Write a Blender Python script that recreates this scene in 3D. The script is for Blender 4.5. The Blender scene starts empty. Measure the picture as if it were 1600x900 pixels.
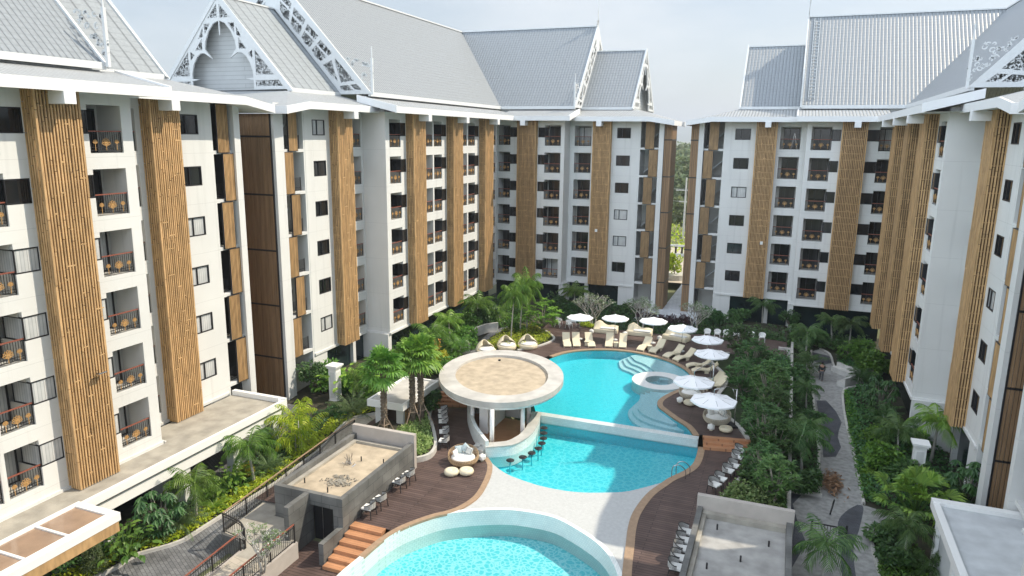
import bpy, bmesh, math, random
from mathutils import Vector, Matrix
from mathutils.geometry import tessellate_polygon
from math import sin, cos, pi, sqrt, radians, atan2

SC = bpy.context.scene
COL = SC.collection
R = random.Random(7)

# ------------------------------------------------------------------ camera
cam_d = bpy.data.cameras.new('camera')
cam_d.sensor_width = 36.0
cam_d.lens = 1123.0 / 1600.0 * 36.0
cam_d.clip_start, cam_d.clip_end = 0.5, 30000
cam = bpy.data.objects.new('camera', cam_d)
COL.objects.link(cam)
YAW, PITCH, ROLL = atan2(.359, .933), math.atan(238 / 1123.0), radians(.68)
_fh = Vector((-sin(YAW), cos(YAW), 0)); _rh = Vector((cos(YAW), sin(YAW), 0)); _z = Vector((0, 0, 1))
_fw = _fh * cos(PITCH) - _z * sin(PITCH); _up = _fh * sin(PITCH) + _z * cos(PITCH)
_rt = _rh * cos(ROLL) + _up * sin(ROLL); _u2 = _up * cos(ROLL) - _rh * sin(ROLL)
cam.matrix_world = Matrix(((_rt.x, _u2.x, -_fw.x, 0), (_rt.y, _u2.y, -_fw.y, 0), (_rt.z, _u2.z, -_fw.z, 20.0), (0, 0, 0, 1)))
SC.camera = cam

# ------------------------------------------------------------------ sky, sun, exposure
SUN = Vector((1.0, .57, 1.255)).normalized()
W = bpy.data.worlds.new('World'); SC.world = W; W.use_nodes = True
nt = W.node_tree; N = nt.nodes; N.clear()
out = N.new('ShaderNodeOutputWorld'); bg = N.new('ShaderNodeBackground'); sky = N.new('ShaderNodeTexSky')
sky.sky_type = 'NISHITA'; sky.sun_disc = False
sky.sun_elevation = math.asin(SUN.z); sky.sun_rotation = atan2(SUN.x, SUN.y)
sky.air_density = 1.0; sky.dust_density = 2.2; sky.ozone_density = 1.2; sky.altitude = 50
tc = N.new('ShaderNodeTexCoord'); mp = N.new('ShaderNodeMapping'); mp.inputs['Scale'].default_value = (1.2, 1.2, 3.4)
nz = N.new('ShaderNodeTexNoise'); nz.inputs['Scale'].default_value = 1.7; nz.inputs['Detail'].default_value = 6; nz.inputs['Roughness'].default_value = .55
rp = N.new('ShaderNodeValToRGB'); rp.color_ramp.elements[0].position = .47; rp.color_ramp.elements[1].position = .66
mx = N.new('ShaderNodeMix'); mx.data_type = 'RGBA'; mx.inputs[7].default_value = (6.3, 6.5, 6.7, 1)
hz = N.new('ShaderNodeMix'); hz.data_type = 'RGBA'; hz.inputs[0].default_value = .42; hz.inputs[7].default_value = (5.4, 5.8, 6.0, 1)
mul = N.new('ShaderNodeMath'); mul.operation = 'MULTIPLY'; mul.inputs[1].default_value = .55
L_ = nt.links.new
L_(tc.outputs['Generated'], mp.inputs['Vector']); L_(mp.outputs['Vector'], nz.inputs['Vector'])
L_(nz.outputs['Fac'], rp.inputs['Fac']); L_(rp.outputs['Color'], mul.inputs[0]); L_(mul.outputs[0], mx.inputs[0])
L_(sky.outputs['Color'], hz.inputs[6]); L_(hz.outputs[2], mx.inputs[6])
dt = N.new('ShaderNodeVectorMath'); dt.operation = 'DOT_PRODUCT'; dt.inputs[1].default_value = (-.55, -.83, .02); L_(tc.outputs['Generated'], dt.inputs[0])
zr = N.new('ShaderNodeMapRange'); zr.interpolation_type = 'SMOOTHSTEP'; zr.inputs[1].default_value = -.05; zr.inputs[2].default_value = .75; zr.inputs[3].default_value = 1.0; zr.inputs[4].default_value = 4.0
L_(dt.outputs['Value'], zr.inputs[0])     # sky opposite the sun brightened, an added unseen fill for the shaded walls
zm = N.new('ShaderNodeMix'); zm.data_type = 'RGBA'; zm.blend_type = 'MULTIPLY'; zm.inputs[0].default_value = 1
L_(mx.outputs[2], zm.inputs[6]); L_(zr.outputs[0], zm.inputs[7]); L_(zm.outputs[2], bg.inputs['Color'])
bg.inputs['Strength'].default_value = .12
L_(bg.outputs['Background'], out.inputs['Surface'])
sd = bpy.data.lights.new('sun', 'SUN'); sd.energy = 3.9; sd.angle = radians(.5); sd.color = (1, .90, .74)
so = bpy.data.objects.new('sun', sd); COL.objects.link(so); so.location = (60, 30, 90)
so.rotation_euler = SUN.to_track_quat('Z', 'Y').to_euler()
SC.view_settings.view_transform = 'Standard'; SC.view_settings.look = 'None'
SC.view_settings.exposure = 0.39; SC.view_settings.gamma = 1.0; SC.view_settings.use_curve_mapping = False
SC.cycles.max_bounces = 6; SC.cycles.transparent_max_bounces = 12; SC.cycles.diffuse_bounces = 3
SC.cycles.glossy_bounces = 3; SC.cycles.transmission_bounces = 4
SC.cycles.caustics_reflective = False; SC.cycles.caustics_refractive = False
SC.cycles.use_denoising = True

# ------------------------------------------------------------------ materials
def mat(name, col, rough=.6, var=0., vs=1., bump=0., bs=20., spec=.4, metal=0., coat=0., stretch=(1, 1, 1), col2=None, detail=5):
    m = bpy.data.materials.new(name); m.use_nodes = True
    t = m.node_tree; b = t.nodes['Principled BSDF']
    b.inputs['Base Color'].default_value = (*col, 1); b.inputs['Roughness'].default_value = rough
    b.inputs['Specular IOR Level'].default_value = spec; b.inputs['Metallic'].default_value = metal
    b.inputs['Coat Weight'].default_value = coat
    if var or bump or col2:
        c = t.nodes.new('ShaderNodeTexCoord'); p = t.nodes.new('ShaderNodeMapping'); p.inputs['Scale'].default_value = stretch
        t.links.new(c.outputs['Object'], p.inputs['Vector'])
        if var or col2:
            n = t.nodes.new('ShaderNodeTexNoise'); n.inputs['Scale'].default_value = vs; n.inputs['Detail'].default_value = detail
            r = t.nodes.new('ShaderNodeValToRGB')
            r.color_ramp.elements[0].position = .3; r.color_ramp.elements[1].position = .7
            lo = col2 if col2 else tuple(max(0, x * (1 - var)) for x in col)
            hi = col if col2 else tuple(min(1, x * (1 + var)) for x in col)
            r.color_ramp.elements[0].color = (*lo, 1); r.color_ramp.elements[1].color = (*hi, 1)
            t.links.new(p.outputs[0], n.inputs['Vector']); t.links.new(n.outputs['Fac'], r.inputs['Fac']); t.links.new(r.outputs['Color'], b.inputs['Base Color'])
        if bump:
            n2 = t.nodes.new('ShaderNodeTexNoise'); n2.inputs['Scale'].default_value = bs; n2.inputs['Detail'].default_value = 4
            bu = t.nodes.new('ShaderNodeBump'); bu.inputs['Strength'].default_value = bump; bu.inputs['Distance'].default_value = .03
            t.links.new(p.outputs[0], n2.inputs['Vector']); t.links.new(n2.outputs['Fac'], bu.inputs['Height']); t.links.new(bu.outputs[0], b.inputs['Normal'])
    return m

def brick_mat(name, c1, c2, mortar, bw, bh, ms=.01, rough=.7, var=.25, rot=0., offset=.5, swz='xy', bump=.3, spec=.3, squash=1.):
    """tiles or planks laid out in metres in the plane swz of the object's own space"""
    m = bpy.data.materials.new(name); m.use_nodes = True
    t = m.node_tree; b = t.nodes['Principled BSDF']; b.inputs['Roughness'].default_value = rough; b.inputs['Specular IOR Level'].default_value = spec
    c = t.nodes.new('ShaderNodeTexCoord'); s = t.nodes.new('ShaderNodeSeparateXYZ'); k = t.nodes.new('ShaderNodeCombineXYZ')
    t.links.new(c.outputs['Object'], s.inputs[0])
    if swz[0] == '+':
        ad = t.nodes.new('ShaderNodeMath'); ad.operation = 'ADD'; t.links.new(s.outputs[0], ad.inputs[0]); t.links.new(s.outputs[1], ad.inputs[1]); t.links.new(ad.outputs[0], k.inputs[0])
    else: t.links.new(s.outputs['xyz'.index(swz[0])], k.inputs[0])
    t.links.new(s.outputs['xyz'.index(swz[1])], k.inputs[1])
    p = t.nodes.new('ShaderNodeMapping'); p.inputs['Rotation'].default_value = (0, 0, rot); t.links.new(k.outputs[0], p.inputs[0])
    br = t.nodes.new('ShaderNodeTexBrick'); br.offset = offset
    br.inputs['Scale'].default_value = 1; br.inputs['Brick Width'].default_value = bw; br.inputs['Row Height'].default_value = bh
    br.inputs['Mortar Size'].default_value = ms; br.inputs['Mortar Smooth'].default_value = .1; br.inputs['Bias'].default_value = 0
    br.inputs['Color1'].default_value = (*c1, 1); br.inputs['Color2'].default_value = (*c2, 1); br.inputs['Mortar'].default_value = (*mortar, 1)
    t.links.new(p.outputs[0], br.inputs['Vector'])
    n = t.nodes.new('ShaderNodeTexNoise'); n.inputs['Scale'].default_value = .9; n.inputs['Detail'].default_value = 7; t.links.new(c.outputs['Object'], n.inputs['Vector'])
    mr = t.nodes.new('ShaderNodeMapRange'); mr.inputs[1].default_value = .3; mr.inputs[2].default_value = .7
    mr.inputs[3].default_value = 1 - var; mr.inputs[4].default_value = 1 + var; t.links.new(n.outputs['Fac'], mr.inputs[0])
    mm = t.nodes.new('ShaderNodeMix'); mm.data_type = 'RGBA'; mm.blend_type = 'MULTIPLY'; mm.inputs[0].default_value = 1
    t.links.new(br.outputs['Color'], mm.inputs[6]); t.links.new(mr.outputs[0], mm.inputs[7]); t.links.new(mm.outputs[2], b.inputs['Base Color'])
    if bump:
        bu = t.nodes.new('ShaderNodeBump'); bu.inputs['Strength'].default_value = bump; bu.inputs['Distance'].default_value = .02; bu.invert = True
        t.links.new(br.outputs['Fac'], bu.inputs['Height']); t.links.new(bu.outputs[0], b.inputs['Normal'])
    return m

def roof_mat(name, axis, pitch=.34, row=.30, base=(.252, .276, .294), depth=.05, gk=.72):
    """ribbed metal tiles: ribs run up the slope, spaced along the given axis, with a small step at each row"""
    m = bpy.data.materials.new(name); m.use_nodes = True
    t = m.node_tree; b = t.nodes['Principled BSDF']; b.inputs['Roughness'].default_value = .42; b.inputs['Specular IOR Level'].default_value = .5
    c = t.nodes.new('ShaderNodeTexCoord'); s = t.nodes.new('ShaderNodeSeparateXYZ'); t.links.new(c.outputs['Object'], s.inputs[0])
    def M(op, a, bb=None):
        q = t.nodes.new('ShaderNodeMath'); q.operation = op
        for i, v in enumerate((a, bb)):
            if v is None: continue
            if isinstance(v, (int, float)): q.inputs[i].default_value = v
            else: t.links.new(v, q.inputs[i])
        return q.outputs[0]
    u = s.outputs['xyz'.index(axis)]
    rib = M('POWER', M('ABSOLUTE', M('SINE', M('MULTIPLY', u, pi / pitch))), .6)
    step = M('FRACT', M('DIVIDE', s.outputs[2], row))
    h = M('ADD', M('MULTIPLY', rib, 1.0), M('MULTIPLY', step, -.55))
    bu = t.nodes.new('ShaderNodeBump'); bu.inputs['Strength'].default_value = .9; bu.inputs['Distance'].default_value = depth
    t.links.new(h, bu.inputs['Height']); t.links.new(bu.outputs[0], b.inputs['Normal'])
    n = t.nodes.new('ShaderNodeTexNoise'); n.inputs['Scale'].default_value = 6; n.inputs['Detail'].default_value = 6; t.links.new(c.outputs['Object'], n.inputs['Vector'])
    groove = M('LESS_THAN', rib, .42); lap = M('GREATER_THAN', step, .86)
    g = M('MAXIMUM', M('MULTIPLY', groove, gk), M('MULTIPLY', lap, .22))
    val = M('ADD', M('MULTIPLY', n.outputs['Fac'], .5), M('SUBTRACT', .78, M('MULTIPLY', g, .55)))
    mm = t.nodes.new('ShaderNodeMix'); mm.data_type = 'RGBA'; mm.blend_type = 'MULTIPLY'; mm.inputs[0].default_value = 1
    mm.inputs[6].default_value = (*base, 1); t.links.new(val, mm.inputs[7]); t.links.new(mm.outputs[2], b.inputs['Base Color'])
    return m

def leaf_mat(name, c1, c2, trans=.35, rough=.45):
    m = bpy.data.materials.new(name); m.use_nodes = True
    t = m.node_tree; b = t.nodes['Principled BSDF']; o = t.nodes['Material Output']
    b.inputs['Roughness'].default_value = rough; b.inputs['Specular IOR Level'].default_value = .45
    g = t.nodes.new('ShaderNodeNewGeometry'); r = t.nodes.new('ShaderNodeValToRGB')
    r.color_ramp.elements[0].color = (*c1, 1); r.color_ramp.elements[1].color = (*c2, 1)
    t.links.new(g.outputs['Random Per Island'], r.inputs['Fac']); t.links.new(r.outputs['Color'], b.inputs['Base Color'])
    oi = t.nodes.new('ShaderNodeObjectInfo'); mr = t.nodes.new('ShaderNodeMapRange'); mr.inputs[3].default_value = .78; mr.inputs[4].default_value = 1.42; t.links.new(oi.outputs['Random'], mr.inputs[0])
    hs = t.nodes.new('ShaderNodeHueSaturation'); hm_ = t.nodes.new('ShaderNodeMapRange'); hm_.inputs[1].default_value = 0; hm_.inputs[2].default_value = 1; hm_.inputs[3].default_value = .485; hm_.inputs[4].default_value = .515
    fr_ = t.nodes.new('ShaderNodeMath'); fr_.operation = 'FRACT'; m7 = t.nodes.new('ShaderNodeMath'); m7.operation = 'MULTIPLY'; m7.inputs[1].default_value = 7.3
    t.links.new(oi.outputs['Random'], m7.inputs[0]); t.links.new(m7.outputs[0], fr_.inputs[0]); t.links.new(fr_.outputs[0], hm_.inputs[0])
    t.links.new(hm_.outputs[0], hs.inputs['Hue']); t.links.new(mr.outputs[0], hs.inputs['Value']); t.links.new(r.outputs['Color'], hs.inputs['Color'])
    r = hs; t.links.new(hs.outputs['Color'], b.inputs['Base Color'])
    tr = t.nodes.new('ShaderNodeBsdfTranslucent'); t.links.new(r.outputs['Color'], tr.inputs['Color'])
    mi = t.nodes.new('ShaderNodeMixShader'); mi.inputs[0].default_value = trans
    t.links.new(b.outputs[0], mi.inputs[1]); t.links.new(tr.outputs[0], mi.inputs[2]); t.links.new(mi.outputs[0], o.inputs['Surface'])
    return m

def water_mat(name, tint, wave=.5, sc=3.0):
    m = bpy.data.materials.new(name); m.use_nodes = True
    t = m.node_tree; t.nodes.remove(t.nodes['Principled BSDF']); o = t.nodes['Material Output']
    c = t.nodes.new('ShaderNodeTexCoord'); n = t.nodes.new('ShaderNodeTexNoise'); n.inputs['Scale'].default_value = sc; n.inputs['Detail'].default_value = 5; n.inputs['Distortion'].default_value = .6
    t.links.new(c.outputs['Object'], n.inputs['Vector'])
    bu = t.nodes.new('ShaderNodeBump'); bu.inputs['Strength'].default_value = wave; bu.inputs['Distance'].default_value = .06; t.links.new(n.outputs['Fac'], bu.inputs['Height'])
    tr = t.nodes.new('ShaderNodeBsdfTransparent'); tr.inputs['Color'].default_value = (*tint, 1)
    gl = t.nodes.new('ShaderNodeBsdfGlossy'); gl.inputs['Roughness'].default_value = .04; gl.inputs['Color'].default_value = (1, 1, 1, 1)
    fr = t.nodes.new('ShaderNodeFresnel'); fr.inputs['IOR'].default_value = 1.33
    t.links.new(bu.outputs[0], gl.inputs['Normal']); t.links.new(bu.outputs[0], fr.inputs['Normal'])
    mi = t.nodes.new('ShaderNodeMixShader'); t.links.new(fr.outputs[0], mi.inputs[0]); t.links.new(tr.outputs[0], mi.inputs[1]); t.links.new(gl.outputs[0], mi.inputs[2])
    t.links.new(mi.outputs[0], o.inputs['Surface'])
    return m

def caustic_mat(name, c1, c2, scale=2.2, spread=.35, rough=.5):
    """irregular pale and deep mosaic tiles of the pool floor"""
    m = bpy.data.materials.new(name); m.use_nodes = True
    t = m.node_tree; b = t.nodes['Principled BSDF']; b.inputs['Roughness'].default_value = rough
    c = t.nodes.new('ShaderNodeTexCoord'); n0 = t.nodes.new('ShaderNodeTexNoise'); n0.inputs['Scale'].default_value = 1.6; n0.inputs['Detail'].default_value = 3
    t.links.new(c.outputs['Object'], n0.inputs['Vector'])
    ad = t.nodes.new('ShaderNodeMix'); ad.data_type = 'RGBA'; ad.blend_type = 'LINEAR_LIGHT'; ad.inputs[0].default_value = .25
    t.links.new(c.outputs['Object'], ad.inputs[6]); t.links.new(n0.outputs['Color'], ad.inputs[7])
    v = t.nodes.new('ShaderNodeTexVoronoi'); v.feature = 'DISTANCE_TO_EDGE'; v.inputs['Scale'].default_value = scale; t.links.new(ad.outputs[2], v.inputs['Vector'])  # cell edges become the pale caustic lines painted into the floor colour
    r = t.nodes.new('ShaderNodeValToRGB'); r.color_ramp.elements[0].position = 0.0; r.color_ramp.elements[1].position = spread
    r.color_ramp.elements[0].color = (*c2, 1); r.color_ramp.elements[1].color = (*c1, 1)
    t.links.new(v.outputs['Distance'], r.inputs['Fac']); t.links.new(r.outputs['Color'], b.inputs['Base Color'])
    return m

def wall_mat(name, col):
    """painted render: faint drifts of tone, rain streaks under ledges and a hairline joint at every storey"""
    m = bpy.data.materials.new(name); m.use_nodes = True
    t = m.node_tree; b = t.nodes['Principled BSDF']; b.inputs['Roughness'].default_value = .78; b.inputs['Specular IOR Level'].default_value = .2
    c = t.nodes.new('ShaderNodeTexCoord'); s = t.nodes.new('ShaderNodeSeparateXYZ'); t.links.new(c.outputs['Object'], s.inputs[0])
    def noise(sc, st, det=6):
        p = t.nodes.new('ShaderNodeMapping'); p.inputs['Scale'].default_value = st; t.links.new(c.outputs['Object'], p.inputs[0])
        n = t.nodes.new('ShaderNodeTexNoise'); n.inputs['Scale'].default_value = sc; n.inputs['Detail'].default_value = det; t.links.new(p.outputs[0], n.inputs['Vector']); return n.outputs['Fac']
    def rng(v, a, b_, lo, hi):
        r = t.nodes.new('ShaderNodeMapRange'); r.inputs[1].default_value = a; r.inputs[2].default_value = b_; r.inputs[3].default_value = lo; r.inputs[4].default_value = hi; t.links.new(v, r.inputs[0]); return r.outputs[0]
    def M(op, a, bb):
        q = t.nodes.new('ShaderNodeMath'); q.operation = op
        for i, v in enumerate((a, bb)):
            if isinstance(v, (int, float)): q.inputs[i].default_value = v
            else: t.links.new(v, q.inputs[i])
        return q.outputs[0]
    drift = rng(noise(.35, (1, 1, 1)), .35, .65, .955, 1.02)
    streak = rng(noise(2.4, (1, 1, .05), 8), .56, .78, 1.0, .86)
    zf = M('FRACT', M('DIVIDE', M('ADD', s.outputs[2], -3.75), 3.0), 0)
    joint = M('SUBTRACT', 1.0, M('MULTIPLY', M('LESS_THAN', zf, .009), .14))
    v = M('MULTIPLY', M('MULTIPLY', drift, streak), joint)
    mm = t.nodes.new('ShaderNodeMix'); mm.data_type = 'RGBA'; mm.blend_type = 'MULTIPLY'; mm.inputs[0].default_value = 1
    mm.inputs[6].default_value = (*col, 1); t.links.new(v, mm.inputs[7]); t.links.new(mm.outputs[2], b.inputs['Base Color'])
    return m
MT = {}
MT['white'] = wall_mat('white_render', (.705, .71, .69))
MT['white2'] = mat('white_paint', (.84, .84, .82), .55, spec=.3)
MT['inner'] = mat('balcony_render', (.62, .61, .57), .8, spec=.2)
MT['grey_paint'] = mat('light_grey_paint', (.60, .62, .62), .6, var=.04, vs=2)
MT['fascia'] = mat('white_fascia', (.78, .79, .79), .5, spec=.3)
MT['siding'] = brick_mat('gable_siding', (.52, .54, .54), (.50, .52, .52), (.36, .38, .38), 40, .32, .02, .6, .05, swz='xz')
MT['siding_y'] = brick_mat('gable_siding_y', (.52, .54, .54), (.50, .52, .52), (.36, .38, .38), 40, .32, .02, .6, .05, swz='yz')
MT['trim'] = mat('gable_trim', (.66, .68, .68), .5, var=.03, vs=3)
MT['slat'] = mat('timber_slat', (.50, .32, .155), .55, var=.22, vs=5, stretch=(1, 1, .25), spec=.3)
def weather(m):
    t = m.node_tree; b = t.nodes['Principled BSDF']; src = b.inputs['Base Color'].links[0].from_socket
    oi = t.nodes.new('ShaderNodeObjectInfo'); mr = t.nodes.new('ShaderNodeMapRange'); mr.inputs[3].default_value = .86; mr.inputs[4].default_value = 1.08; t.links.new(oi.outputs['Random'], mr.inputs[0])
    g = t.nodes.new('ShaderNodeNewGeometry'); m2 = t.nodes.new('ShaderNodeMapRange'); m2.inputs[3].default_value = .86; m2.inputs[4].default_value = 1.12; t.links.new(g.outputs['Random Per Island'], m2.inputs[0])
    q = t.nodes.new('ShaderNodeMath'); q.operation = 'MULTIPLY'; t.links.new(mr.outputs[0], q.inputs[0]); t.links.new(m2.outputs[0], q.inputs[1])
    x = t.nodes.new('ShaderNodeMix'); x.data_type = 'RGBA'; x.blend_type = 'MULTIPLY'; x.inputs[0].default_value = 1
    t.links.new(src, x.inputs[6]); t.links.new(q.outputs[0], x.inputs[7]); t.links.new(x.outputs[2], b.inputs['Base Color'])
weather(MT['slat'])
MT['slat_core'] = mat('dark_slat_core', (.15, .088, .042), .8, var=.3, vs=3, stretch=(1, 1, .1))
MT['brown'] = mat('brown_cladding', (.27, .17, .092), .6, var=.25, vs=4, stretch=(1, 1, .08))
MT['dark_metal'] = mat('dark_metal', (.022, .021, .022), .45, spec=.5)
MT['dark_frame'] = mat('dark_frame', (.018, .018, .02), .4, spec=.5)
MT['redrail'] = mat('red_brown_rail', (.26, .085, .055), .5)
MT['glass'] = mat('dark_glass', (.012, .014, .016), .06, spec=.55)
MT['glass2'] = mat('dark_glass_curtained', (.035, .037, .04), .07, spec=.5, var=.5, vs=3, stretch=(1, 1, .05))
MT['curtain'] = brick_mat('pale_curtain_behind_glass', (.60, .61, .60), (.44, .46, .47), (.40, .42, .43), .16, 9, .02, .12, .15, swz='+z', bump=0, spec=.6)
MT['teal_glass'] = mat('ground_floor_glass', (.012, .024, .026), .12, spec=.5, var=.4, vs=.7)
MT['concrete'] = mat('weathered_concrete', (.36, .335, .285), .85, var=.22, vs=1.3, bump=.25, bs=9, detail=9)
MT['concrete_w'] = mat('pale_concrete', (.50, .485, .45), .85, var=.16, vs=1.1, bump=.15, bs=9, detail=9)
MT['sandroof'] = mat('sandy_screed', (.45, .375, .275), .9, var=.20, vs=1.7, bump=.2, bs=14, detail=9)
MT['greyroof'] = mat('grey_screed', (.36, .35, .33), .9, var=.22, vs=1.5, bump=.2, bs=14, detail=9)
MT['stone_y'] = brick_mat('grey_stone_cladding_y', (.13, .13, .125), (.165, .165, .155), (.07, .07, .068), .9, .55, .012, .6, .3, swz='yz')
MT['stone_x'] = brick_mat('grey_stone_cladding_x', (.13, .13, .125), (.165, .165, .155), (.07, .07, .068), .9, .55, .012, .6, .3, swz='xz')
MT['beige'] = mat('beige_render', (.45, .41, .37), .8, var=.08, vs=1.5)
MT['deck'] = brick_mat('brown_deck_boards', (.122, .083, .071), (.092, .061, .053), (.036, .025, .022), 3.4, .2, .016, .55, .22, bump=.5)
MT['step'] = brick_mat('orange_timber_steps', (.49, .245, .125), (.45, .22, .11), (.25, .125, .07), 9.0, .16, .008, .55, .15, bump=.3)
MT['coping'] = mat('tan_coping', (.35, .24, .155), .6, var=.12, vs=4)
MT['pave'] = brick_mat('dark_stone_paving', (.135, .138, .142), (.19, .192, .196), (.06, .06, .062), .34, .17, .012, .6, .4, rot=.5)
MT['pavelight'] = mat('pale_pebble_paving', (.31, .305, .29), .8, var=.25, vs=3.5, bump=.2, bs=25, detail=9)
MT['pavedark'] = brick_mat('dark_setts', (.075, .078, .09), (.10, .104, .118), (.045, .045, .05), .2, .1, .008, .6, .3, rot=.3)
MT['sandpave'] = brick_mat('sand_paving', (.50, .44, .36), (.46, .41, .33), (.3, .27, .22), .6, .3, .01, .8, .15, rot=.2)
MT['whitepave'] = brick_mat('white_paving', (.60, .63, .66), (.54, .57, .60), (.36, .38, .40), .5, .5, .015, .6, .12, rot=.35)
MT['kerb'] = mat('concrete_kerb', (.52, .50, .46), .8, var=.12, vs=3)
MT['soil'] = mat('planting_soil', (.06, .05, .034), .95, var=.5, vs=2.2, col2=(.03, .035, .018))
MT['tile'] = brick_mat('pale_pool_mosaic', (.80, .83, .80), (.74, .78, .76), (.6, .67, .65), .12, .12, .008, .35, .06, swz='xz', bump=.1)
MT['weir'] = brick_mat('weir_mosaic', (.62, .66, .65), (.56, .61, .60), (.48, .54, .53), .12, .12, .008, .4, .06, swz='xz', bump=.1)
MT['tile_dk'] = mat('pool_wall_tile', (.05, .64, .76), .35, var=.1, vs=8)
MT['pool1'] = caustic_mat('turquoise_pool_floor', (.020, .60, .72), (.05, .67, .78), 2.4, .3)
MT['pool2'] = caustic_mat('turquoise_pool_floor_b', (.03, .60, .71), (.13, .73, .80), 2.6, .2)
MT['pool3'] = caustic_mat('turquoise_pool_floor_c', (.07, .60, .67), (.38, .80, .84), 4.0, .2)
MT['shelf'] = caustic_mat('pale_pool_shelf', (.44, .70, .76), (.54, .77, .81), 3.5, .2)
MT['beach'] = mat('white_pebble_beach', (.49, .50, .49), .55, var=.07, vs=7, bump=.25, bs=16, detail=8)
MT['water'] = water_mat('pool_water', (.88, .985, .99), .28, 3.2)
MT['water_s'] = water_mat('shallow_water', (.95, .99, 1.0), .2, 3.5)
MT['cream'] = mat('cream_weave', (.70, .62, .45), .7, var=.08, vs=30)
MT['cushion'] = mat('white_cushion', (.78, .77, .73), .85, var=.03, vs=8)
MT['greycush'] = mat('pale_blue_grey_pillow', (.42, .50, .52), .85, var=.08, vs=9)
MT['stripe'] = brick_mat('striped_pillow', (.66, .66, .62), (.6, .6, .57), (.25, .28, .29), 9, .06, .012, .85, .05)
MT['wicker'] = mat('tan_wicker', (.42, .285, .16), .65, var=.2, vs=20)
MT['wicker_g'] = mat('grey_wicker', (.36, .35, .33), .7, var=.3, vs=22)
MT['wicker_w'] = mat('beige_wicker', (.50, .44, .34), .65, var=.2, vs=20)
MT['lotus'] = mat('orange_lotus_metal', (.56, .33, .13), .5)
MT['lotus2'] = mat('pale_lotus_metal', (.56, .44, .32), .5)
MT['steel'] = mat('brushed_steel', (.55, .55, .55), .25, metal=1)
MT['umb'] = mat('white_canvas', (.90, .91, .92), .8, spec=.2)
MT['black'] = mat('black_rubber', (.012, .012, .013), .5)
MT['brownglass'] = mat('bronze_glass', (.34, .24, .17), .10, spec=.5, var=.14, vs=1.2)
MT['bark'] = mat('grey_bark', (.28, .25, .20), .9, var=.3, vs=9)
MT['bark_p'] = mat('pale_bark', (.40, .38, .34), .85, var=.25, vs=8)
MT['bark_d'] = mat('rough_palm_bark', (.17, .135, .10), .95, var=.45, vs=14, bump=.6, bs=30)
MT['stake'] = mat('timber_stake', (.36, .27, .20), .85, var=.2, vs=8)
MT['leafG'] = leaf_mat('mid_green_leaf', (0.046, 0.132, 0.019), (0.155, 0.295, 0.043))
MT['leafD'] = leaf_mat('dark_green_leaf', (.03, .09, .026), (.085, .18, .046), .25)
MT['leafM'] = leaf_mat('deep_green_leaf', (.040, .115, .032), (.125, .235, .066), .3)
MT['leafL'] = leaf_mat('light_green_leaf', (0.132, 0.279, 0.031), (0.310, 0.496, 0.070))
MT['leafY'] = leaf_mat('yellow_leaf', (.30, .28, .02), (.55, .48, .04))
MT['leafO'] = leaf_mat('orange_yellow_leaf', (.40, .17, .03), (.60, .42, .05))
MT['leafGC'] = leaf_mat('yellow_green_leaf', (0.202, 0.341, 0.019), (0.558, 0.651, 0.046))
MT['leafGD'] = leaf_mat('speckled_green_leaf', (0.078, 0.171, 0.031), (0.372, 0.465, 0.171))
MT['leafB'] = leaf_mat('burgundy_leaf', (0.031, 0.016, 0.022), (0.093, 0.034, 0.046), .2)
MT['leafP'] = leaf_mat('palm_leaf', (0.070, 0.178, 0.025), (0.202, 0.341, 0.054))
MT['leafPS'] = leaf_mat('palm_leaf_painted_shade', (.045, .108, .03), (.12, .20, .06))  # darker copy of the palm leaf, garden shade put into its colour
MT['leafPY'] = leaf_mat('yellow_palm_leaf', (0.186, 0.310, 0.023), (0.496, 0.558, 0.046))
MT['leafC'] = leaf_mat('grey_green_leaf', (0.078, 0.132, 0.054), (0.202, 0.279, 0.109))
MT['leafF'] = leaf_mat('far_leaf', (.085, .12, .05), (.19, .22, .10))
MT['dry'] = leaf_mat('dry_leaf', (.10, .05, .025), (.28, .16, .08), .1)
MT['flower'] = mat('white_flower', (.8, .8, .74), .7)
MT['skin'] = mat('skin', (.35, .20, .13), .6)
MT['cloth_d'] = mat('dark_cloth', (.025, .026, .03), .9)
MT['cloth_g'] = mat('grey_cloth', (.10, .10, .105), .9)
MT['hair'] = mat('black_hair', (.01, .009, .008), .6)
for ax in 'xy':
    MT['roof_' + ax] = roof_mat('metal_roof_tiles_' + ax, ax)
    MT['skirt_' + ax] = roof_mat('metal_skirt_tiles_' + ax, ax, .30, 9.0, (.36, .375, .38), .07, 1.0)
    MT['smooth_' + ax] = roof_mat('standing_seam_' + ax, ax, 1.0, .36, (.275, .30, .315), .04)

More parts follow.
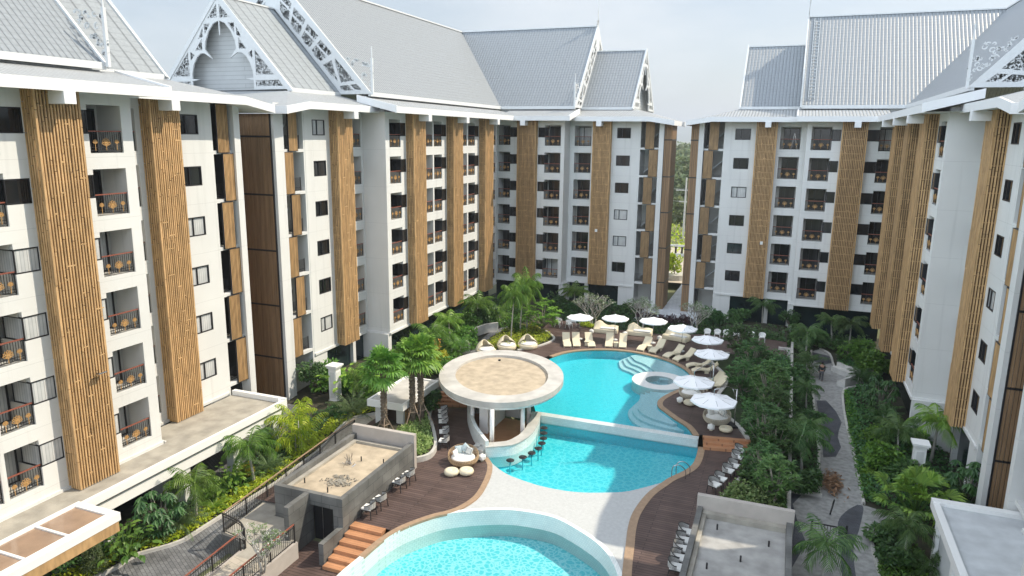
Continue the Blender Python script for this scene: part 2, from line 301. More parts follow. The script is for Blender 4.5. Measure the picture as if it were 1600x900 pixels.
# ------------------------------------------------------------------ mesh helpers
class MB:
    def __init__(s): s.v = []; s.f = []
    def add(s, vs, fs):
        b = len(s.v); s.v.extend([tuple(p) for p in vs]); s.f.extend([tuple(i + b for i in f) for f in fs]); return s
    def box(s, x0, x1, y0, y1, z0, z1):
        if x0 > x1: x0, x1 = x1, x0
        if y0 > y1: y0, y1 = y1, y0
        if z0 > z1: z0, z1 = z1, z0
        return s.add([(x0, y0, z0), (x1, y0, z0), (x1, y1, z0), (x0, y1, z0), (x0, y0, z1), (x1, y0, z1), (x1, y1, z1), (x0, y1, z1)],
                     [(0, 3, 2, 1), (4, 5, 6, 7), (0, 1, 5, 4), (1, 2, 6, 5), (2, 3, 7, 6), (3, 0, 4, 7)])
    def obox(s, c, ax, ay, az):
        c, ax, ay, az = map(Vector, (c, ax, ay, az))
        vs = [c + ax * i + ay * j + az * k for k in (-1, 1) for i, j in ((-1, -1), (1, -1), (1, 1), (-1, 1))]
        return s.add(vs, [(0, 3, 2, 1), (4, 5, 6, 7), (0, 1, 5, 4), (1, 2, 6, 5), (2, 3, 7, 6), (3, 0, 4, 7)])
    def bar(s, a, b, w, h=None, up=(0, 0, 1)):
        a, b = Vector(a), Vector(b); d = (b - a)
        if d.length < 1e-6: return s
        d.normalize(); upv = Vector(up)
        if abs(d.dot(upv)) > .98: upv = Vector((1, 0, 0))
        sd_ = d.cross(upv).normalized(); u = sd_.cross(d).normalized()
        h = w if h is None else h
        return s.obox((a + b) / 2, d * ((b - a).length / 2), sd_ * (w / 2), u * (h / 2))
    def quad(s, *p): return s.add(p, [tuple(range(len(p)))])
    def tube(s, pts, rad, n=6, cap=True):
        pts = [Vector(p) for p in pts]; k = len(pts)
        rad = [rad] * k if isinstance(rad, (int, float)) else rad
        vs, fs = [], []; prev = None
        for i, p in enumerate(pts):
            d = (pts[min(i + 1, k - 1)] - pts[max(i - 1, 0)]).normalized()
            if prev is None:
                a = Vector((0, 0, 1)) if abs(d.z) < .9 else Vector((1, 0, 0))
                prev = d.cross(a).normalized()
            x = (prev - d * prev.dot(d)).normalized(); y = d.cross(x); prev = x
            for j in range(n):
                t = 2 * pi * j / n; vs.append(p + (x * cos(t) + y * sin(t)) * rad[i])
        for i in range(k - 1):
            for j in range(n):
                fs.append((i * n + j, i * n + (j + 1) % n, (i + 1) * n + (j + 1) % n, (i + 1) * n + j))
        if cap: fs.append(tuple(range(n - 1, -1, -1))); fs.append(tuple((k - 1) * n + j for j in range(n)))
        return s.add(vs, fs)
    def lathe(s, prof, n=24, c=(0, 0, 0), sx=1, sy=1):
        vs, fs = [], []; k = len(prof)
        for r, z in prof:
            for j in range(n):
                t = 2 * pi * j / n; vs.append((c[0] + r * cos(t) * sx, c[1] + r * sin(t) * sy, c[2] + z))
        for i in range(k - 1):
            for j in range(n):
                fs.append((i * n + j, i * n + (j + 1) % n, (i + 1) * n + (j + 1) % n, (i + 1) * n + j))
        return s.add(vs, fs)
    def poly(s, outer, z, holes=()):
        """flat polygon (with holes) at height z, facing up"""
        rings = [[Vector((p[0], p[1], 0)) for p in r] for r in [outer] + list(holes)]
        flat = [p for r in rings for p in r]
        fs = []
        for t in tessellate_polygon(rings):
            a, b, c = (flat[i] for i in t)
            fs.append(tuple(t) if (b - a).cross(c - a).z > 0 else tuple(reversed(t)))
        return s.add([(p.x, p.y, z) for p in flat], fs)
    def wall(s, path, z0, z1, closed=False):
        k = len(path); n = k if closed else k - 1
        vs = [(p[0], p[1], z0) for p in path] + [(p[0], p[1], z1) for p in path]
        return s.add(vs, [(i, (i + 1) % k, (i + 1) % k + k, i + k) for i in range(n)])
    def prism(s, outer, z0, z1, holes=()):
        s.poly(outer, z1, holes); s.poly(outer, z0, holes)
        for r in [outer] + list(holes): s.wall(r, z0, z1, True)
        return s
    def band(s, a, b, z0, z1):
        """solid strip between two matching curves"""
        k = len(a)
        vs = [(*p[:2], z1) for p in a] + [(*p[:2], z1) for p in b] + [(*p[:2], z0) for p in a] + [(*p[:2], z0) for p in b]
        fs = []
        for i in range(k - 1):
            fs += [(i, i + 1, k + i + 1, k + i), (2 * k + i, 3 * k + i, 3 * k + i + 1, 2 * k + i + 1), (i, 2 * k + i, 2 * k + i + 1, i + 1), (k + i, k + i + 1, 3 * k + i + 1, 3 * k + i)]
        fs += [(0, k, 3 * k, 2 * k), (k - 1, 3 * k - 1, 4 * k - 1, 2 * k - 1)]
        return s.add(vs, fs)
    def mesh(s, name, m, smooth=False, fix=False):
        me = bpy.data.meshes.new(name); me.from_pydata(s.v, [], s.f)
        if isinstance(m, str): m = MT[m]
        me.materials.append(m)
        if fix:
            bm = bmesh.new(); bm.from_mesh(me); bmesh.ops.recalc_face_normals(bm, faces=bm.faces); bm.to_mesh(me); bm.free()
        if smooth: me.polygons.foreach_set('use_smooth', [True] * len(me.polygons))
        me.update(); return me
    def build(s, name, m, parent=None, smooth=False, fix=False, mw=None):
        return put(name, s.mesh(name, m, smooth, fix), parent, mw)

def put(name, me, parent=None, mw=None):
    o = bpy.data.objects.new(name, me); COL.objects.link(o)
    if mw is not None: o.matrix_basis = mw
    if parent is not None:
        o.parent = parent
        if mw is not None or parent.get('_world'):
            o.matrix_parent_inverse = Matrix.Translation(-parent.location)
    return o

def tag(o, label=None, cat=None, group=None, kind=None):
    if label: o['label'] = label
    if cat: o['category'] = cat
    if group: o['group'] = group
    if kind: o['kind'] = kind
    return o
def struct(o): return tag(o, kind='structure')
def thing(name, label, cat, loc=(0, 0, 0), rz=0, group=None, world=False):
    o = bpy.data.objects.new(name, None); COL.objects.link(o); o.empty_display_size = .2
    o.location = loc; o.rotation_euler = (0, 0, rz)
    if world: o['_world'] = 1
    return tag(o, label, cat, group)
KIDS = {}
def dup(root, loc, rz=0, label=None, group=None, scale=None):
    r = root.copy(); COL.objects.link(r); r.location = loc; r.rotation_euler = (0, 0, rz)
    if scale is not None: r.scale = scale if not isinstance(scale, (int, float)) else (scale,) * 3
    if label: r['label'] = label
    if group: r['group'] = group
    for ch in list(root.children):
        c = ch.copy(); COL.objects.link(c); c.parent = r
        for g in list(ch.children):
            d = g.copy(); COL.objects.link(d); d.parent = c
    return r

def spline(pts, n=8, closed=False):
    """Catmull-Rom through the points"""
    P = [Vector(p) for p in pts]; k = len(P); o = []
    for i in range(k if closed else k - 1):
        if closed: a, b, c, d = P[i - 1], P[i], P[(i + 1) % k], P[(i + 2) % k]
        else: a, b, c, d = P[max(i - 1, 0)], P[i], P[i + 1], P[min(i + 2, k - 1)]
        for j in range(n):
            t = j / n
            o.append(.5 * ((2 * b) + (c - a) * t + (2 * a - 5 * b + 4 * c - d) * t * t + (3 * b - a - 3 * c + d) * t ** 3))
    if not closed: o.append(P[-1])
    return [tuple(p) for p in o]
def offset(path, d, closed=False):
    k = len(path); o = []
    for i, p in enumerate(path):
        a = Vector(path[i - 1] if (i or closed) else p); b = Vector(path[(i + 1) % k] if (i < k - 1 or closed) else p)
        t = (b - a); t = Vector((t[0], t[1])).normalized()
        o.append((p[0] - t.y * d, p[1] + t.x * d))
    return o
def inside(p, poly):
    x, y = p[0], p[1]; c = False; j = len(poly) - 1
    for i in range(len(poly)):
        xi, yi = poly[i][0], poly[i][1]; xj, yj = poly[j][0], poly[j][1]
        if (yi > y) != (yj > y) and x < (xj - xi) * (y - yi) / (yj - yi) + xi: c = not c
        j = i
    return c
# ------------------------------------------------------------------ ground, decks, pools
def S2(pts, n=6, closed=False): return [(p[0], p[1]) for p in spline([(a, b, 0) for a, b in pts], n, closed)]
D1, D2 = 1.0, 1.5
rim = S2([(-16.85, 25.4), (-16.75, 26.9), (-16.4, 28.2), (-15.6, 29.6), (-14.9, 30.35), (-13.6, 31.2), (-12.1, 31.85), (-10.1, 32.0), (-8.6, 31.4), (-7, 30.3), (-6.0, 28.9), (-5.45, 27.4),
          (-5.2, 25), (-5.5, 22), (-7, 19.5), (-10, 18.2), (-13.5, 18.6), (-16, 20.5), (-16.9, 23)], 6, True)
upR = S2([(-17.9, 56.4), (-17.1, 58.1), (-15.6, 59.5), (-13.7, 60.35), (-11.8, 60.5), (-10.2, 60.1), (-8.7, 59.3), (-7.5, 58.2), (-6.65, 57.0), (-6.15, 55.6), (-6.15, 54.2), (-6.5, 52.8), (-7.2, 51.2), (-7.65, 49.6),
          (-7.5, 48.4), (-6.8, 47.4), (-6.0, 46.4), (-5.1, 45.4), (-4.5, 44.1)], 5)
upL = S2([(-15.1, 44.1), (-15.9, 45.8), (-17.4, 49), (-18.4, 52.5), (-18.3, 55), (-17.9, 56.4)], 5)
upper = upL[:-1] + upR
barw = S2([(-14.75, 43.6), (-14.2, 41.5), (-14.05, 40.1), (-14.2, 39.0), (-14.65, 37.9), (-15.75, 37.25)], 5)
bnd = S2([(-15.75, 37.25), (-15.1, 36.5), (-14.0, 35.7), (-12.9, 35.3), (-11.4, 35.0), (-9.6, 35.1), (-8.0, 35.7), (-7.1, 36.2), (-6.3, 37.0), (-5.45, 38.0)], 5)
lowR = S2([(-5.45, 38.0), (-5.1, 38.7), (-4.5, 39.8), (-4.15, 40.8), (-4.05, 42.0), (-4.1, 43.6)], 5)
lower = barw[:-1] + bnd[:-1] + lowR
copR = S2([(-4.1, 43.6), (-4.05, 42.0), (-4.15, 40.8), (-4.5, 39.8), (-5.1, 38.7), (-5.45, 37.8), (-5.9, 36.5), (-6.15, 35.1), (-6.25, 33.7), (-6.15, 32.3), (-5.95, 31.0), (-5.75, 29.6), (-5.4, 27.4), (-5.15, 25), (-5.3, 22.5)], 5)
copL = S2([(-16.85, 25.3), (-16.75, 26.9), (-16.4, 28.2), (-15.6, 29.6), (-14.95, 30.35), (-14.5, 31.2), (-14.25, 32.5), (-14.45, 34.2), (-14.8, 35.6), (-15.2, 36.5), (-15.8, 37.2)], 5)
b_end = min(range(len(rim)), key=lambda i: (Vector(rim[i]) - Vector((-14.9, 30.35))).length)
r_end = min(range(len(rim)), key=lambda i: (Vector(rim[i]) - Vector((-5.75, 28.3))).length)
far_left, far_right = -9000, 9000

g = MB().poly([(-6000, -2000), (6000, -2000), (6000, 9000), (-6000, 9000)], -.012, [rim, upper, lower])
MT['field'] = mat('grassy_plain', (.12, .15, .06), .95, var=.35, vs=.02, col2=(.17, .16, .10), detail=9)
struct(g.build('ground', 'field'))

# front pool: ring wall, floor, water
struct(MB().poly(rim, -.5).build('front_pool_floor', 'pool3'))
rim_o = offset(rim, -.22, True) if abs(sum((rim[i][0] * rim[(i + 1) % len(rim)][1] - rim[(i + 1) % len(rim)][0] * rim[i][1]) for i in range(len(rim)))) else rim
area = sum((rim[i][0] * rim[(i + 1) % len(rim)][1] - rim[(i + 1) % len(rim)][0] * rim[i][1]) for i in range(len(rim)))
rim_o = offset(rim, -.24 if area > 0 else .24, True)
ro, ri = rim_o + rim_o[:1], rim + rim[:1]
struct(MB().band(ro, [(p[0], p[1]) for p in ri], -.95, 1.004).build('front_pool_rim', 'tile', fix=True))
struct(MB().poly(rim, .15).build('front_pool_water', 'water'))
# lower pool
struct(MB().wall(lower, -.35, .895, True).build('lower_pool_wall', 'tile_dk'))
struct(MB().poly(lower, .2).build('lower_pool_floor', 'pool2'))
struct(MB().poly(lower, .965).build('lower_pool_water', 'water'))
# beach entry between the lower pool and the front pool
i0, i1 = b_end, r_end
rimseg = [rim[i] for i in range(i0, i1 + 1)] if i1 > i0 else [rim[i] for i in range(i0, i1 - 1, -1)]
beach = bnd + [p for p in copR if p[1] < 37.9 and p[1] > 28.4] + list(reversed(rimseg)) + [p for p in copL if p[1] > 30.6]
struct(MB().poly(beach, .945).build('beach_entry', 'beach'))
# upper pool
struct(MB().wall(upper, .2, 1.395, True).build('upper_pool_wall', 'tile_dk'))
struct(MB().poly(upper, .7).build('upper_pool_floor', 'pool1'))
struct(MB().poly(upper, 1.455).build('upper_pool_water', 'water'))
struct(MB().box(-15.1, -4.15, 43.56, 44.14, .90, 1.475).build('infinity_edge_wall', 'weir'))
# pale shelf, curved steps and whirlpool island in the upper pool
isl = (-8.35, 53.95)
sN = [S2(p, 5) for p in ([(-12.8, 59.4), (-12.2, 57.6), (-11.3, 56.9), (-10.6, 56.2), (-9.7, 55.2)], [(-12.5, 59.6), (-11.85, 58.0), (-10.95, 57.3), (-10.2, 56.5), (-9.4, 55.5)],
                         [(-12.2, 59.8), (-11.5, 58.4), (-10.6, 57.7), (-9.9, 56.8), (-9.2, 55.8)], [(-11.9, 60.0), (-11.2, 58.8), (-10.3, 58.1), (-9.6, 57.2), (-9.0, 56.2)])]
sS = [S2(p, 5) for p in ([(-9.5, 52.3), (-9.25, 50.7), (-9.45, 49.0), (-9.5, 47.9), (-9.0, 46.6), (-8.2, 45.7), (-7.2, 45.3), (-5.3, 45.15)], [(-9.1, 52.2), (-8.95, 50.7), (-9.15, 49.1), (-9.2, 48.0), (-8.7, 46.9), (-7.95, 46.2), (-7.0, 45.8), (-5.6, 45.55)],
                         [(-8.7, 52.1), (-8.6, 50.6), (-8.85, 49.2), (-8.85, 48.1), (-8.35, 47.2), (-7.6, 46.6), (-6.9, 46.3), (-6.1, 46.0)])]
def cap(path, a): # close a step curve along the pool's right edge
    i = min(range(len(upR)), key=lambda k: (Vector(upR[k]) - Vector(path[-1])).length)
    j = min(range(len(upR)), key=lambda k: (Vector(upR[k]) - Vector(path[0])).length)
    return i, j
st = MB()
for k, p in enumerate(sN):
    ring = p + [(-8.4, 54.6), (-6.6, 55.4)] + [q for q in reversed(upR) if q[1] > 55.4 and q[0] > p[0][0] + .1]
    ring = [(x, y) for x, y in ring]
    st.prism(ring, .3 if k == 0 else .80 + .15 * (k - 1), .86 + .15 * k)
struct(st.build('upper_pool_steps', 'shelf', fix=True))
st = MB()
for k, p in enumerate(sS):
    ring = p + [q for q in reversed(upR) if q[1] < 52.6 and q[1] > p[-1][1] + .05] + [(-8.3, 53)]
    st.prism(ring, .3 if k == 0 else .82 + .18 * (k - 1), .88 + .18 * k)
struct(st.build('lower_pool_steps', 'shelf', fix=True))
circ = lambda c, r, n=48, sx=1: [(c[0] + r * cos(2 * pi * i / n) * sx, c[1] + r * sin(2 * pi * i / n)) for i in range(n)]
struct(MB().prism(circ(isl, 2.12), .2, 1.475, [circ(isl, 1.08)]).build('whirlpool_island', mat('white_ring_tile', (.70, .71, .69), .5, var=.05, vs=6), fix=True))
struct(MB().poly(circ(isl, 1.09), 1.0).build('whirlpool_floor', caustic_mat('whirlpool_caustics', (.16, .42, .48), (.42, .62, .66), 5, .2)))
struct(MB().poly(circ(isl, 1.08), 1.44).build('whirlpool_water', 'water_s'))

# copings (tan stone edges)
def coping(name, path, d, z, h=.10, m='coping', kerbup=.02):
    struct(MB().band(path, offset(path, d), z - h, z + kerbup).build(name, m, fix=True))
coping('pool_coping', list(reversed(upR)), -.38, D2)
coping('pool_coping', copR, .42, D1)
coping('pool_coping', copL, .30, D1)

# decks
cR = offset(copR, .40); cL = offset(copL, .28); cU = offset(list(reversed(upR)), -.36)
leftdeck = cL + [(-16.6, 37.9), (-17.4, 38.9), (-18.6, 40.8), (-19.3, 42.2), (-20.2, 43.8), (-22.3, 43.1), (-25.2, 43), (-25.2, 27.8), (-17.25, 27.8)]
leftdeck = [p for p in cL if p[1] > 27.75] + leftdeck[len(cL):]
struct(MB().poly(leftdeck, D1).build('wooden_deck', 'deck'))
rightdeck = [p for p in cR] + [(-5.0, 15), (1.3, 15), (1.3, 44.9), (-1.1, 43.9), (-3.9, 43.35)]
struct(MB().poly(rightdeck, D1).build('wooden_deck', 'deck'))
kerb1 = S2([(-1.1, 44.8), (-1.7, 46.5), (-2.7, 48.3), (-3.35, 49.8), (-3.6, 51.0), (-3.6, 52.4), (-3.4, 54.1), (-3.3, 55.9), (-3.8, 57.6), (-4.5, 59.2), (-5.2, 61.0), (-5.1, 62.3), (-3.8, 63.4)], 4)
updeck = [(p[0], p[1]) for p in cU if p[1] > 44.4] + [(-18.9, 55), (-19.2, 50), (-19.5, 45.6), (-21.3, 45.5), (-23.8, 46), (-24.5, 55.2), (-21.2, 56.8)] + \
    [(-20.0, 58.5), (-19.3, 60.8), (-19.6, 62.2), (-21.0, 64.0), (-22.4, 66), (-22.4, 69.0), (-17, 67.6), (-13.9, 67.3), (-10.5, 67.4), (-6.9, 69.0), (-1, 69.8), (0.8, 69.3), (0.8, 65), (-2.4, 64)] + list(reversed(kerb1)) + [(-3.95, 44.35)]
struct(MB().poly(updeck, D2).build('wooden_deck', 'deck'))
struct(MB().wall([(-22.4, 69.0), (-17, 67.6), (-13.9, 67.3), (-10.5, 67.4), (-6.9, 69.0), (-1, 69.8), (.8, 69.3)], 0, D2).build('deck_edge', 'kerb'))
struct(MB().poly([(-21.6, 26.95), (-19.05, 26.95), (-19.05, 25.45), (-17.1, 25.45), (-17.1, 14), (-20.6, 14), (-20.6, 25.4), (-21.6, 25.4)], .004).build('wooden_deck', 'deck'))
coping('planter_kerb', kerb1, .28, D2, .2, 'kerb', .10)
# deck steps
def steps(name, a, b, dirv, n, tread, z_top, rise, m='step'):
    """flight going down from the edge a-b in direction dirv"""
    mb = MB(); dv = Vector((*dirv, 0)).normalized(); A = Vector((*a, 0)); B = Vector((*b, 0))
    for k in range(n):
        o0, o1 = dv * (tread * k), dv * (tread * (k + 1) + (.0 if k < n - 1 else 0))
        z1 = z_top - rise * k; z0 = z1 - rise - (.0)
        p = [A + o0, B + o0, B + o1, A + o1]
        mb.add([(q.x, q.y, z0 - .02 * (k + 1)) for q in p] + [(q.x, q.y, z1) for q in p],
               [(3, 2, 1, 0), (4, 5, 6, 7), (0, 1, 5, 4), (1, 2, 6, 5), (2, 3, 7, 6), (3, 0, 4, 7)])
    return struct(mb.build(name, m, fix=True))
steps('deck_steps', (-3.95, 44.35), (-1.1, 44.85), (.17, -.98), 3, .36, D2 + .006, .165)
steps('deck_steps', (-23.1, 45.0), (-20.9, 45.75), (.36, -.93), 4, .42, D2 + .006, .125)
steps('deck_steps', (-19.0, 27.83), (-17.2, 27.83), (0, -1), 6, .46, D1 + .006, .166)
struct(MB().poly([(-19.05, 27.8), (-17.05, 27.8), (-17.05, 25.4), (-19.05, 25.4)], .003).build('step_base', 'step'))

# planters beside the decks
lp = S2([(-22.7, 43.2), (-21.8, 41.0), (-20.6, 39.2), (-19.85, 38.0), (-19.2, 36.8), (-19.0, 35.7), (-19.4, 35.0), (-20.2, 34.45)], 5)
lplant = lp + [(-24.4, 34.45), (-24.4, 43.2)]
coping('planter_kerb', lp, .20, 1.30, .32, 'kerb', .03)
struct(MB().poly(lplant, 1.24).build('planting_bed', 'soil'))
rp_edge = [(-1.05, 43.7), (-1.2, 41.7), (-1.4, 40.0), (-1.7, 38.7), (-2.0, 37.6), (-2.2, 36.7), (-2.6, 34.4)]
coping('planter_kerb', S2(rp_edge, 4), .18, 1.22, .25, 'kerb', .02)
rplant = rp_edge + [(1.15, 34.4), (1.15, 44.9), (-1.0, 44.9)]
struct(MB().poly(rplant, 1.18).build('planting_bed', 'soil'))
rplant2 = kerb1 + [(-2.4, 64), (1.15, 65), (1.15, 44.7)]
struct(MB().poly(rplant2, 1.46).build('lawn', mat('dark_lawn', (.028, .045, .014), .95, var=.4, vs=3, bump=.5, bs=40)))
tp = [(-24.5, 55.2), (-21.2, 56.8), (-20.0, 58.5), (-19.3, 60.8), (-19.6, 62.2), (-21.0, 64.0), (-22.4, 66), (-24.8, 66), (-25.2, 60)]
struct(MB().poly(tp, 1.50).build('planting_bed', 'soil'))
coping('planter_kerb', S2([(-21.2, 56.8), (-20.0, 58.5), (-19.3, 60.8), (-19.6, 62.2), (-21.0, 64.0)], 4), .2, 1.5, .2, 'kerb', .12)

# left side ground: path and bed climb gently away from the camera
def gz(y): return 0.0 if y < 31 else ((y - 31) / 12 * 1.0 if y < 43 else 1.0)
def strip(name, xl, xr, ys, dz, m):
    mb = MB(); vs = []
    for y in ys: vs += [(xl(y), y, gz(y) + dz), (xr(y), y, gz(y) + dz)]
    mb.add(vs, [(2 * i, 2 * i + 1, 2 * i + 3, 2 * i + 2) for i in range(len(ys) - 1)])
    return struct(mb.build(name, m))
def lerp_tab(tab):
    def f(y):
        if y <= tab[0][0]: return tab[0][1]
        for (a, xa), (b, xb) in zip(tab, tab[1:]):
            if y <= b: return xa + (xb - xa) * (y - a) / (b - a)
        return tab[-1][1]
    return f
kx = lerp_tab([(12, -28.4), (20, -28.25), (21.5, -27.95), (22.2, -28.0), (22.7, -27.9), (23.4, -27.4), (24.2, -26.85), (27, -26.8), (30.9, -26.6), (35, -26.5), (38, -27.0), (39.5, -27.2), (41, -25.6), (43, -25.0), (46, -24.8)])
YS = [12, 16, 19, 20, 21, 21.5, 22.2, 22.7, 23.2, 23.8, 24.4, 25.5, 27, 29, 31, 32.5, 34, 35, 36, 37, 38, 39, 39.5, 40, 41, 42, 43, 44.5, 46]
strip('planting_bed', lambda y: -33.3, kx, YS, .10, 'soil')
kz = MB(); a = [(kx(y), y) for y in YS]; b = [(kx(y) + .16, y) for y in YS]
for i in range(len(YS) - 1):
    z0, z1 = gz(YS[i]), gz(YS[i + 1])
    kz.add([(*a[i], z0 - .1), (*b[i], z0 - .1), (*b[i + 1], z1 - .1), (*a[i + 1], z1 - .1), (*a[i], z0 + .17), (*b[i], z0 + .17), (*b[i + 1], z1 + .17), (*a[i + 1], z1 + .17)],
           [(4, 5, 6, 7), (1, 2, 6, 5), (3, 0, 4, 7)])
struct(kz.build('path_kerb', 'kerb'))
strip('stone_path', kx, lambda y: -24.0 if y < 28 else -25.1, [y for y in YS if y <= 36], .012, 'pave')
strip('sand_path', kx, lambda y: -24.2, [y for y in YS if y >= 35], .016, 'sandpave')
strip('walking_path', lambda y: -32.6, lambda y: -29.9 if y < 38 else -31.4, [y for y in YS if 26 <= y <= 40], .115, 'pave')
struct(MB().poly([(-31.9, 46), (-24.0, 46), (-24.5, 55.2), (-25.2, 60), (-24.8, 66), (-22.4, 69), (-22.4, 80), (-33, 80), (-33.5, 46)], 1.03).build('planting_bed', 'soil'))
struct(MB().poly(S2([(-24.8, 44), (-24.9, 50), (-25.4, 56), (-26.2, 61), (-26.0, 64), (-25.2, 66.5)], 4) + S2([(-22.6, 67.5), (-24.2, 63), (-24.6, 59), (-23.7, 55), (-23.4, 50), (-22.9, 45.6)], 4), 1.20).build('stone_path', 'pave'))
struct(MB().poly([(-22.4, 69), (-17, 67.6), (-13.9, 67.3), (-10.5, 67.4), (-6.9, 69), (-1, 69.8), (.8, 69.3), (.8, 78), (-22.4, 80)], .95, [[(-14.6, 73.6), (-14.3, 78.5), (-8.7, 78.5), (-7.9, 73.4)]]).build('planting_bed', 'soil'))
struct(MB().poly([(-14.7, 73.5), (-8.0, 73.3), (-8.6, 80), (-10.45, 80), (-10.45, 96), (-12.55, 96), (-12.55, 80), (-14.3, 80)], .98).build('white_plaza', 'whitepave'))
struct(MB().poly([(-15, 96), (-8, 96), (-2, 128), (-30, 128)], .96).build('sandy_road', 'sandpave'))
# ramp landing by the left service building
struct(MB().prism([(-24.4, 24.7), (-23.6, 24.55), (-23.0, 24.35), (-22.45, 24.0), (-22.45, 23.3), (-20.75, 23.3), (-20.75, 25.4), (-21.5, 25.4), (-21.5, 26.85), (-23.2, 26.9), (-23.2, 35), (-25.05, 35), (-24.7, 28.6)], 0, .9).build('ramp_landing', 'concrete', fix=True))
rm = MB(); rm.add([(-22.5, 23.3, .9), (-20.8, 23.3, .9), (-20.8, 16, .05), (-22.5, 16, .05)], [(0, 3, 2, 1)])
struct(rm.build('ramp', 'sandpave'))
struct(MB().box(-20.8, -20.6, 14, 25.4, 0, .86).box(-22.7, -22.5, 14, 23.9, 0, .86).build('ramp_side_wall', 'beige'))
# right side: beds, path and the long planter wall
struct(MB().poly([(1.3, 15), (11, 15), (11, 80), (.8, 80), (.8, 69.3), (1.3, 65)], .06).build('planting_bed', 'soil'))
pR = [(3.8, 73.3), (4.6, 71.7), (4.8, 67.9), (5.2, 66.8), (6.7, 65.9), (6.6, 63.2), (5.3, 61.6), (5.0, 57.8), (5.0, 52.6), (5.15, 48), (5.15, 42.1), (5.2, 41.4), (6.1, 41.1), (6.5, 40.6), (6.1, 38.8), (5.5, 37.9), (5.2, 37.0), (5.3, 34.3), (5.5, 28)]
pL = [(1.4, 28), (1.4, 41.45), (3.05, 41.4), (3.05, 44.5), (3.2, 48.6), (3.1, 54.4), (3.05, 58), (2.95, 65), (3.15, 72.3)]
struct(MB().poly(pR + pL, .075).build('garden_path', 'pavelight'))
MB_ = MB()
MB_.poly([(3.2, 58.1), (3.9, 58.4), (4.5, 56.2), (4.78, 54.0), (4.5, 52.2), (4.38, 51), (4.5, 49.3), (4.1, 47.6), (3.35, 47.2), (3.3, 52)], .079)
MB_.poly(S2([(4.9, 41.3), (5.2, 41.0), (4.75, 38.2), (4.4, 36.5), (4.35, 33), (4.7, 28.5)], 4) + S2([(3.4, 28.5), (3.7, 33), (3.75, 36), (3.8, 38.8), (4.3, 40.3), (4.85, 41.2)], 4), .079)
MB_.poly([(3.15, 72), (4.6, 71.3), (4.75, 69), (4.1, 68.2), (3.2, 69)], .079)
MB_.poly([(1.42, 41.3), (2.0, 41.3), (1.55, 40.0), (1.75, 38.4), (2.2, 36), (1.42, 33)], .079)
struct(MB_.build('dark_paving_band', 'pavedark'))
coping('path_kerb', S2(list(reversed(pR[:12])), 3), -.16, .1, .1, 'kerb', .10)
coping('path_kerb', S2(list(reversed(pR[13:])), 3), -.16, .1, .1, 'kerb', .10)
coping('path_kerb', S2(list(reversed(pL[2:])), 3), -.16, .1, .1, 'kerb', .12)
struct(MB().box(1.3, 3.1, 41.42, 41.6, 0, .24).build('path_kerb', 'kerb'))

# distance: hills and the misty range
rr = random.Random(3)
def hills(name, y, x0, x1, h0, h1, m, n=90, seed=1):
    q = random.Random(seed); mb = MB(); ph = [q.uniform(0, 6) for _ in range(6)]; vs = []
    for i in range(n + 1):
        t = i / n; x = x0 + (x1 - x0) * t
        h = h0 + (h1 - h0) * (.5 + .22 * sin(t * 9 + ph[0]) + .16 * sin(t * 23 + ph[1]) + .08 * sin(t * 61 + ph[2]) + .04 * sin(t * 140 + ph[3]))
        vs += [(x, y - 900, -1), (x, y - 250, h * .55), (x, y, h), (x, y + 900, -1)]
    mb.add(vs, [(4 * i + j, 4 * i + 4 + j, 4 * i + 5 + j, 4 * i + 1 + j) for i in range(n) for j in range(3)])
    return struct(mb.build(name, m, smooth=True))
MT['hill'] = mat('wooded_hill', (.05, .085, .045), .95, var=.3, vs=.01)
hills('hills', 5200, -6500, 5200, 60, 150, 'hill', seed=4)
# ------------------------------------------------------------------ apartment buildings
FL = [3.95 + 3 * k for k in range(6)]
def fmat(ox, oy, rot): return Matrix.Translation((ox, oy, 0)) @ Matrix.Rotation(rot, 4, 'Z')
_cache = {}
def cached(key, fn):
    if key not in _cache: _cache[key] = fn()
    return _cache[key]

def lotus_mesh(r):
    """openwork lotus flower of bent flat bar, standing in front of the balusters (local x along, -y out)"""
    mb = MB(); cz = .50 if r > .2 else .52; t = .017 if r > .2 else .014
    def petal(ang, ln, wd):
        d = Vector((sin(ang), 0, cos(ang))); s = Vector((cos(ang), 0, -sin(ang))); c = Vector((0, -.055, cz - r * .35))
        L = [c, c + d * ln * .35 + s * wd, c + d * ln * .75 + s * wd * .7, c + d * ln, c + d * ln * .75 - s * wd * .7, c + d * ln * .35 - s * wd, c]
        for a, b in zip(L, L[1:]): mb.bar(a, b, t, .03, up=(0, 1, 0))
    for a in (-1.45, -.95, -.48, 0, .48, .95, 1.45): petal(a, r * (1.15 - .12 * abs(a)), r * .26)
    for a in (2.2, -2.2, pi): petal(a, r * .5, r * .16)
    mb.bar((0, -.05, .1), (0, -.05, cz - r * .6), .022)
    return mb.mesh('lotus_ornament', 'lotus')
def rail_mesh(w):
    mb = MB(); h = w / 2
    mb.box(-h, h, -.02, .02, .10, .135).box(-h, h, -.02, .02, .24, .265)
    mb.box(-h, -h + .04, -.02, .02, 0, 1.0).box(h - .04, h, -.02, .02, 0, 1.0)
    n = int(w / .115)
    for i in range(1, n): x = -h + w * i / n; mb.box(x - .011, x + .011, -.011, .011, .135, .98)
    return mb.mesh('balcony_railing', 'dark_metal')
def railtop_mesh(w): return MB().box(-w / 2 - .02, w / 2 + .02, -.032, .032, .98, 1.035).mesh('top_rail', 'redrail')
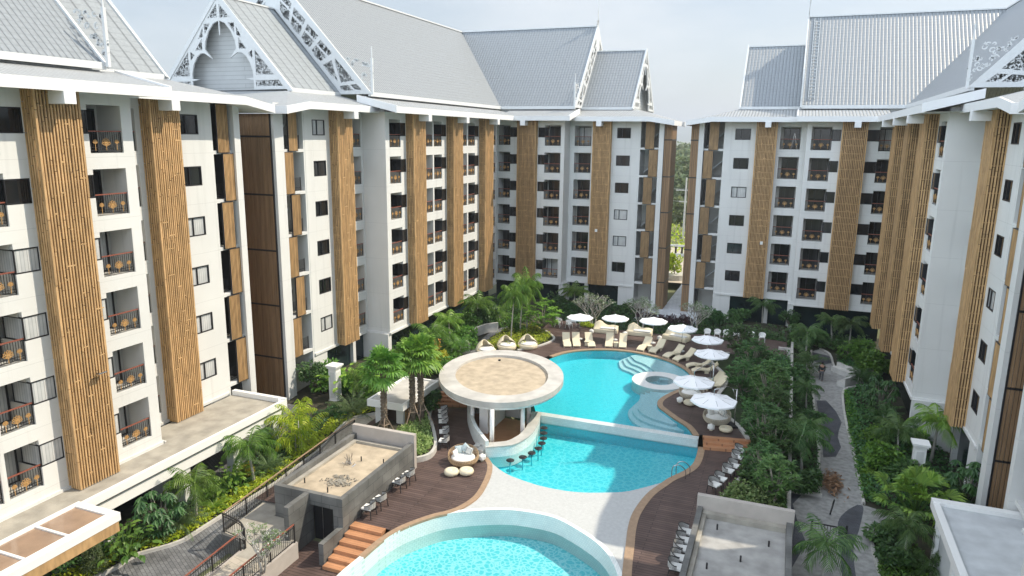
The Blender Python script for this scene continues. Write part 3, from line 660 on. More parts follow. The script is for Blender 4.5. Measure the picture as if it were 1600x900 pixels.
def window_meshes(w, h):
    f = MB(); t = .055
    f.box(-w / 2, w / 2, -.03, .08, 0, t).box(-w / 2, w / 2, -.03, .08, h - t, h).box(-w / 2, -w / 2 + t, -.028, .08, t, h - t).box(w / 2 - t, w / 2, -.028, .08, t, h - t)
    f.box(-w * .12 - .03, -w * .12 + .03, -.02, .08, t, h - t)
    g = MB().quad((-w / 2 + t, .05, t), (w / 2 - t, .05, t), (w / 2 - t, .05, h - t), (-w / 2 + t, .05, h - t))
    return f.mesh('window_frame', 'dark_frame'), g
def tower_mesh(seed, w, d, z0, z1):
    """slatted screen box: front at y=-d, sides back to y=0, irregular vertical battens and short ties"""
    q = random.Random(seed); mb = MB(); H = z1 - z0
    def col(px, py, sx, sy):
        z = z0
        while z < z1 - .05:
            ln = q.choice((1.6, 2.4, 3.2, 4.5)) * q.uniform(.85, 1.15); e = min(z + ln, z1)
            j = q.uniform(-.005, .005); k = q.uniform(0, .022)
            mb.box(px - sx / 2 + j, px + sx / 2 + j, py - sy / 2 - k * (1 if sx >= sy else 0), py + sy / 2, z, e - .03)
            z = e
    n = 15
    for i in range(n): col(-w / 2 + .05 + (w - .1) * i / (n - 1), -d + .03, .072 if i not in (0, n - 1) else .10, .06)
    ns = max(4, int(d / .135))
    for sgn in (-1, 1):
        for i in range(ns):
            y = -d + .12 + (d - .16) * i / (ns - 1); z = z0
            while z < z1 - .05:
                e = min(z + q.choice((.9, 1.3, 1.8, 2.4)), z1); k = q.uniform(-.012, .02)
                mb.box(sgn * (w / 2 - .03) - .03, sgn * (w / 2 - .03) + .03 + k * sgn, y - .042, y + .042, z, e - .03); z = e
    z = z0 + .5
    while z < z1:
        mb.box(-w / 2 + .02, w / 2 - .02, -d + .062, -d + .09, z, z + .05)
        for sgn in (-1, 1): mb.box(sgn * (w / 2 - .075) - .01, sgn * (w / 2 - .075) + .01, -d + .1, -.02, z, z + .05)
        for _ in range(1):
            x = q.uniform(-w / 2 + .1, w / 2 - .2); mb.box(x, x + q.choice((.14, .28, .42)), -d - .014, -d - .002, z + .1, z + .16)
        z += q.choice((.6, .75, .9))
    return mb.mesh('slatted_screen', 'slat')
def core_mesh(w, d, z0, z1): return MB().box(-w / 2 + .14, w / 2 - .14, -d + .20, -.003, z0 + .02, z1).mesh('screen_shade_core', 'slat_core')  # dark box painted as the shaded hollow behind the slats
def panel_meshes(w, h):
    q = random.Random(5); mb = MB(); n = 9
    for i in range(n):
        x = -w / 2 + .07 + (w - .14) * i / (n - 1); mb.box(x - .025, x + .025, -.05 - q.uniform(0, .015), 0, .04, h - .04)
    f = MB().box(-w / 2, -w / 2 + .05, -.06, .05, 0, h).box(w / 2 - .05, w / 2, -.06, .05, 0, h).box(-w / 2 + .05, w / 2 - .05, -.06, .05, 0, .05).box(-w / 2 + .05, w / 2 - .05, -.06, .05, h - .05, h)
    f.box(-w / 2 + .05, w / 2 - .05, .012, .03, .05, h - .05)
    return mb.mesh('slat_panel', 'slat'), f.mesh('panel_frame', 'dark_metal')

def facade(bld, FM, u0, sg, eF, ops, recess_from, e_end, end_bays=True, seed=0, detail=True, lit=False, tower_base=3.3, D=18.0, pil=(1.84, 2.36), front_brown=True):
    """one facade reckoned by the distance e from the gap between two buildings.
    window plane at v=2.2 (near the gap), front plane at v=0 (from eF on)"""
    q = random.Random(seed); T = 22.0
    U = lambda e: u0 + sg * e
    def B(mb, e0, e1, v0, v1, z0, z1): mb.box(U(e0), U(e1), v0, v1, z0, z1)
    def at(e, v, z): return FM @ Matrix.Translation((U(e), v, z))
    wl = MB(); inn = MB(); VW = 2.2; gf = MB()
    # ---- window plane: stair bay, window wall, strip balconies
    p0, p1 = pil; b0 = 1.03 if front_brown else p0 - .06
    B(wl, p0, p1, VW - .25, VW + .5, 0, T)
    B(wl, 4.55, 5.5, VW, VW + .25, 3.3, T); B(wl, 7.05, 9.95, VW, VW + .25, 3.3, T); B(wl, 11.9, eF, VW, VW + 1.6, 3.3, T)
    B(wl, 9.7, 9.95, VW + .25, VW + 1.6, 3.3, T); B(wl, 4.4, 4.56, VW + .02, VW + 3, 0, T)
    zs = [3.3] + [z for f in FL for z in (f + .9, f + 2.05)] + [T]
    for a, b in zip(zs[::2], zs[1::2]): B(wl, 5.5, 7.05, VW - .003, VW + .25, a, b)
    zs = [3.3] + [z for f in FL for z in (f, f + 2.25)] + [T]
    for a, b in zip(zs[::2], zs[1::2]): B(wl, 9.95, 11.9, VW - .003, VW + .22, a, b)
    B(inn, 9.96, 11.89, VW + 1.5, VW + 1.7, 3.3, T)
    for f in FL: B(inn, 9.96, 11.89, VW + .23, VW + 1.49, f - .2, f)
    # stair slabs, bands, flights
    B(inn, p1, 4.4, VW + 2.6, VW + 2.8, 0, T)
    for k, f in enumerate(FL):
        B(wl, p1, 4.55, VW + .03, VW + .35, f - .28, f - .06)
        B(inn, p1 + .01, 4.39, VW + .36, VW + 1.2, f - .28, f - .1)
    B(wl, p1, 4.55, VW + .03, VW + .35, FL[-1] + 2.75, T)
    # cornice band and ground floor
    for e0, e1, v in ((4.6, 9.6, VW), (9.6, eF - .02, VW), (eF - .1, e_end, 0)): B(wl, e0, e1, v - .09, v + .02, 3.22, 3.40)
    B(wl, eF - .09, eF - .003, -.09, VW, 3.222, 3.402)
    B(wl, 4.55, 6.2, VW + .02, VW + .3, 0, 3.3); B(wl, 9.8, 10.2, VW + .02, VW + .5, 0, 3.3); B(wl, eF - .3, eF + .25, .02, VW + .4, 0, 3.3)
    B(gf, 6.0, eF, VW + .32, VW + .5, 0, 3.3); B(gf, eF + .1, e_end, .9, 1.1, 0, 3.3)
    # ---- front plane
    B(wl, eF, eF + .12, 0, VW + 1.6, 3.302, T)
    edges = []                                         # piers are what is left between openings and side windows
    cur = eF + .12
    for kind, a, b in ops:
        if a > cur + .001: edges.append((cur, a))
        cur = b
    if cur < e_end: edges.append((cur, e_end))
    for a, b in edges: B(wl, a, b, 0, 1.6, 3.3, T)
    zs = [3.3] + [z for f in FL for z in (f, f + 2.25)] + [T]
    for a, b in zip(zs[::2], zs[1::2]): B(wl, eF + .1, e_end - .002, -.004, .22, a, b)
    B(inn, eF + .13, e_end - .01, 1.6, 1.8, 0, T)
    for f in FL: B(inn, eF + .13, e_end - .01, .23, 1.59, f - .2, f)
    for kind, a, b in ops:
        if kind == 's':
            for f in FL: B(wl, a, b, 0, .2, f, f + .9); B(wl, a, b, 0, .2, f + 2.0, f + 2.26)
        if kind == 'o':
            for e in (a + .02, b - .02): pass
    # top lip, roof slab
    B(inn, 2.4, e_end, VW + .1, VW + 4, T - .1, T + .05)
    wl_me = wl.mesh('wall', 'white'); put('wall', wl_me, bld, FM)
    put('balcony_wall', inn.mesh('balcony_wall', 'inner'), bld, FM)
    put('ground_floor_glazing', gf.mesh('ground_floor_glazing', 'teal_glass'), bld, FM)
    # brown cladding at the gap
    br = MB(); n = 4
    for i in range(n if front_brown else 0): B(br, 1.03 + .81 * i / n + .015, 1.03 + .81 * (i + 1) / n - .015, VW - .06, VW + .06, 0, T - .4)
    m = int(D * 5)
    for i in range(m):
        v = VW + .02 + D * i / m; B(br, b0 - .03, b0 + .03, v + .014, v + D / m - .014, 0, T - .4)
    put('brown_cladding', br.mesh('brown_cladding', 'brown'), bld, FM)
    bk = MB(); B(bk, b0 + .045, max(1.835, p1 + .2), VW + .52, VW + D, 0, T - .4)
    if front_brown: B(bk, b0 + .045, 1.835, VW + .08, VW + .515, 0, T - .4)
    for z in (4.05, 7.95, 11.9, 15.8, 19.75): B(bk, b0 - .045, b0 + .04, VW, VW + D, z - .06, z + .06)
    if front_brown:
        for z in (4.05, 7.95, 11.9, 15.8, 19.75): B(bk, .99, 1.84, VW - .075, VW - .062, z - .06, z + .06)
    if front_brown: B(bk, 1.80, 1.845, VW - .08, VW - .01, 0, T - .4)
    else: B(bk, b0 - .05, b0 + .05, VW - .02, VW + .06, 0, T - .4)
    put('cladding_rails', bk.mesh('cladding_rails', 'dark_frame'), bld, FM)
    # body of the building behind
    bd = MB(); B(bd, p1 + .3 if D > 10 else 4.6, e_end, VW + 4.2, VW + 18, 0, T); B(bd, p1 + .3, 4.59, VW + 4.2, VW + D, 0, T); put('rear_wall', bd.mesh('rear_wall', 'grey_paint'), bld, FM)
    if not detail: return
    # ---- towers
    rail = lambda e0, e1, v, f: None
    towers = [(7.6, 9.62, VW)] + [(a, b, 0.0) for kind, a, b in ops if kind == 't']
    for i, (a, b, v) in enumerate(towers):
        w = round(b - a, 2); sd_ = (seed * 7 + i) % 4
        tm = cached(('tw', sd_, w), lambda: tower_mesh(sd_ * 31 + 5, w, .76, tower_base, 21.75))
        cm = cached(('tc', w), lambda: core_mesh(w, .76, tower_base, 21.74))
        o = put('slatted_screen', tm, bld, at((a + b) / 2, v, 0)); put_child(o, 'screen_shade_core', cm)
        bl = MB().box(-.28, .28, -1.74, -.005, 21.12, 21.66).mesh('eave_bracket', 'fascia')
        put('eave_bracket', cached(('br',), lambda: bl), bld, at((a + b) / 2 + .12, v, 0))
        if seed in (1, 2, 3) and i == 1:
            pass
    # ---- windows
    wf, wg = cached(('win',), lambda: window_meshes(1.5, 1.12))
    for k, f in enumerate(FL):
        o = put('window', wf, bld, at(6.275, VW + .02, f + .915))
        gm = 'glass'
        if lit and k <= 3: gm = 'curtain'
        elif q.random() < .16: gm = 'curtain'
        elif q.random() < .35: gm = 'glass2'
        put_child(o, 'window_glass', cached(('wg', gm), lambda: wg.mesh('window_glass', gm)))
    # ---- balconies
    cols = [(9.97, 11.88, VW)] + [(a, b, 0.0) for kind, a, b in ops if kind == 'o']
    for (a, b, v) in cols:
        w = round((b - a - .04) / .05) * .05
        rm_, rt_, lm_ = cached(('rail', w), lambda: (rail_mesh(w), railtop_mesh(w), None))
        big, small = cached(('lot',), lambda: (lotus_mesh(.25), lotus_mesh(.13)))
        for k, f in enumerate(FL):
            o = put('balcony_railing', rm_, bld, at((a + b) / 2, v + .10, f + .02)); put_child(o, 'top_rail', rt_); put_child(o, 'lotus_ornament', big)
            for sx in (-.33, .33): put_child(o, 'lotus_ornament', small).location = (sx * w, 0, 0)
            dw = min(1.5, w - .15)
            df, dg = cached(('door', dw), lambda: window_meshes(dw, 2.1))
            side = (b - a) / 2 - dw / 2 - .05
            o = put('balcony_door', df, bld, at((a + b) / 2 + side * .6, v + (1.48 if v == 0 else 1.42), f + .005))
            gm = 'curtain' if (lit and k <= 3 and q.random() < .85) else ('curtain' if q.random() < .10 else 'glass2' if q.random() < .35 else 'glass')
            put_child(o, 'door_glass', cached(('dg', dw, gm), lambda: dg.mesh('door_glass', gm)))
    for kind, a, b in ops:
        if kind != 's' or (b - a) < .3: continue
        w = b - a
        # glazed bay that turns the corner into the neighbouring balcony
        left_open = any(k2 == 'o' and abs(b2 - a) < .02 for k2, a2, b2 in ops)
        so = (-1 if left_open else 1) * sg
        fr = MB(); h = 1.08; d = 1.25; x = so * w / 2
        fr.box(-w / 2, w / 2, .0, .06, 0, .055).box(-w / 2, w / 2, .0, .06, h - .055, h)
        for xx in (-w / 2 + .025, w / 2 - .025): fr.box(xx - .025, xx + .025, .001, .059, .055, h - .055)
        fr.box(x - .03, x + .03, .06, d, 0, .055).box(x - .03, x + .03, .06, d, h - .055, h).box(x - .03, x + .03, d - .05, d, .055, h - .055)
        fm = cached(('sw', round(w, 2), so), lambda: fr.mesh('side_window', 'dark_frame'))
        x2 = x - so * .004
        gl = MB().quad((-w / 2, .03, .05), (w / 2, .03, .05), (w / 2, .03, h - .05), (-w / 2, .03, h - .05)).quad((x2, .03, .05), (x2, d, .05), (x2, d, h - .05), (x2, .03, h - .05))
        dado = MB().box(x - .05, x + .05, .2, 1.55, -.9, -.002); head = MB().box(x - .05, x + .05, .2, 1.55, h + .002, h + .3)
        for k, f in enumerate(FL):
            o = put('side_window', fm, bld, at((a + b) / 2, .02, f + .91))
            gm = 'curtain' if (lit and k <= 3) else ('glass2' if q.random() < .3 else 'glass')
            put_child(o, 'window_glass', cached(('sg', round(w, 2), so, gm), lambda: gl.mesh('window_glass', gm)))
            put_child(o, 'window_dado', cached(('sd', round(w, 2), so), lambda: dado.mesh('window_dado', 'inner'))); put_child(o, 'window_head', cached(('sh', round(w, 2), so), lambda: head.mesh('window_head', 'inner')))
    # ---- stair bay: staggered slatted panels, balustrades, flights
    pm, pf = cached(('pan',), lambda: panel_meshes(1.0, 2.98))
    bal = cached(('bal',), lambda: rail_mesh(2.05))
    fl = MB(); fl.obox((0, 0, 1.5), (.85, 0, .75), (0, .45, 0), (0, 0, .08)); flm = cached(('fl',), lambda: fl.mesh('stair_flight', 'grey_paint'))
    for k, f in enumerate(FL):
        e = p1 + (4.5 - p1) * (.475 if k % 2 == 1 else .26)
        o = put('slat_panel', pm, bld, at(e, VW - .03, f - .22)); put_child(o, 'panel_frame', pf)
        put('stair_balustrade', bal, bld, at((p1 + 4.5) / 2, VW + .28, f - .08))
        put('stair_flight', flm, bld, at(3.4, VW + 1.9, f - .6))
    pt = MB(); B(pt, p1 + .04, 4.51, VW - .05, VW - .0, FL[-1] + 2.76, FL[-1] + 2.82); put('panel_rail', pt.mesh('panel_rail', 'dark_metal'), bld, FM)

def put_child(o, name, me):
    c = bpy.data.objects.new(name, me); COL.objects.link(c); c.parent = o
    return c

OPS = [('o', 12.72, 14.55), ('s', 14.55, 15.42), ('t', 15.45, 17.62), ('s', 17.65, 18.78), ('o', 18.78, 20.35), ('o', 20.6, 22.22), ('s', 22.22, 23.16), ('t', 23.2, 25.3),
       ('s', 25.33, 26.3), ('o', 26.3, 27.88), ('o', 28.15, 29.85), ('s', 29.85, 30.82), ('t', 30.88, 33.05), ('s', 33.08, 33.7), ('o', 33.7, 35.5)]
OPF = [('o', 12.85, 14.72), ('s', 14.72, 15.5), ('t', 15.55, 17.75), ('s', 17.78, 18.84), ('o', 18.84, 20.3)]
OPN = OPS[:10] + [('o', 28.15, 29.85), ('s', 29.85, 30.82), ('t', 30.88, 33.05)]
C0 = 39.55
lf = thing('apartment_building', 'white L-shaped apartment block with sunlit slatted towers beyond the brown clad recess', 'apartment building', (-31, 60, 0), 0, 'apartment blocks round the pool', True)
rf = thing('apartment_building', 'white L-shaped apartment block whose courtyard walls are all in shade', 'apartment building', (9, 60, 0), 0, 'apartment blocks round the pool', True)
ln = thing('apartment_building', 'nearest white apartment block with curtained balconies above a weathered concrete canopy', 'apartment building', (-31, 20, 0), 0, 'apartment blocks round the pool', True)
rn = thing('apartment_building', 'plain white apartment block opposite the curtained balconies', 'apartment building', (9, 20, 0), 0, 'apartment blocks round the pool', True)
FML, FMR, FMF = fmat(-31, 0, pi / 2), fmat(8.6, 0, -pi / 2), fmat(0, 77.8, 0)
facade(lf, FML, C0, 1, 12.1, OPS, 9.9, 35.75, seed=1, pil=(.98, 1.92), front_brown=False)
facade(lf, FMF, -11.5, -1, 12.42, OPF, 9.9, 20.8, seed=2, D=3.2)
facade(ln, FML, C0, -1, 12.1, OPN, 9.9, 50.0, seed=3, lit=True, pil=(2.3, 2.82), front_brown=False)
facade(rf, FMR, -C0, -1, 12.1, OPS, 9.9, 35.75, seed=4, pil=(1.3, 2.2), front_brown=False)
facade(rf, FMF, -11.5, 1, 12.42, OPF, 9.9, 20.8, seed=5, D=3.2)
facade(rn, FMR, -C0, 1, 12.1, OPN, 9.9, 50.0, seed=6, detail=False, pil=(2.3, 2.82), front_brown=False)

# ------------------------------------------------------------------ roofs
def scroll(mb, poly, n, sc, seed, to3):
    """fill a panel with cut-out curls: short spiral ribbons, as plates"""
    q = random.Random(seed); xs = [p[0] for p in poly]; ys = [p[1] for p in poly]; tries = 0; got = 0
    while got < n and tries < n * 14:
        tries += 1
        c = (q.uniform(min(xs), max(xs)), q.uniform(min(ys), max(ys)))
        if not inside(c, poly): continue
        got += 1; a0 = q.uniform(0, 6.28); tw = q.choice((-1, 1)); r0 = sc * q.uniform(.6, 1.15); prev = None; w = sc * .20
        for i in range(11):
            t = i / 10; r = r0 * (1 - .78 * t); a = a0 + tw * t * 5.2
            p = (c[0] + r * cos(a), c[1] + r * sin(a)); ww = w * (.5 + .7 * sin(pi * min(1, t * 1.2 + .15)))
            nx, ny = cos(a), sin(a)
            e = ((p[0] - nx * ww, p[1] - ny * ww), (p[0] + nx * ww, p[1] + ny * ww))
            if prev and inside(p, poly):
                for dy in (0, .05): mb.quad(to3(*prev[0], dy), to3(*prev[1], dy), to3(*e[1], dy), to3(*e[0], dy))
            prev = e
def plate(mb, outer, holes, to3, th):
    rings = [[Vector((p[0], p[1], 0)) for p in r] for r in [outer] + list(holes)]
    flat = [p for r in rings for p in r]; tris = tessellate_polygon(rings)
    for d in (0, th): mb.add([to3(p.x, p.y, d) for p in flat], [tuple(t) for t in tris])
    for r in rings:
        k = len(r)
        mb.add([to3(p.x, p.y, 0) for p in r] + [to3(p.x, p.y, th) for p in r], [(i, (i + 1) % k, (i + 1) % k + k, i + k) for i in range(k)])
def arc(c, r0, r1, a0, a1, n=8): return [(c[0] + r0 * cos(a0 + (a1 - a0) * i / n), c[1] + r1 * sin(a0 + (a1 - a0) * i / n)) for i in range(n + 1)]
def mirror(p): return [(-x, y) for x, y in reversed(p)]

def small_gable(bld, to3, sid_mat, Bh=6.2, H=6.75, seed=1):
    fr = MB(); sc = MB()
    half = [(0, 4.95)] + [(.55, 4.75), (1.05, 4.2), (1.4, 3.5), (1.5, 2.9), (.85, 2.2), (1.6, 2.62), (1.95, 2.62), (2.35, 2.35), (2.7, 1.85), (2.92, 1.2), (2.95, .75), (2.2, .68), (2.95, .58), (2.95, .0)]
    opening = half + mirror(half)[0:-1]
    outer = [(Bh + .25, -.12), (0, H + .15), (-Bh - .25, -.12), (-2.95, -.12)] + [(-2.951, 0)] + [p for p in mirror(half)][1:-1] + [(0, 4.95)] + half[1:-1] + [(2.951, 0), (2.95, -.12)]
    panels = [[(.12, 5.15), (1.05, 5.15), (.12, 6.15)], [(3.2, .95), (4.85, .95), (3.2, 2.75)], [(3.15, .12), (5.6, .12), (5.25, .55), (3.15, .55)], [(1.75, 2.85), (2.45, 2.85), (1.75, 3.7)], [(1.6, 3.85), (2.1, 3.65), (1.6, 4.5)], [(.85, 4.75), (1.4, 4.0), (1.45, 4.75)],
              [(2.55, 2.5), (2.98, 2.1), (2.98, 2.75)]]
    panels = panels + [mirror(p) for p in panels]
    plate(fr, outer, panels, to3, .12)
    for i, p in enumerate(panels):
        ar = abs(sum(p[j][0] * p[(j + 1) % len(p)][1] - p[(j + 1) % len(p)][0] * p[j][1] for j in range(len(p)))) / 2
        scroll(sc, p, int(12 + ar * 34), .17, seed * 50 + i, lambda a, b, d: to3(a, b, .03 + d))
    # raised bargeboards
    for s in (-1, 1):
        pts = [(s * (Bh + .35), -.25), (0, H + .27), (0, H - .15), (s * (Bh - .12), -.25)]
        plate(fr, pts, [], lambda a, b, d: to3(a, b, -.05 + d), .05 - .003)
    # pendant and spear points
    fr.bar(to3(0, 4.95, .06), to3(0, 3.9, .06), .09)
    o = fr.build('gable_frame', 'trim', bld); s = sc.build('gable_scrollwork', 'trim', None)
    s.parent = o
    MB().quad(to3(-Bh, -.1, .9), to3(Bh, -.1, .9), to3(0, H - .1, .9)).build('gable_siding', sid_mat, bld)
def big_gable(bld, to3, sid_mat, Bh=8.9, H=9.75, seed=1, Bs=6.35, Hs=6.9):
    """openwork band along both rakes outside the smaller roof in front"""
    fr = MB(); sc = MB(); outer = [(Bh + .25, -.15), (0, H + .2), (-Bh - .25, -.15), (-Bs, -.15), (0, Hs), (Bs, -.15)]
    panels = []
    def bl(s, t): # along the right rake s, across the band t
        o0, o1 = Vector((Bh, 0)), Vector((0, H)); n0, n1 = Vector((Bs, 0)), Vector((0, Hs))
        a = o0.lerp(o1, s); b = n0.lerp(n1, s); p = a.lerp(b, t); return (p.x, p.y)
    cuts = [(.02, .07), (.10, .30), (.34, .46), (.49, .60), (.63, .75), (.78, .9)]
    for a, b in cuts:
        if a == .10:
            panels.append([bl(a, .2), bl(b, .22), bl(b - .02, .34), bl(a, .72)]); panels.append([bl(a + .02, .8), bl(b, .42), bl(b, .86), bl(a + .1, .88)])
        else:
            m_ = (a + b) / 2; panels.append([bl(a, .18), bl(b, .22), bl(b, .46), bl(a, .42)]); panels.append([bl(a, .5), bl(b, .54), bl(b, .84), bl(m_, .9), bl(a, .84)])
    panels = panels + [mirror(p) for p in panels]
    plate(fr, outer, panels, to3, .14)
    for i, p in enumerate(panels):
        ar = abs(sum(p[j][0] * p[(j + 1) % len(p)][1] - p[(j + 1) % len(p)][0] * p[j][1] for j in range(len(p)))) / 2
        scroll(sc, p, int(10 + ar * 26), .2, seed * 70 + i, lambda a, b, d: to3(a, b, .04 + d))
    # lace standing on the rake's foot and finials
    for s in (-1, 1):
        scroll(sc, [(s * (Bh + .4), .1), (s * (Bh + .4), 2.3), (s * (Bh - 2.2), 2.75), (s * (Bh - .1), .35)], 34, .17, seed + s, lambda a, b, d: to3(a, b, .05 + d))
        fr.bar(to3(s * (Bh + .3), -.2, .07), to3(s * (Bh + .3), 2.6, .07), .16); fr.bar(to3(s * (Bh + .3), 2.6, .07), to3(s * (Bh + .3), 3.5, .07), .06)
    sp = [(-.5, H - .3), (.5, H - .3), (.22, H + 1.4), (0, H + 2.6), (-.22, H + 1.4)]
    scroll(sc, sp, 40, .17, seed + 9, lambda a, b, d: to3(a, b, .05 + d))
    fr.bar(to3(0, H, .07), to3(0, H + 2.8, .07), .08); fr.bar(to3(0, H + 2.8, .07), to3(0, H + 3.7, .07), .035)
    o = fr.build('gable_frame', 'trim', bld); s = sc.build('gable_scrollwork', 'trim', None); s.parent = o
    MB().quad(to3(-Bh + .2, -.1, .7), to3(Bh - .2, -.1, .7), to3(0, H - .2, .7)).build('gable_siding', sid_mat, bld)
ZB, ZR, ZS = 23.3, 32.95, 30.05
def wing_roof(bld, xb, xr, y_gap, sgn, y_far, valley, seed, xe=1):
    """roof over a wing: ridge at xr, courtyard base at xb; the gable stands at y_gap+sgn*12.1 and faces the gap; runs to y_far"""
    dx = xb - xr; yg = y_gap + sgn * 12.15; ys = y_gap + sgn * 5.8
    rf_ = MB()
    if valley:     # meets the far block's roof at a valley
        yb, yr = valley
        rf_.quad((xb, yg, ZB), (xb, yb, ZB), (xr, yr, ZR), (xr, yg, ZR))
        rf_.quad((xr - dx, yg, ZB), (xr - dx, yr + abs(dx), ZB), (xr, yr, ZR), (xr, yg, ZR))
    else:
        rf_.quad((xb, yg, ZB), (xb, y_far, ZB), (xr, y_far, ZR), (xr, yg, ZR)); rf_.quad((xr - dx, yg, ZB), (xr - dx, y_far, ZB), (xr, y_far, ZR), (xr, yg, ZR))
    rf_.build('roof', 'roof_y', bld)
    yend = valley[0] if valley else y_far
    s = 1 if dx > 0 else -1
    MB().box(xb - s * .1, xb + s * .12, min(yg, yend), max(yg, yend), ZB - .32, ZB + .02).build('roof_gutter', 'trim', bld)
    MB().box(xb - s * .45, xb - s * .3, min(yg, yend), max(yg, yend), ZB - .75, ZB - .33).build('eave_board', 'trim', bld)
    MB().bar((xr, yg, ZR + .03), (xr, valley[1] if valley else y_far, ZR + .03), .3, .14).build('ridge_cap', 'trim', bld)
    # smaller roof in front of the gable
    sx = 6.2 if dx > 0 else -6.2
    sr = MB()
    for k in (1, -1): sr.quad((xr + k * sx, ys, ZB), (xr + k * sx, yg, ZB), (xr, yg, ZS), (xr, ys, ZS))
    sr.build('porch_roof', 'smooth_y', bld)
    for k in (1, -1): MB().box(xr + k * sx - .1, xr + k * sx + .1, min(ys, yg), max(ys, yg), ZB - .3, ZB - .01).build('porch_gutter', 'trim', bld)
    MB().bar((xr, ys, ZS + .02), (xr, yg, ZS + .02), .24, .12).build('porch_ridge_cap', 'trim', bld)
    big_gable(bld, lambda a, b, d: (xr + a, yg + sgn * (d - .06), ZB + b), 'siding', abs(dx), ZR - ZB, seed)
    small_gable(bld, lambda a, b, d: (xr + a, ys + sgn * (d - .06), ZB + b), 'siding', 6.2, ZS - ZB, seed + 3)
def far_roof(bld, xg, xs, xv, xvr, yb, yr, sgn, seed):
    """roof over the far block: gable at xg facing the gap, valley at xv (base) and xvr (ridge)"""
    r = MB(); dy = yr - yb
    r.quad((xg, yb, ZB), (xv, yb, ZB), (xvr, yr, ZR), (xg, yr, ZR)); r.quad((xg, yr + dy, ZB), (2 * xvr - xv, yr + dy, ZB), (xvr, yr, ZR), (xg, yr, ZR))
    r.build('roof', 'roof_x', bld)
    MB().box(min(xg, xv), max(xg, xv), yb - .12, yb + .1, ZB - .32, ZB + .02).build('roof_gutter', 'trim', bld)
    MB().box(min(xg, xv), max(xg, xv), yb + .3, yb + .45, ZB - .75, ZB - .33).build('eave_board', 'trim', bld)
    MB().bar((xg, yr, ZR + .03), (xvr, yr, ZR + .03), .3, .14).build('ridge_cap', 'trim', bld)
    s2 = MB(); h = 6.2
    for k in (1, -1): s2.quad((xs, yr + k * h, ZB), (xg, yr + k * h, ZB), (xg, yr, ZS), (xs, yr, ZS))
    s2.build('porch_roof', roof_mat('porch_tiles_%d' % seed, 'x', .34, .3), bld)
    for k in (1, -1): MB().box(min(xs, xg), max(xs, xg), yr + k * h - .1, yr + k * h + .1, ZB - .3, ZB - .01).build('porch_gutter', 'trim', bld)
    MB().bar((xs, yr, ZS + .02), (xg, yr, ZS + .02), .24, .12).build('porch_ridge_cap', 'trim', bld)
    big_gable(bld, lambda a, b, d: (xg + sgn * (.06 - d), yr + a, ZB + b), 'siding_y', dy, ZR - ZB, seed)
    small_gable(bld, lambda a, b, d: (xs + sgn * (.06 - d), yr + a, ZB + b), 'siding_y', 6.2, ZS - ZB, seed + 3)
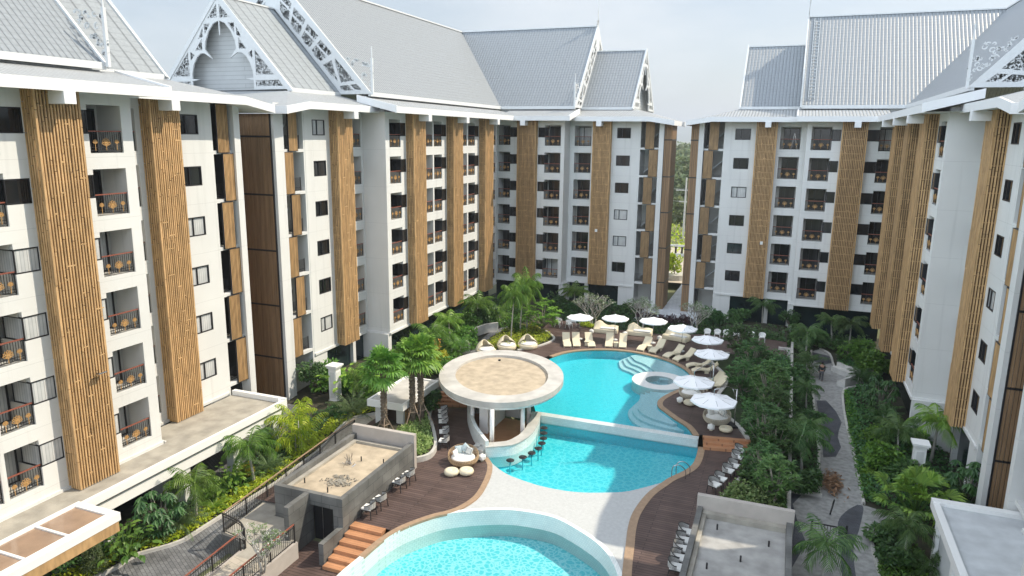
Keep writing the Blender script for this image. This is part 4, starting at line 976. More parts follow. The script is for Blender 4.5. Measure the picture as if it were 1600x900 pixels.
def skirt(bld, FM, u0, sg, eF, e_end, base_v, small_v, ext=0.0, gl=14):
    """low skirt roof with its deep white fascia, in facade space"""
    U = lambda e: u0 + sg * e
    VW = 2.2; vE = VW - 1.7; zt, zb = 22.12, 21.72; zl = 21.72
    tw = lambda e, v, z: FM @ Vector((U(e), v, z))
    sk = MB(); fa = MB(); zi = ZB - .35
    ve0 = -1.7
    e1 = eF - 1.05
    # window-plane run
    sk.quad(tw(3.2, vE, zt), tw(eF + .3, vE, zt), tw(eF + .3, small_v, zi + .1), tw(5.6, small_v, zi + .1))
    sk.quad(tw(.6, vE, zl), tw(3.2, vE, zt), tw(5.6, small_v, zi + .1))
    sk.quad(tw(.6, vE, zl), tw(5.6, small_v, zi + .1), tw(5.6, small_v + gl, zi + .1), tw(.6, small_v + gl, zl))
    def fas(e0, z0, e1_, z1, v, h=.47, t=.14):
        a, b = tw(e0, v, z0), tw(e1_, v, z1); c, d = tw(e0, v + t, z0), tw(e1_, v + t, z1); dz = Vector((0, 0, -h)); up = Vector((0, 0, .03))
        fa.add([a + dz, b + dz, d + dz, c + dz, a + up, b + up, d + up, c + up], [(0, 3, 2, 1), (4, 5, 6, 7), (0, 1, 5, 4), (1, 2, 6, 5), (2, 3, 7, 6), (3, 0, 4, 7)])
    fas(.6, zl, 3.2, zt, vE); fas(3.2, zt, eF + .2, zt, vE)
    # eave end facing the gap
    a = [tw(.595, vE - .004, zl), tw(.595, small_v + gl, zl)]; b = [tw(.74, vE - .004, zl), tw(.74, small_v + gl, zl)]; dz = Vector((0, 0, -.47)); up = Vector((0, 0, .03))
    fa.add([a[0] + dz, a[1] + dz, b[1] + dz, b[0] + dz, a[0] + up, a[1] + up, b[1] + up, b[0] + up], [(0, 3, 2, 1), (4, 5, 6, 7), (0, 1, 5, 4), (1, 2, 6, 5), (2, 3, 7, 6), (3, 0, 4, 7)])
    # front-plane run with its verge at the step
    ee = e_end + ext
    sk.quad(tw(e1, ve0, zt), tw(ee, ve0, zt), tw(ee, base_v, zi), tw(e1, base_v, zi))
    fas(e1, zt, ee, zt, ve0)
    p, q_ = tw(e1 - .006, ve0 - .006, zt + .004), tw(e1 - .006, base_v, zi); p2, q2 = tw(e1 + .13, ve0 - .006, zt + .004), tw(e1 + .13, base_v, zi)
    fa.add([p + dz, q_ + dz, q2 + dz, p2 + dz, p + up * 3, q_ + up * 3, q2 + up * 3, p2 + up * 3], [(0, 3, 2, 1), (4, 5, 6, 7), (0, 1, 5, 4), (1, 2, 6, 5), (2, 3, 7, 6), (3, 0, 4, 7)])
    # soffit
    so_ = MB(); zs_ = zb - .02
    so_.quad(tw(e1, ve0 + .1, zs_), tw(ee, ve0 + .1, zs_), tw(ee, 1.6, zs_ + .05), tw(e1, 1.6, zs_ + .05))
    so_.quad(tw(3.2, vE + .1, zs_), tw(eF, vE + .1, zs_), tw(eF, VW + .4, zs_ + .05), tw(3.2, VW + .4, zs_ + .05))
    so_.quad(tw(.65, vE + .1, zl - .4), tw(3.2, vE + .1, zs_), tw(3.2, VW + gl, zs_), tw(.65, VW + gl, zl - .4))
    ax = 'y' if abs(FM[0][0]) < .5 else 'x'
    sk.build('skirt_roof', 'skirt_' + ax, bld); fa.build('fascia', 'fascia', bld, fix=True); so_.build('soffit', 'white2', bld)
    MB().quad(tw(12.3, base_v + .2, ZB - .9), tw(ee, base_v + .2, ZB - .9), tw(ee, base_v + .2, ZB - .02), tw(12.3, base_v + .2, ZB - .02)).quad(tw(5.9, small_v - .1, ZB - .6), tw(12.2, small_v - .1, ZB - .6), tw(12.2, small_v - .1, ZB - .02), tw(5.9, small_v - .1, ZB - .02)).build('roof_upstand', 'grey_paint', bld)

wing_roof(lf, -32.4, -41.4, C0, 1, 0, (79.7, 88.4), 1)
far_roof(lf, -23.35, -17.4, -32.4, -41.4, 79.7, 88.4, 1, 2)
wing_roof(ln, -32.4, -41.4, C0, -1, -12, None, 3)
wing_roof(rf, 9.6, 18.5, C0, 1, 0, (79.7, 88.4), 4)
far_roof(rf, .12, -5.85, 9.6, 18.5, 79.7, 88.4, -1, 5)
wing_roof(rn, 9.6, 18.5, C0, -1, -12, None, 6)
skirt(lf, FML, C0, 1, 12.1, 35.75, 1.9, 4.3, ext=4)
skirt(lf, FMF, -11.5, -1, 12.42, 20.8, 2.3, 4.8, ext=-1.2, gl=4)
skirt(ln, FML, C0, -1, 12.1, 50, 1.9, 4.3)
skirt(rf, FMR, -C0, -1, 12.1, 35.75, 1.5, 4.0, ext=4)
skirt(rf, FMF, -11.5, 1, 12.42, 20.8, 2.3, 4.8, ext=-1.2, gl=4)
skirt(rn, FMR, -C0, 1, 12.1, 50, 1.5, 4.0)
# ------------------------------------------------------------------ concrete canopies and small buildings
def place(root, loc, rz=0): root.location = loc; root.rotation_euler = (0, 0, rz); return root
t = thing('concrete_canopy', 'long weathered concrete canopy along the foot of the nearest left block', 'canopy', (-30, 28, 0), world=True)
MB().box(-32.9, -29.15, 16.0, 35.2, 2.78, 3.25).build('roof_slab', 'concrete', t); MB().box(-32.9, -29.2, 34.9, 35.199, 3.252, 3.55).build('end_upstand', 'white2', t)
MB().box(-29.149, -28.95, 20.9, 35.2, 2.95, 3.36).box(-29.30, -29.152, 20.95, 35.1, 2.2, 2.77).box(-32.9, -28.95, 35.201, 35.4, 2.6, 3.45).build('fascia', 'white2', t)
for y in (22.5, 27.3, 31.0, 34.6): MB().box(-29.75, -29.25, y - .25, y + .25, 0, 2.78).build('column', 'white', t)
t = thing('skylight_canopy', 'flat white entrance canopy with bronze glass panels over the stone driveway', 'canopy', (-28, 18, 0), world=True)
f = MB(); f.box(-29.2, -28.95, 13.4, 21.0, 3.05, 3.42).box(-27.05, -26.62, 13.4, 21.0, 3.05, 3.42).box(-28.95, -27.05, 20.62, 21.0, 3.05, 3.42)
for y in (13.5, 15.1, 16.95, 18.8): f.box(-28.95, -27.05, y - .06, y + .06, 3.06, 3.415)
f.build('frame', 'white2', t)
for a, b in ((13.56, 15.04), (15.16, 16.89), (17.01, 18.74), (18.86, 20.62)): MB().box(-28.95, -27.05, a, b, 3.3, 3.35).build('glass_panel', 'brownglass', t)
MB().box(-26.75, -26.65, 13.4, 20.9, 2.55, 3.05).box(-28.9, -26.75, 20.8, 20.9, 2.6, 3.05).build('timber_fascia', 'slat', t)
for y in (14.5, 17.2): MB().box(-27.2, -26.85, y - .2, y + .2, 0, 3.05).build('column', 'white', t)

t = thing('service_building', 'grey stone service building with a sandy flat roof and dark doorway', 'building', (-21, 29, 0), world=True)
for x in (-19.3, -23.1): MB().box(x, x + .25, 26.9, 34.0, 0, 2.63).build('side_wall', 'stone_y', t)
MB().box(-22.85, -20.95, 26.9, 27.15, 0, 2.629).box(-20.95, -19.6, 26.9, 27.15, 2.0, 2.629).box(-19.6, -19.3, 26.9, 27.15, 0, 2.629).build('front_wall', 'stone_x', t)
MB().box(-21.24, -20.96, 25.28, 26.898, 0, 2.61).build('fin_wall', 'stone_y', t)
MB().box(-19.33, -19.06, 25.28, 26.898, 0, 1.14).build('stair_wall', 'stone_y', t)
MB().box(-20.94, -19.61, 27.2, 27.24, 0, 2.0).build('door', 'black', t)  # black sheet stands in for the unlit interior of the doorway
MB().box(-20.43, -20.38, 27.15, 27.199, 0, 2.0).build('door_post', 'steel', t)
MB().box(-22.85, -19.3, 27.15, 33.75, 2.0, 2.22).build('roof', 'sandroof', t)
MB().box(-22.84, -22.6, 27.16, 33.74, 2.22, 2.36).box(-22.6, -19.31, 33.55, 33.74, 2.22, 2.36).build('roof_upstand', 'concrete', t)
MB().box(-23.15, -19.0, 34.0, 34.28, 0, 3.12).build('rear_wall', 'beige', t)
for k, (x, y) in enumerate(((-21.0, 31.6), (-19.7, 31.8), (-20.6, 27.9), (-22.3, 28.3))): MB().tube([(x, y, 2.22), (x, y, 2.5)], .035, 8).build('roof_pipe', 'dark_metal', t)
q = random.Random(4)
d_ = MB()
for _ in range(16): x, y = -21.35 + q.gauss(0, .18), 30.9 + q.gauss(0, .16); d_.tube([(x, y, 2.24), (x + q.uniform(-.25, .25), y + q.uniform(-.2, .2), 2.24 + q.uniform(.05, .55))], .02, 5)
tag(d_.build('broken_bracket', 'steel'), 'pale broken metal bracket lying on the sandy roof of the sandy roofed service building', 'scrap')
d_ = MB()
for _ in range(240):
    x, y = -20.75 + q.gauss(0, .33), 29.1 + q.gauss(0, .28); r = q.uniform(.015, .045); d_.obox((x, y, 2.225 + r), (r, 0, r * .3), (0, r, 0), (0, -r * .2, r * .8))
tag(d_.build('gravel_heap', 'concrete'), 'low heap of gravel on the sandy roof of the sandy roofed service building', 'gravel', kind='stuff')

t = thing('service_building', 'grey roofed service building in shade with a tall beige rear wall', 'building', (-.7, 30, 0), world=True)
for x in (-2.95, 1.1): MB().box(x, x + .25, 20, 33.2, 0, 2.5).build('side_wall', 'stone_y', t)
MB().box(-2.7, 1.1, 20, 33.1, 1.9, 2.1).build('roof', 'greyroof', t)
MB().box(-2.69, 1.09, 32.85, 33.19, 2.1, 2.35).box(-2.69, -2.5, 20, 32.84, 2.1, 2.28).build('roof_upstand', 'concrete', t)
MB().box(-3.0, 1.42, 33.201, 33.48, 0, 3.05).build('rear_wall', 'beige', t)
for x, y in ((-1.9, 32.0), (-.7, 29.7), (-2.0, 28.6), (.4, 31.4)): MB().tube([(x, y, 2.1), (x, y, 2.38)], .04, 8).build('roof_pipe', 'dark_metal', t)

t = thing('hut', 'small white hut with flat pale roof and slatted side behind the fan palms', 'hut', (-23, 40, 0), world=True)
MB().box(-24.9, -22.5, 38.75, 43.6, 2.42, 2.72).build('roof', 'concrete_w', t)
MB().box(-25.05, -22.35, 38.6, 38.75, 2.36, 2.82).box(-22.5, -22.35, 38.75, 43.6, 2.36, 2.82).box(-25.05, -24.9, 38.75, 43.6, 2.36, 2.82).box(-25.05, -22.35, 43.6, 43.75, 2.36, 2.82).build('fascia', 'white2', t)
MB().box(-24.75, -23.95, 39.1, 39.3, .3, 2.42).box(-23.15, -22.62, 39.1, 39.3, .3, 2.42).box(-24.75, -24.55, 39.3, 43.3, .3, 2.42).box(-24.55, -22.62, 43.1, 43.3, .3, 2.42).box(-23.95, -23.15, 39.1, 39.3, 2.25, 2.42).build('wall', 'white', t)
MB().box(-23.95, -23.15, 39.4, 39.45, .3, 2.25).build('door', mat('dark_brown_door', (.035, .02, .012), .6), t)
s_ = MB()
for i in range(22): s_.box(-22.7, -22.6, 39.35 + i * .175, 39.44 + i * .175, .9, 2.4)
s_.build('slatted_side', 'slat', t)

# ------------------------------------------------------------------ round pool bar pavilion
t = thing('pool_bar', 'pool bar pavilion under a big oval white ring roof with sandy centre', 'pavilion', (-17.6, 43.9, 0), world=True)
def ell(c, a, b, n=72, a0=0, a1=2 * pi, s=1):
    return [(c[0] + s * (a[0] * cos(a0 + (a1 - a0) * i / n) + b[0] * sin(a0 + (a1 - a0) * i / n)), c[1] + s * (a[1] * cos(a0 + (a1 - a0) * i / n) + b[1] * sin(a0 + (a1 - a0) * i / n))) for i in range(n + (0 if abs(a1 - a0) > 6.2 else 1))]
CB = (-17.62, 43.95); EA, EB = (3.95, 1.65), (-2.1, 5.15)
oo = ell(CB, EA, EB); o2 = ell(CB, EA, EB, s=.965); ii = ell((-17.6, 43.95), (3.0, 1.1), (-1.6, 3.95))
MB().prism(oo, 3.55, 3.92, [ii]).build('roof_ring', 'concrete_w', t, fix=True)
MB().band(o2 + o2[:1], (lambda z: z + z[:1])(ell(CB, EA, EB, s=.90)), 3.36, 3.552).build('ring_underside', 'white2', t, fix=True)
MB().prism(ii, 3.6, 3.74).build('roof_centre', 'sandroof', t, fix=True)
MB().box(-19.1, -18.95, 47.0, 47.12, 3.74, 3.85).build('roof_outlet', 'black', t)
for x, y in ((-15.95, 38.3), (-14.75, 40.5), (-18.3, 40.6), (-19.3, 42.6), (-15.3, 43.2), (-19.6, 45.6), (-17.2, 47.8)): MB().tube([(x, y, .9), (x, y, 3.56)], .14, 14).build('column', 'white2', t, smooth=True)
ow = S2([(-19.6, 43.6), (-19.4, 42.2), (-18.6, 40.7), (-17.5, 39.0), (-16.6, 37.9), (-15.85, 37.05)], 6)
MB().band(ow, offset(ow, .22), .9, 2.05).build('outer_wall', 'tile', t, fix=True)
cw = S2([(-14.6, 43.6), (-14.15, 41.6), (-14.0, 40.1), (-14.15, 38.9), (-14.6, 37.9), (-15.85, 37.05)], 6)
MB().band(cw, offset(cw, -.5), .3, 1.62).build('counter', 'tile', t, fix=True)
MB().band(offset(cw, .06), offset(cw, -.58), 1.622, 1.70).build('counter_top', 'concrete_w', t, fix=True)
MB().poly([(p[0], p[1]) for p in ow] + list(reversed(cw)), .86).build('floor', 'step', t)
MB().box(-19.3, -16.2, 43.9, 44.2, .86, 3.5).build('back_wall', 'concrete_w', t)
MB().box(-17.8, -17.2, 40.6, 43.6, .87, 2.6).build('cabinet', 'white2', t)
for z in (1.3, 1.75, 2.2, 2.65): MB().box(-19.1, -18.0, 42.6, 43.2, z, z + .08).build('shelf', 'grey_paint', t)
MB().box(-16.35, -15.95, 36.9, 37.4, 1.0, 1.5).box(-16.75, -16.38, 37.3, 37.85, 1.0, 1.5).build('step_block', 'concrete_w', t)

# bar stools standing in the water
def disc(name, r, z0, z1, m, parent, n=20): return MB().lathe([(0, z1), (r * .96, z1), (r, z1 - .02), (r, z0 + .02), (r * .9, z0), (0, z0)], n).build(name, m, parent, smooth=True, fix=True)
SP = [(-14.0, 42.6), (-13.75, 41.8), (-13.5, 41.0), (-13.35, 40.25), (-13.3, 39.45), (-13.45, 38.65), (-13.75, 37.9), (-14.3, 37.2)]
SL = ['nearest the infinity edge wall', 'second from the infinity edge wall', 'third from the infinity edge wall', 'fourth from the infinity edge wall', 'fifth from the infinity edge wall', 'sixth from the infinity edge wall', 'last but one towards the pebble beach', 'nearest the pebble beach']
s0 = thing('bar_stool', 'black round stool in the pool, ' + SL[0], 'stool', (*SP[0], 0), 0, 'stools along the pool bar')
disc('seat', .25, 1.0, 1.06, 'black', s0); MB().tube([(0, 0, -.34), (0, 0, 1.0)], .045, 12).build('post', 'pool2', s0, smooth=True)
for p, l in list(zip(SP, SL))[1:]: dup(s0, (*p, 0), 0, 'black round stool in the pool, ' + l)

# ------------------------------------------------------------------ umbrellas
def umb_canopy(r, n=8):
    _H = .36; mb = MB(); vs = [(0, 0, .36)]; m = 4
    for j in range(1, m + 1):
        for i in range(n * 2):
            a = 2 * pi * i / (n * 2); rr_ = r * j / m * (cos(pi / n) * 1.005 if i % 2 else 1); sag = .02 * sin(pi * j / m) + (.03 * (j / m) if i % 2 else 0)
            vs.append((rr_ * cos(a), rr_ * sin(a), _H * (1 - j / m) ** 1.1 - sag))
    k = n * 2; fs = [(0, 1 + i, 1 + (i + 1) % k) for i in range(k)]
    for j in range(m - 1): fs += [(1 + j * k + i, 1 + (j + 1) * k + i, 1 + (j + 1) * k + (i + 1) % k, 1 + j * k + (i + 1) % k) for i in range(k)]
    b = 1 + (m - 1) * k; off = len(vs)
    vs += [(vs[b + i][0] * 1.005, vs[b + i][1] * 1.005, vs[b + i][2] - .10) for i in range(k)]
    fs += [(b + i, off + i, off + (i + 1) % k, b + (i + 1) % k) for i in range(k)]
    return mb.add(vs, fs).mesh('canopy', 'umb')
def umbrella(label, loc, r, cant=None, zc=2.12, group='white umbrellas round the pool', rz=.3):
    t = thing('parasol', label, 'umbrella', loc, rz, group)
    c = put('canopy', cached(('uc', r), lambda: umb_canopy(r)), t); c.location = (0, 0, zc)
    for i in range(8):
        a = 2 * pi * i / 8; MB().bar((0, 0, zc + .31), (r * .97 * cos(a), r * .97 * sin(a), zc - .015), .022).build('rib', 'steel', t)
    MB().tube([(0, 0, zc + .28), (0, 0, zc + .44)], .025, 8).build('finial', 'steel', t)
    if cant:
        a = atan2(cant[1] - loc[1], cant[0] - loc[0]) - rz; d = math.hypot(cant[0] - loc[0], cant[1] - loc[1]); px, py = d * cos(a), d * sin(a)
        MB().tube([(px, py, 0), (px, py, 2.55)], .04, 10).build('pole', 'steel', t, smooth=True)
        MB().tube([(px, py, 2.5), (px * .55, py * .55, 2.86), (0, 0, 2.84)], .03, 8).tube([(px, py, 1.9), (px * .8, py * .8, 2.66)], .022, 6).build('arm', 'steel', t, smooth=True)
        MB().tube([(0, 0, 2.84), (0, 0, zc + .33)], .02, 6).build('hanger', 'steel', t)
        MB().box(px - .42, px + .42, py - .42, py + .42, 0, .09).build('base', 'black', t)
    else:
        MB().tube([(0, 0, 0), (0, 0, zc + .33)], .025, 10).build('pole', 'steel', t, smooth=True)
        disc('base', .3, 0, .08, 'grey_paint', t)
    return t
UL = ['white umbrella furthest left, beside the white chairs', 'white umbrella second from the left, over the first covered sofa', 'white umbrella third from the left, over the second covered sofa', 'white umbrella fourth from the left, in front of the right hand covered sofa',
      'white umbrella between the far loungers and the leafy trees', 'white umbrella above the pair of loungers on the right bend', 'tilted white cantilever umbrella beside the whirlpool', 'white cantilever umbrella nearest the camera, over the wicker loveseats']
UP = [(-16.4, 59.9), (-13.5, 61.2), (-10.2, 61.4), (-7.5, 59.9), (-5.2, 57.3), (-4.5, 53.7), (-5.1, 48.3), (-3.5, 45.2)]
UP = [(-17.3, 62.6), (-14.2, 63.6), (-10.75, 64.0), (-7.9, 62.4), (-5.45, 59.6), (-4.7, 55.6), (-5.15, 48.4), (-3.5, 45.2)]
for k in range(8):
    umbrella(UL[k], (*UP[k], D2), (1.22, 1.25, 1.28, 1.30, 1.32, 1.36, 1.42, 1.48)[k], {6: (-4.15, 51.6), 7: (-2.2, 46.7)}.get(k))

# ------------------------------------------------------------------ loungers, tables, sofas
def lounger_mesh():
    prof = [(0, .14), (.3, .27), (.65, .34), (1.0, .30), (1.3, .28), (1.62, .48), (2.02, .88)]
    P = spline([(a, b, 0) for a, b in prof], 4); mb = MB(); w = .34; th = .09; k = len(P)
    top = [(p[0], p[1]) for p in P]; bot = [(p[0] + .03, p[1] - th) for p in P]
    vs = [(s * w, x, z) for s in (-1, 1) for x, z in top] + [(s * w, x, z) for s in (-1, 1) for x, z in bot]
    fs = []
    for i in range(k - 1):
        fs += [(i, k + i, k + i + 1, i + 1), (2 * k + i, 2 * k + i + 1, 3 * k + i + 1, 3 * k + i), (i, i + 1, 2 * k + i + 1, 2 * k + i), (k + i, 3 * k + i, 3 * k + i + 1, k + i + 1)]
    fs += [(0, 2 * k, 3 * k, k), (k - 1, 2 * k - 1, 4 * k - 1, 3 * k - 1)]
    return mb.add(vs, fs).mesh('shell', 'cream', fix=True)
lg0 = thing('lounger', 'x', 'sun lounger', (0, 0, 0), 0, 'cream woven loungers round the upper pool')
put('shell', lounger_mesh(), lg0)
for y0, y1, z in ((.02, .16, .10), (.98, 1.3, .20)):
    for sx in (-1, 1): MB().box(sx * .31 - .03, sx * .31 + .03, y0, y1, 0, z).build('leg', 'cream', lg0)
LG = [((-17.5, 59.5), (-18.3, 61.5), 'leftmost of the loungers, pushed against its neighbour'), ((-16.75, 59.9), (-17.4, 61.7), 'second lounger from the left, pushed against the leftmost one'), ((-15.5, 60.4), (-16.4, 62.3), 'third lounger from the left, right of the first side table'),
      ((-14.1, 60.95), (-14.5, 63.0), 'fourth lounger from the left, straight in front of a side table'), ((-12.9, 61.2), (-13.3, 63.3), 'fifth lounger from the left, facing straight down the pool'), ((-11.3, 61.0), (-10.9, 63.0), 'sixth lounger from the left, in the last of the sun'),
      ((-10.2, 60.8), (-9.6, 62.8), 'seventh lounger from the left, at the shade edge'), ((-8.9, 59.9), (-7.7, 61.7), 'eighth lounger, first one wholly in the shade'), ((-8.0, 59.3), (-6.6, 60.9), 'ninth lounger, behind the fourth umbrella pole'),
      ((-6.9, 58.1), (-4.9, 58.6), 'tenth lounger, pointing across the deck beside a low table'), ((-6.3, 57.0), (-4.3, 57.5), 'eleventh lounger, beneath the umbrella on the right bend'), ((-5.2, 53.9), (-3.7, 55.4), 'twelfth lounger, behind the tilted umbrella'), ((-4.9, 53.0), (-3.5, 54.4), 'thirteenth lounger, closest to the wicker loveseats')]
for i, (a, b, l) in enumerate(LG):
    rz = atan2(-(b[0] - a[0]), b[1] - a[1]); o = lg0 if i == 0 else dup(lg0, (0, 0, 0))
    place(o, (a[0], a[1], D2 + .005), rz); o['label'] = 'cream lounger, ' + l
st0 = thing('side_table', 'x', 'side table', (0, 0, 0), 0, 'low cream tables between the loungers')
MB().box(-.22, .22, -.22, .22, .34, .40).build('top', 'cream', st0); MB().box(-.16, .16, -.16, .16, 0, .34).build('base', 'cream', st0)
for i, (p, l) in enumerate([((-16.1, 60.9), 'left of the third lounger'), ((-13.6, 61.6), 'between the fourth and fifth loungers'), ((-10.6, 61.8), 'between the sixth and seventh loungers, at the shade edge'), ((-8.0, 60.7), 'between the two loungers first in the shade'), ((-5.9, 58.0), 'between the two loungers on the right bend')]):
    o = st0 if i == 0 else dup(st0, (0, 0, 0)); place(o, (*p, D2 + .005), .2 * i); o['label'] = 'low cream side table ' + l

def wavy_sofa(label, a, b, seed):
    """long woven sofa under a pale cover: high curled back at its left end running down to the right"""
    d = Vector((b[0] - a[0], b[1] - a[1], 0)); L = d.length; rz = atan2(d.y, d.x)
    t = thing('sofa', label, 'sofa', (*a, D2 + .005), rz, 'covered wavy sofas on the far deck')
    n = 16; vs = []; fs = []; m = 7
    for i in range(n + 1):
        s = i / n; x = L * s; hb = .55 + .50 * math.exp(-((s - .22) / .22) ** 2) + .12 * math.exp(-((s - .8) / .2) ** 2); dy = .06 * sin(s * 7 + seed)
        for y, z in ((0 + dy, .02), (-.02 + dy, .36), (.12, .42), (.60, .44), (.80, hb * .9), (.98, hb), (1.1, .02)): vs.append((x, y, z))
    for i in range(n):
        for j in range(m - 1): fs.append((i * m + j, (i + 1) * m + j, (i + 1) * m + j + 1, i * m + j + 1))
    fs += [tuple(range(m)), tuple(n * m + j for j in reversed(range(m)))]
    MB().add(vs, fs).build('cover', 'wicker_w' if False else 'cream', t, smooth=True, fix=True)
    MB().box(.12, L - .12, .1, 1.0, 0, .06).build('base', 'wicker_w', t)
    MB().obox((L * .62, .36, .47), (L * .33, 0, 0), (0, .26, 0), (0, 0, .045)).build('seat_cushion', 'cushion', t)
    return t
wavy_sofa('pale covered wavy sofa furthest left, behind the second umbrella', (-16.7, 65.3), (-14.4, 65.6), 1)
wavy_sofa('pale covered wavy sofa in the middle, behind the third umbrella', (-13.6, 65.8), (-11.2, 65.8), 2)
wavy_sofa('pale covered wavy sofa furthest right, behind the fourth umbrella', (-10.2, 65.9), (-7.9, 65.1), 3)

def pebble_stool(): 
    bm = bmesh.new(); bmesh.ops.create_icosphere(bm, subdivisions=1, radius=.27)
    for v in bm.verts: v.co.z = v.co.z * .9 + .24
    me = bpy.data.meshes.new('facets'); bm.to_mesh(me); bm.free(); me.materials.append(MT['cushion']); return me
ps0 = thing('facet_stool', 'x', 'stool', (0, 0, 0), 0, 'white faceted stools on the decks'); put('body', pebble_stool(), ps0)
disc('foot', .12, 0, .03, 'cream', ps0)
for i, (p, z, l) in enumerate([((-16.75, 64.9), D2, 'at the left end of the leftmost covered sofa'), ((-13.6, 65.4), D2, 'between the leftmost and middle covered sofas'), ((-10.3, 65.2), D2, 'between the middle and right covered sofas'), ((-6.15, 49.55), D2, 'beside the wicker loveseat under the tilted umbrella'), ((-3.55, 45.35), D2, 'beside the nearer wicker loveseat on the upper deck'), ((-15.85, 36.55), D1, 'by the bar wall on the sunlit deck')]):
    o = ps0 if i == 0 else dup(ps0, (0, 0, 0)); place(o, (*p, z + .005), i * .7); o['label'] = 'white faceted stool ' + l

def shell_daybed(label, loc, rz):
    t = thing('daybed', label, 'daybed', loc, rz, 'cream shell daybeds behind the pavilion')
    MB().lathe([(0, .0), (.78, .0), (.85, .12), (.86, .34), (.8, .40), (0, .42)], 28).build('base', 'cream', t, smooth=True, fix=True)
    vs, fs = [], []; n, m = 18, 8
    for i in range(n + 1):
        a = pi * i / n
        for j in range(m + 1):
            f = j / m; r = .88 * cos(f * 1.25) + .02; vs.append((r * cos(a), .05 + r * sin(a) * .95, .3 + .95 * sin(f * 1.25) * (.55 + .45 * sin(a))))
    for i in range(n):
        for j in range(m): fs.append((i * (m + 1) + j, (i + 1) * (m + 1) + j, (i + 1) * (m + 1) + j + 1, i * (m + 1) + j + 1))
    o = MB().add(vs, fs).build('hood', 'cream', t, smooth=True); sm = o.modifiers.new('Solidify', 'SOLIDIFY'); sm.thickness = .05
    MB().lathe([(0, .52), (.6, .52), (.70, .48), (.70, .42), (0, .42)], 24).build('cushion', 'cushion', t, smooth=True, fix=True)
    return t
shell_daybed('cream shell daybed nearer the planter with yellow shrubs', (-20.75, 58.05, D2 + .005), .6)
shell_daybed('cream shell daybed in the middle, its round hood towards the bench', (-22.35, 57.0, D2 + .005), .8)
shell_daybed('cream shell daybed mostly hidden by the pavilion roof', (-23.5, 55.0, D2 + .005), 1.0)

def loveseat(label, loc, rz, m='wicker', pil='greycush'):
    t = thing('loveseat', label, 'loveseat', loc, rz, 'round wicker loveseats with cushions')
    n, k = 40, 9; vs, fs = [], []
    for j in range(k + 1):
        f = j / k
        for i in range(n):
            a = 2 * pi * i / n; top = .48 + .36 * (.5 + .5 * sin(a)) ** 1.3; r = .66 + .20 * sin(min(1, f * 1.15) * pi * .62); vs.append((r * cos(a) * 1.05, r * sin(a), .04 + (top - .04) * f))
    for j in range(k):
        for i in range(n): fs.append((j * n + i, j * n + (i + 1) % n, (j + 1) * n + (i + 1) % n, (j + 1) * n + i))
    o = MB().add(vs, fs).build('basket', m, t); w_ = o.modifiers.new('Wireframe', 'WIREFRAME'); w_.thickness = .034; w_.use_boundary = True
    MB().lathe([(0, .06), (.68, .06), (.76, .30), (0, .31)], 28).build('liner', 'slat_core' if m == 'wicker' else 'wicker_g', t, smooth=True, fix=True)
    MB().lathe([(0, .46), (.60, .46), (.70, .42), (.72, .34), (.66, .312), (0, .312)], 28).build('seat_cushion', 'cushion', t, smooth=True, fix=True)
    def pillow(c, ax, tilt, mm):
        bm = bmesh.new(); bmesh.ops.create_cube(bm, size=1); bmesh.ops.subdivide_edges(bm, edges=bm.edges, cuts=4, use_grid_fill=True)
        for v in bm.verts:
            e = (1 - (2 * v.co.x) ** 4) * (1 - (2 * v.co.z) ** 4); v.co.y *= .10 + .9 * max(0, e) ** .5; v.co = Vector((v.co.x * .46, v.co.y * .17, v.co.z * .46))
        me = bpy.data.meshes.new('pillow'); bm.to_mesh(me); bm.free(); me.materials.append(MT[mm]); me.polygons.foreach_set('use_smooth', [True] * len(me.polygons))
        o = put('pillow', me, t); o.location = c; o.rotation_euler = (tilt, .12 * (c[0] > 0) + .7 * (abs(c[0]) < .1), ax); return o
    pillow((-.30, .38, .68), .35, -.35, pil); pillow((.08, .46, .76), 0, -.3, 'greycush' if pil == 'greycush' else 'cushion'); pillow((.33, .26, .66), -.5, -.3, 'stripe'); pillow((-.45, .0, .60), 1.1, -.3, 'cushion')
    return t
loveseat('round tan wicker loveseat with blue grey pillows on the sunlit deck', (-16.75, 35.85, D1 + .005), .35)
loveseat('round beige wicker loveseat with white pillows nearest the deck steps', (-3.35, 46.85, D2 + .005), -.3, 'wicker_w', 'cushion')
loveseat('round beige wicker loveseat half hidden by the tilted umbrella', (-5.55, 51.0, D2 + .005), -.35, 'wicker_w', 'cushion')
pf0 = thing('pouf', 'x', 'pouf', (0, 0, 0), 0, 'cream round poufs')
MB().lathe([(.0, .27), (.12, .29), (.26, .33), (.38, .30), (.44, .19), (.40, .07), (.28, .0), (0, 0)], 28).build('body', 'cream', pf0, smooth=True, fix=True); disc('button', .05, .262, .285, 'cushion', pf0, 12)
for i, (p, z, l) in enumerate([((-16.75, 34.25), D1, 'left one of the pair in front of the tan loveseat'), ((-16.0, 34.65), D1, 'right one of the pair in front of the tan loveseat'), ((-2.65, 45.55), D2, 'in front of the loveseat nearest the deck steps'), ((-5.45, 49.45), D2, 'left one of the pair under the two cantilever umbrellas'), ((-4.65, 49.95), D2, 'right one of the pair, partly under the nearest cantilever umbrella')]):
    o = pf0 if i == 0 else dup(pf0, (0, 0, 0)); place(o, (*p, z + .005), 0); o['label'] = 'cream round pouf, ' + l

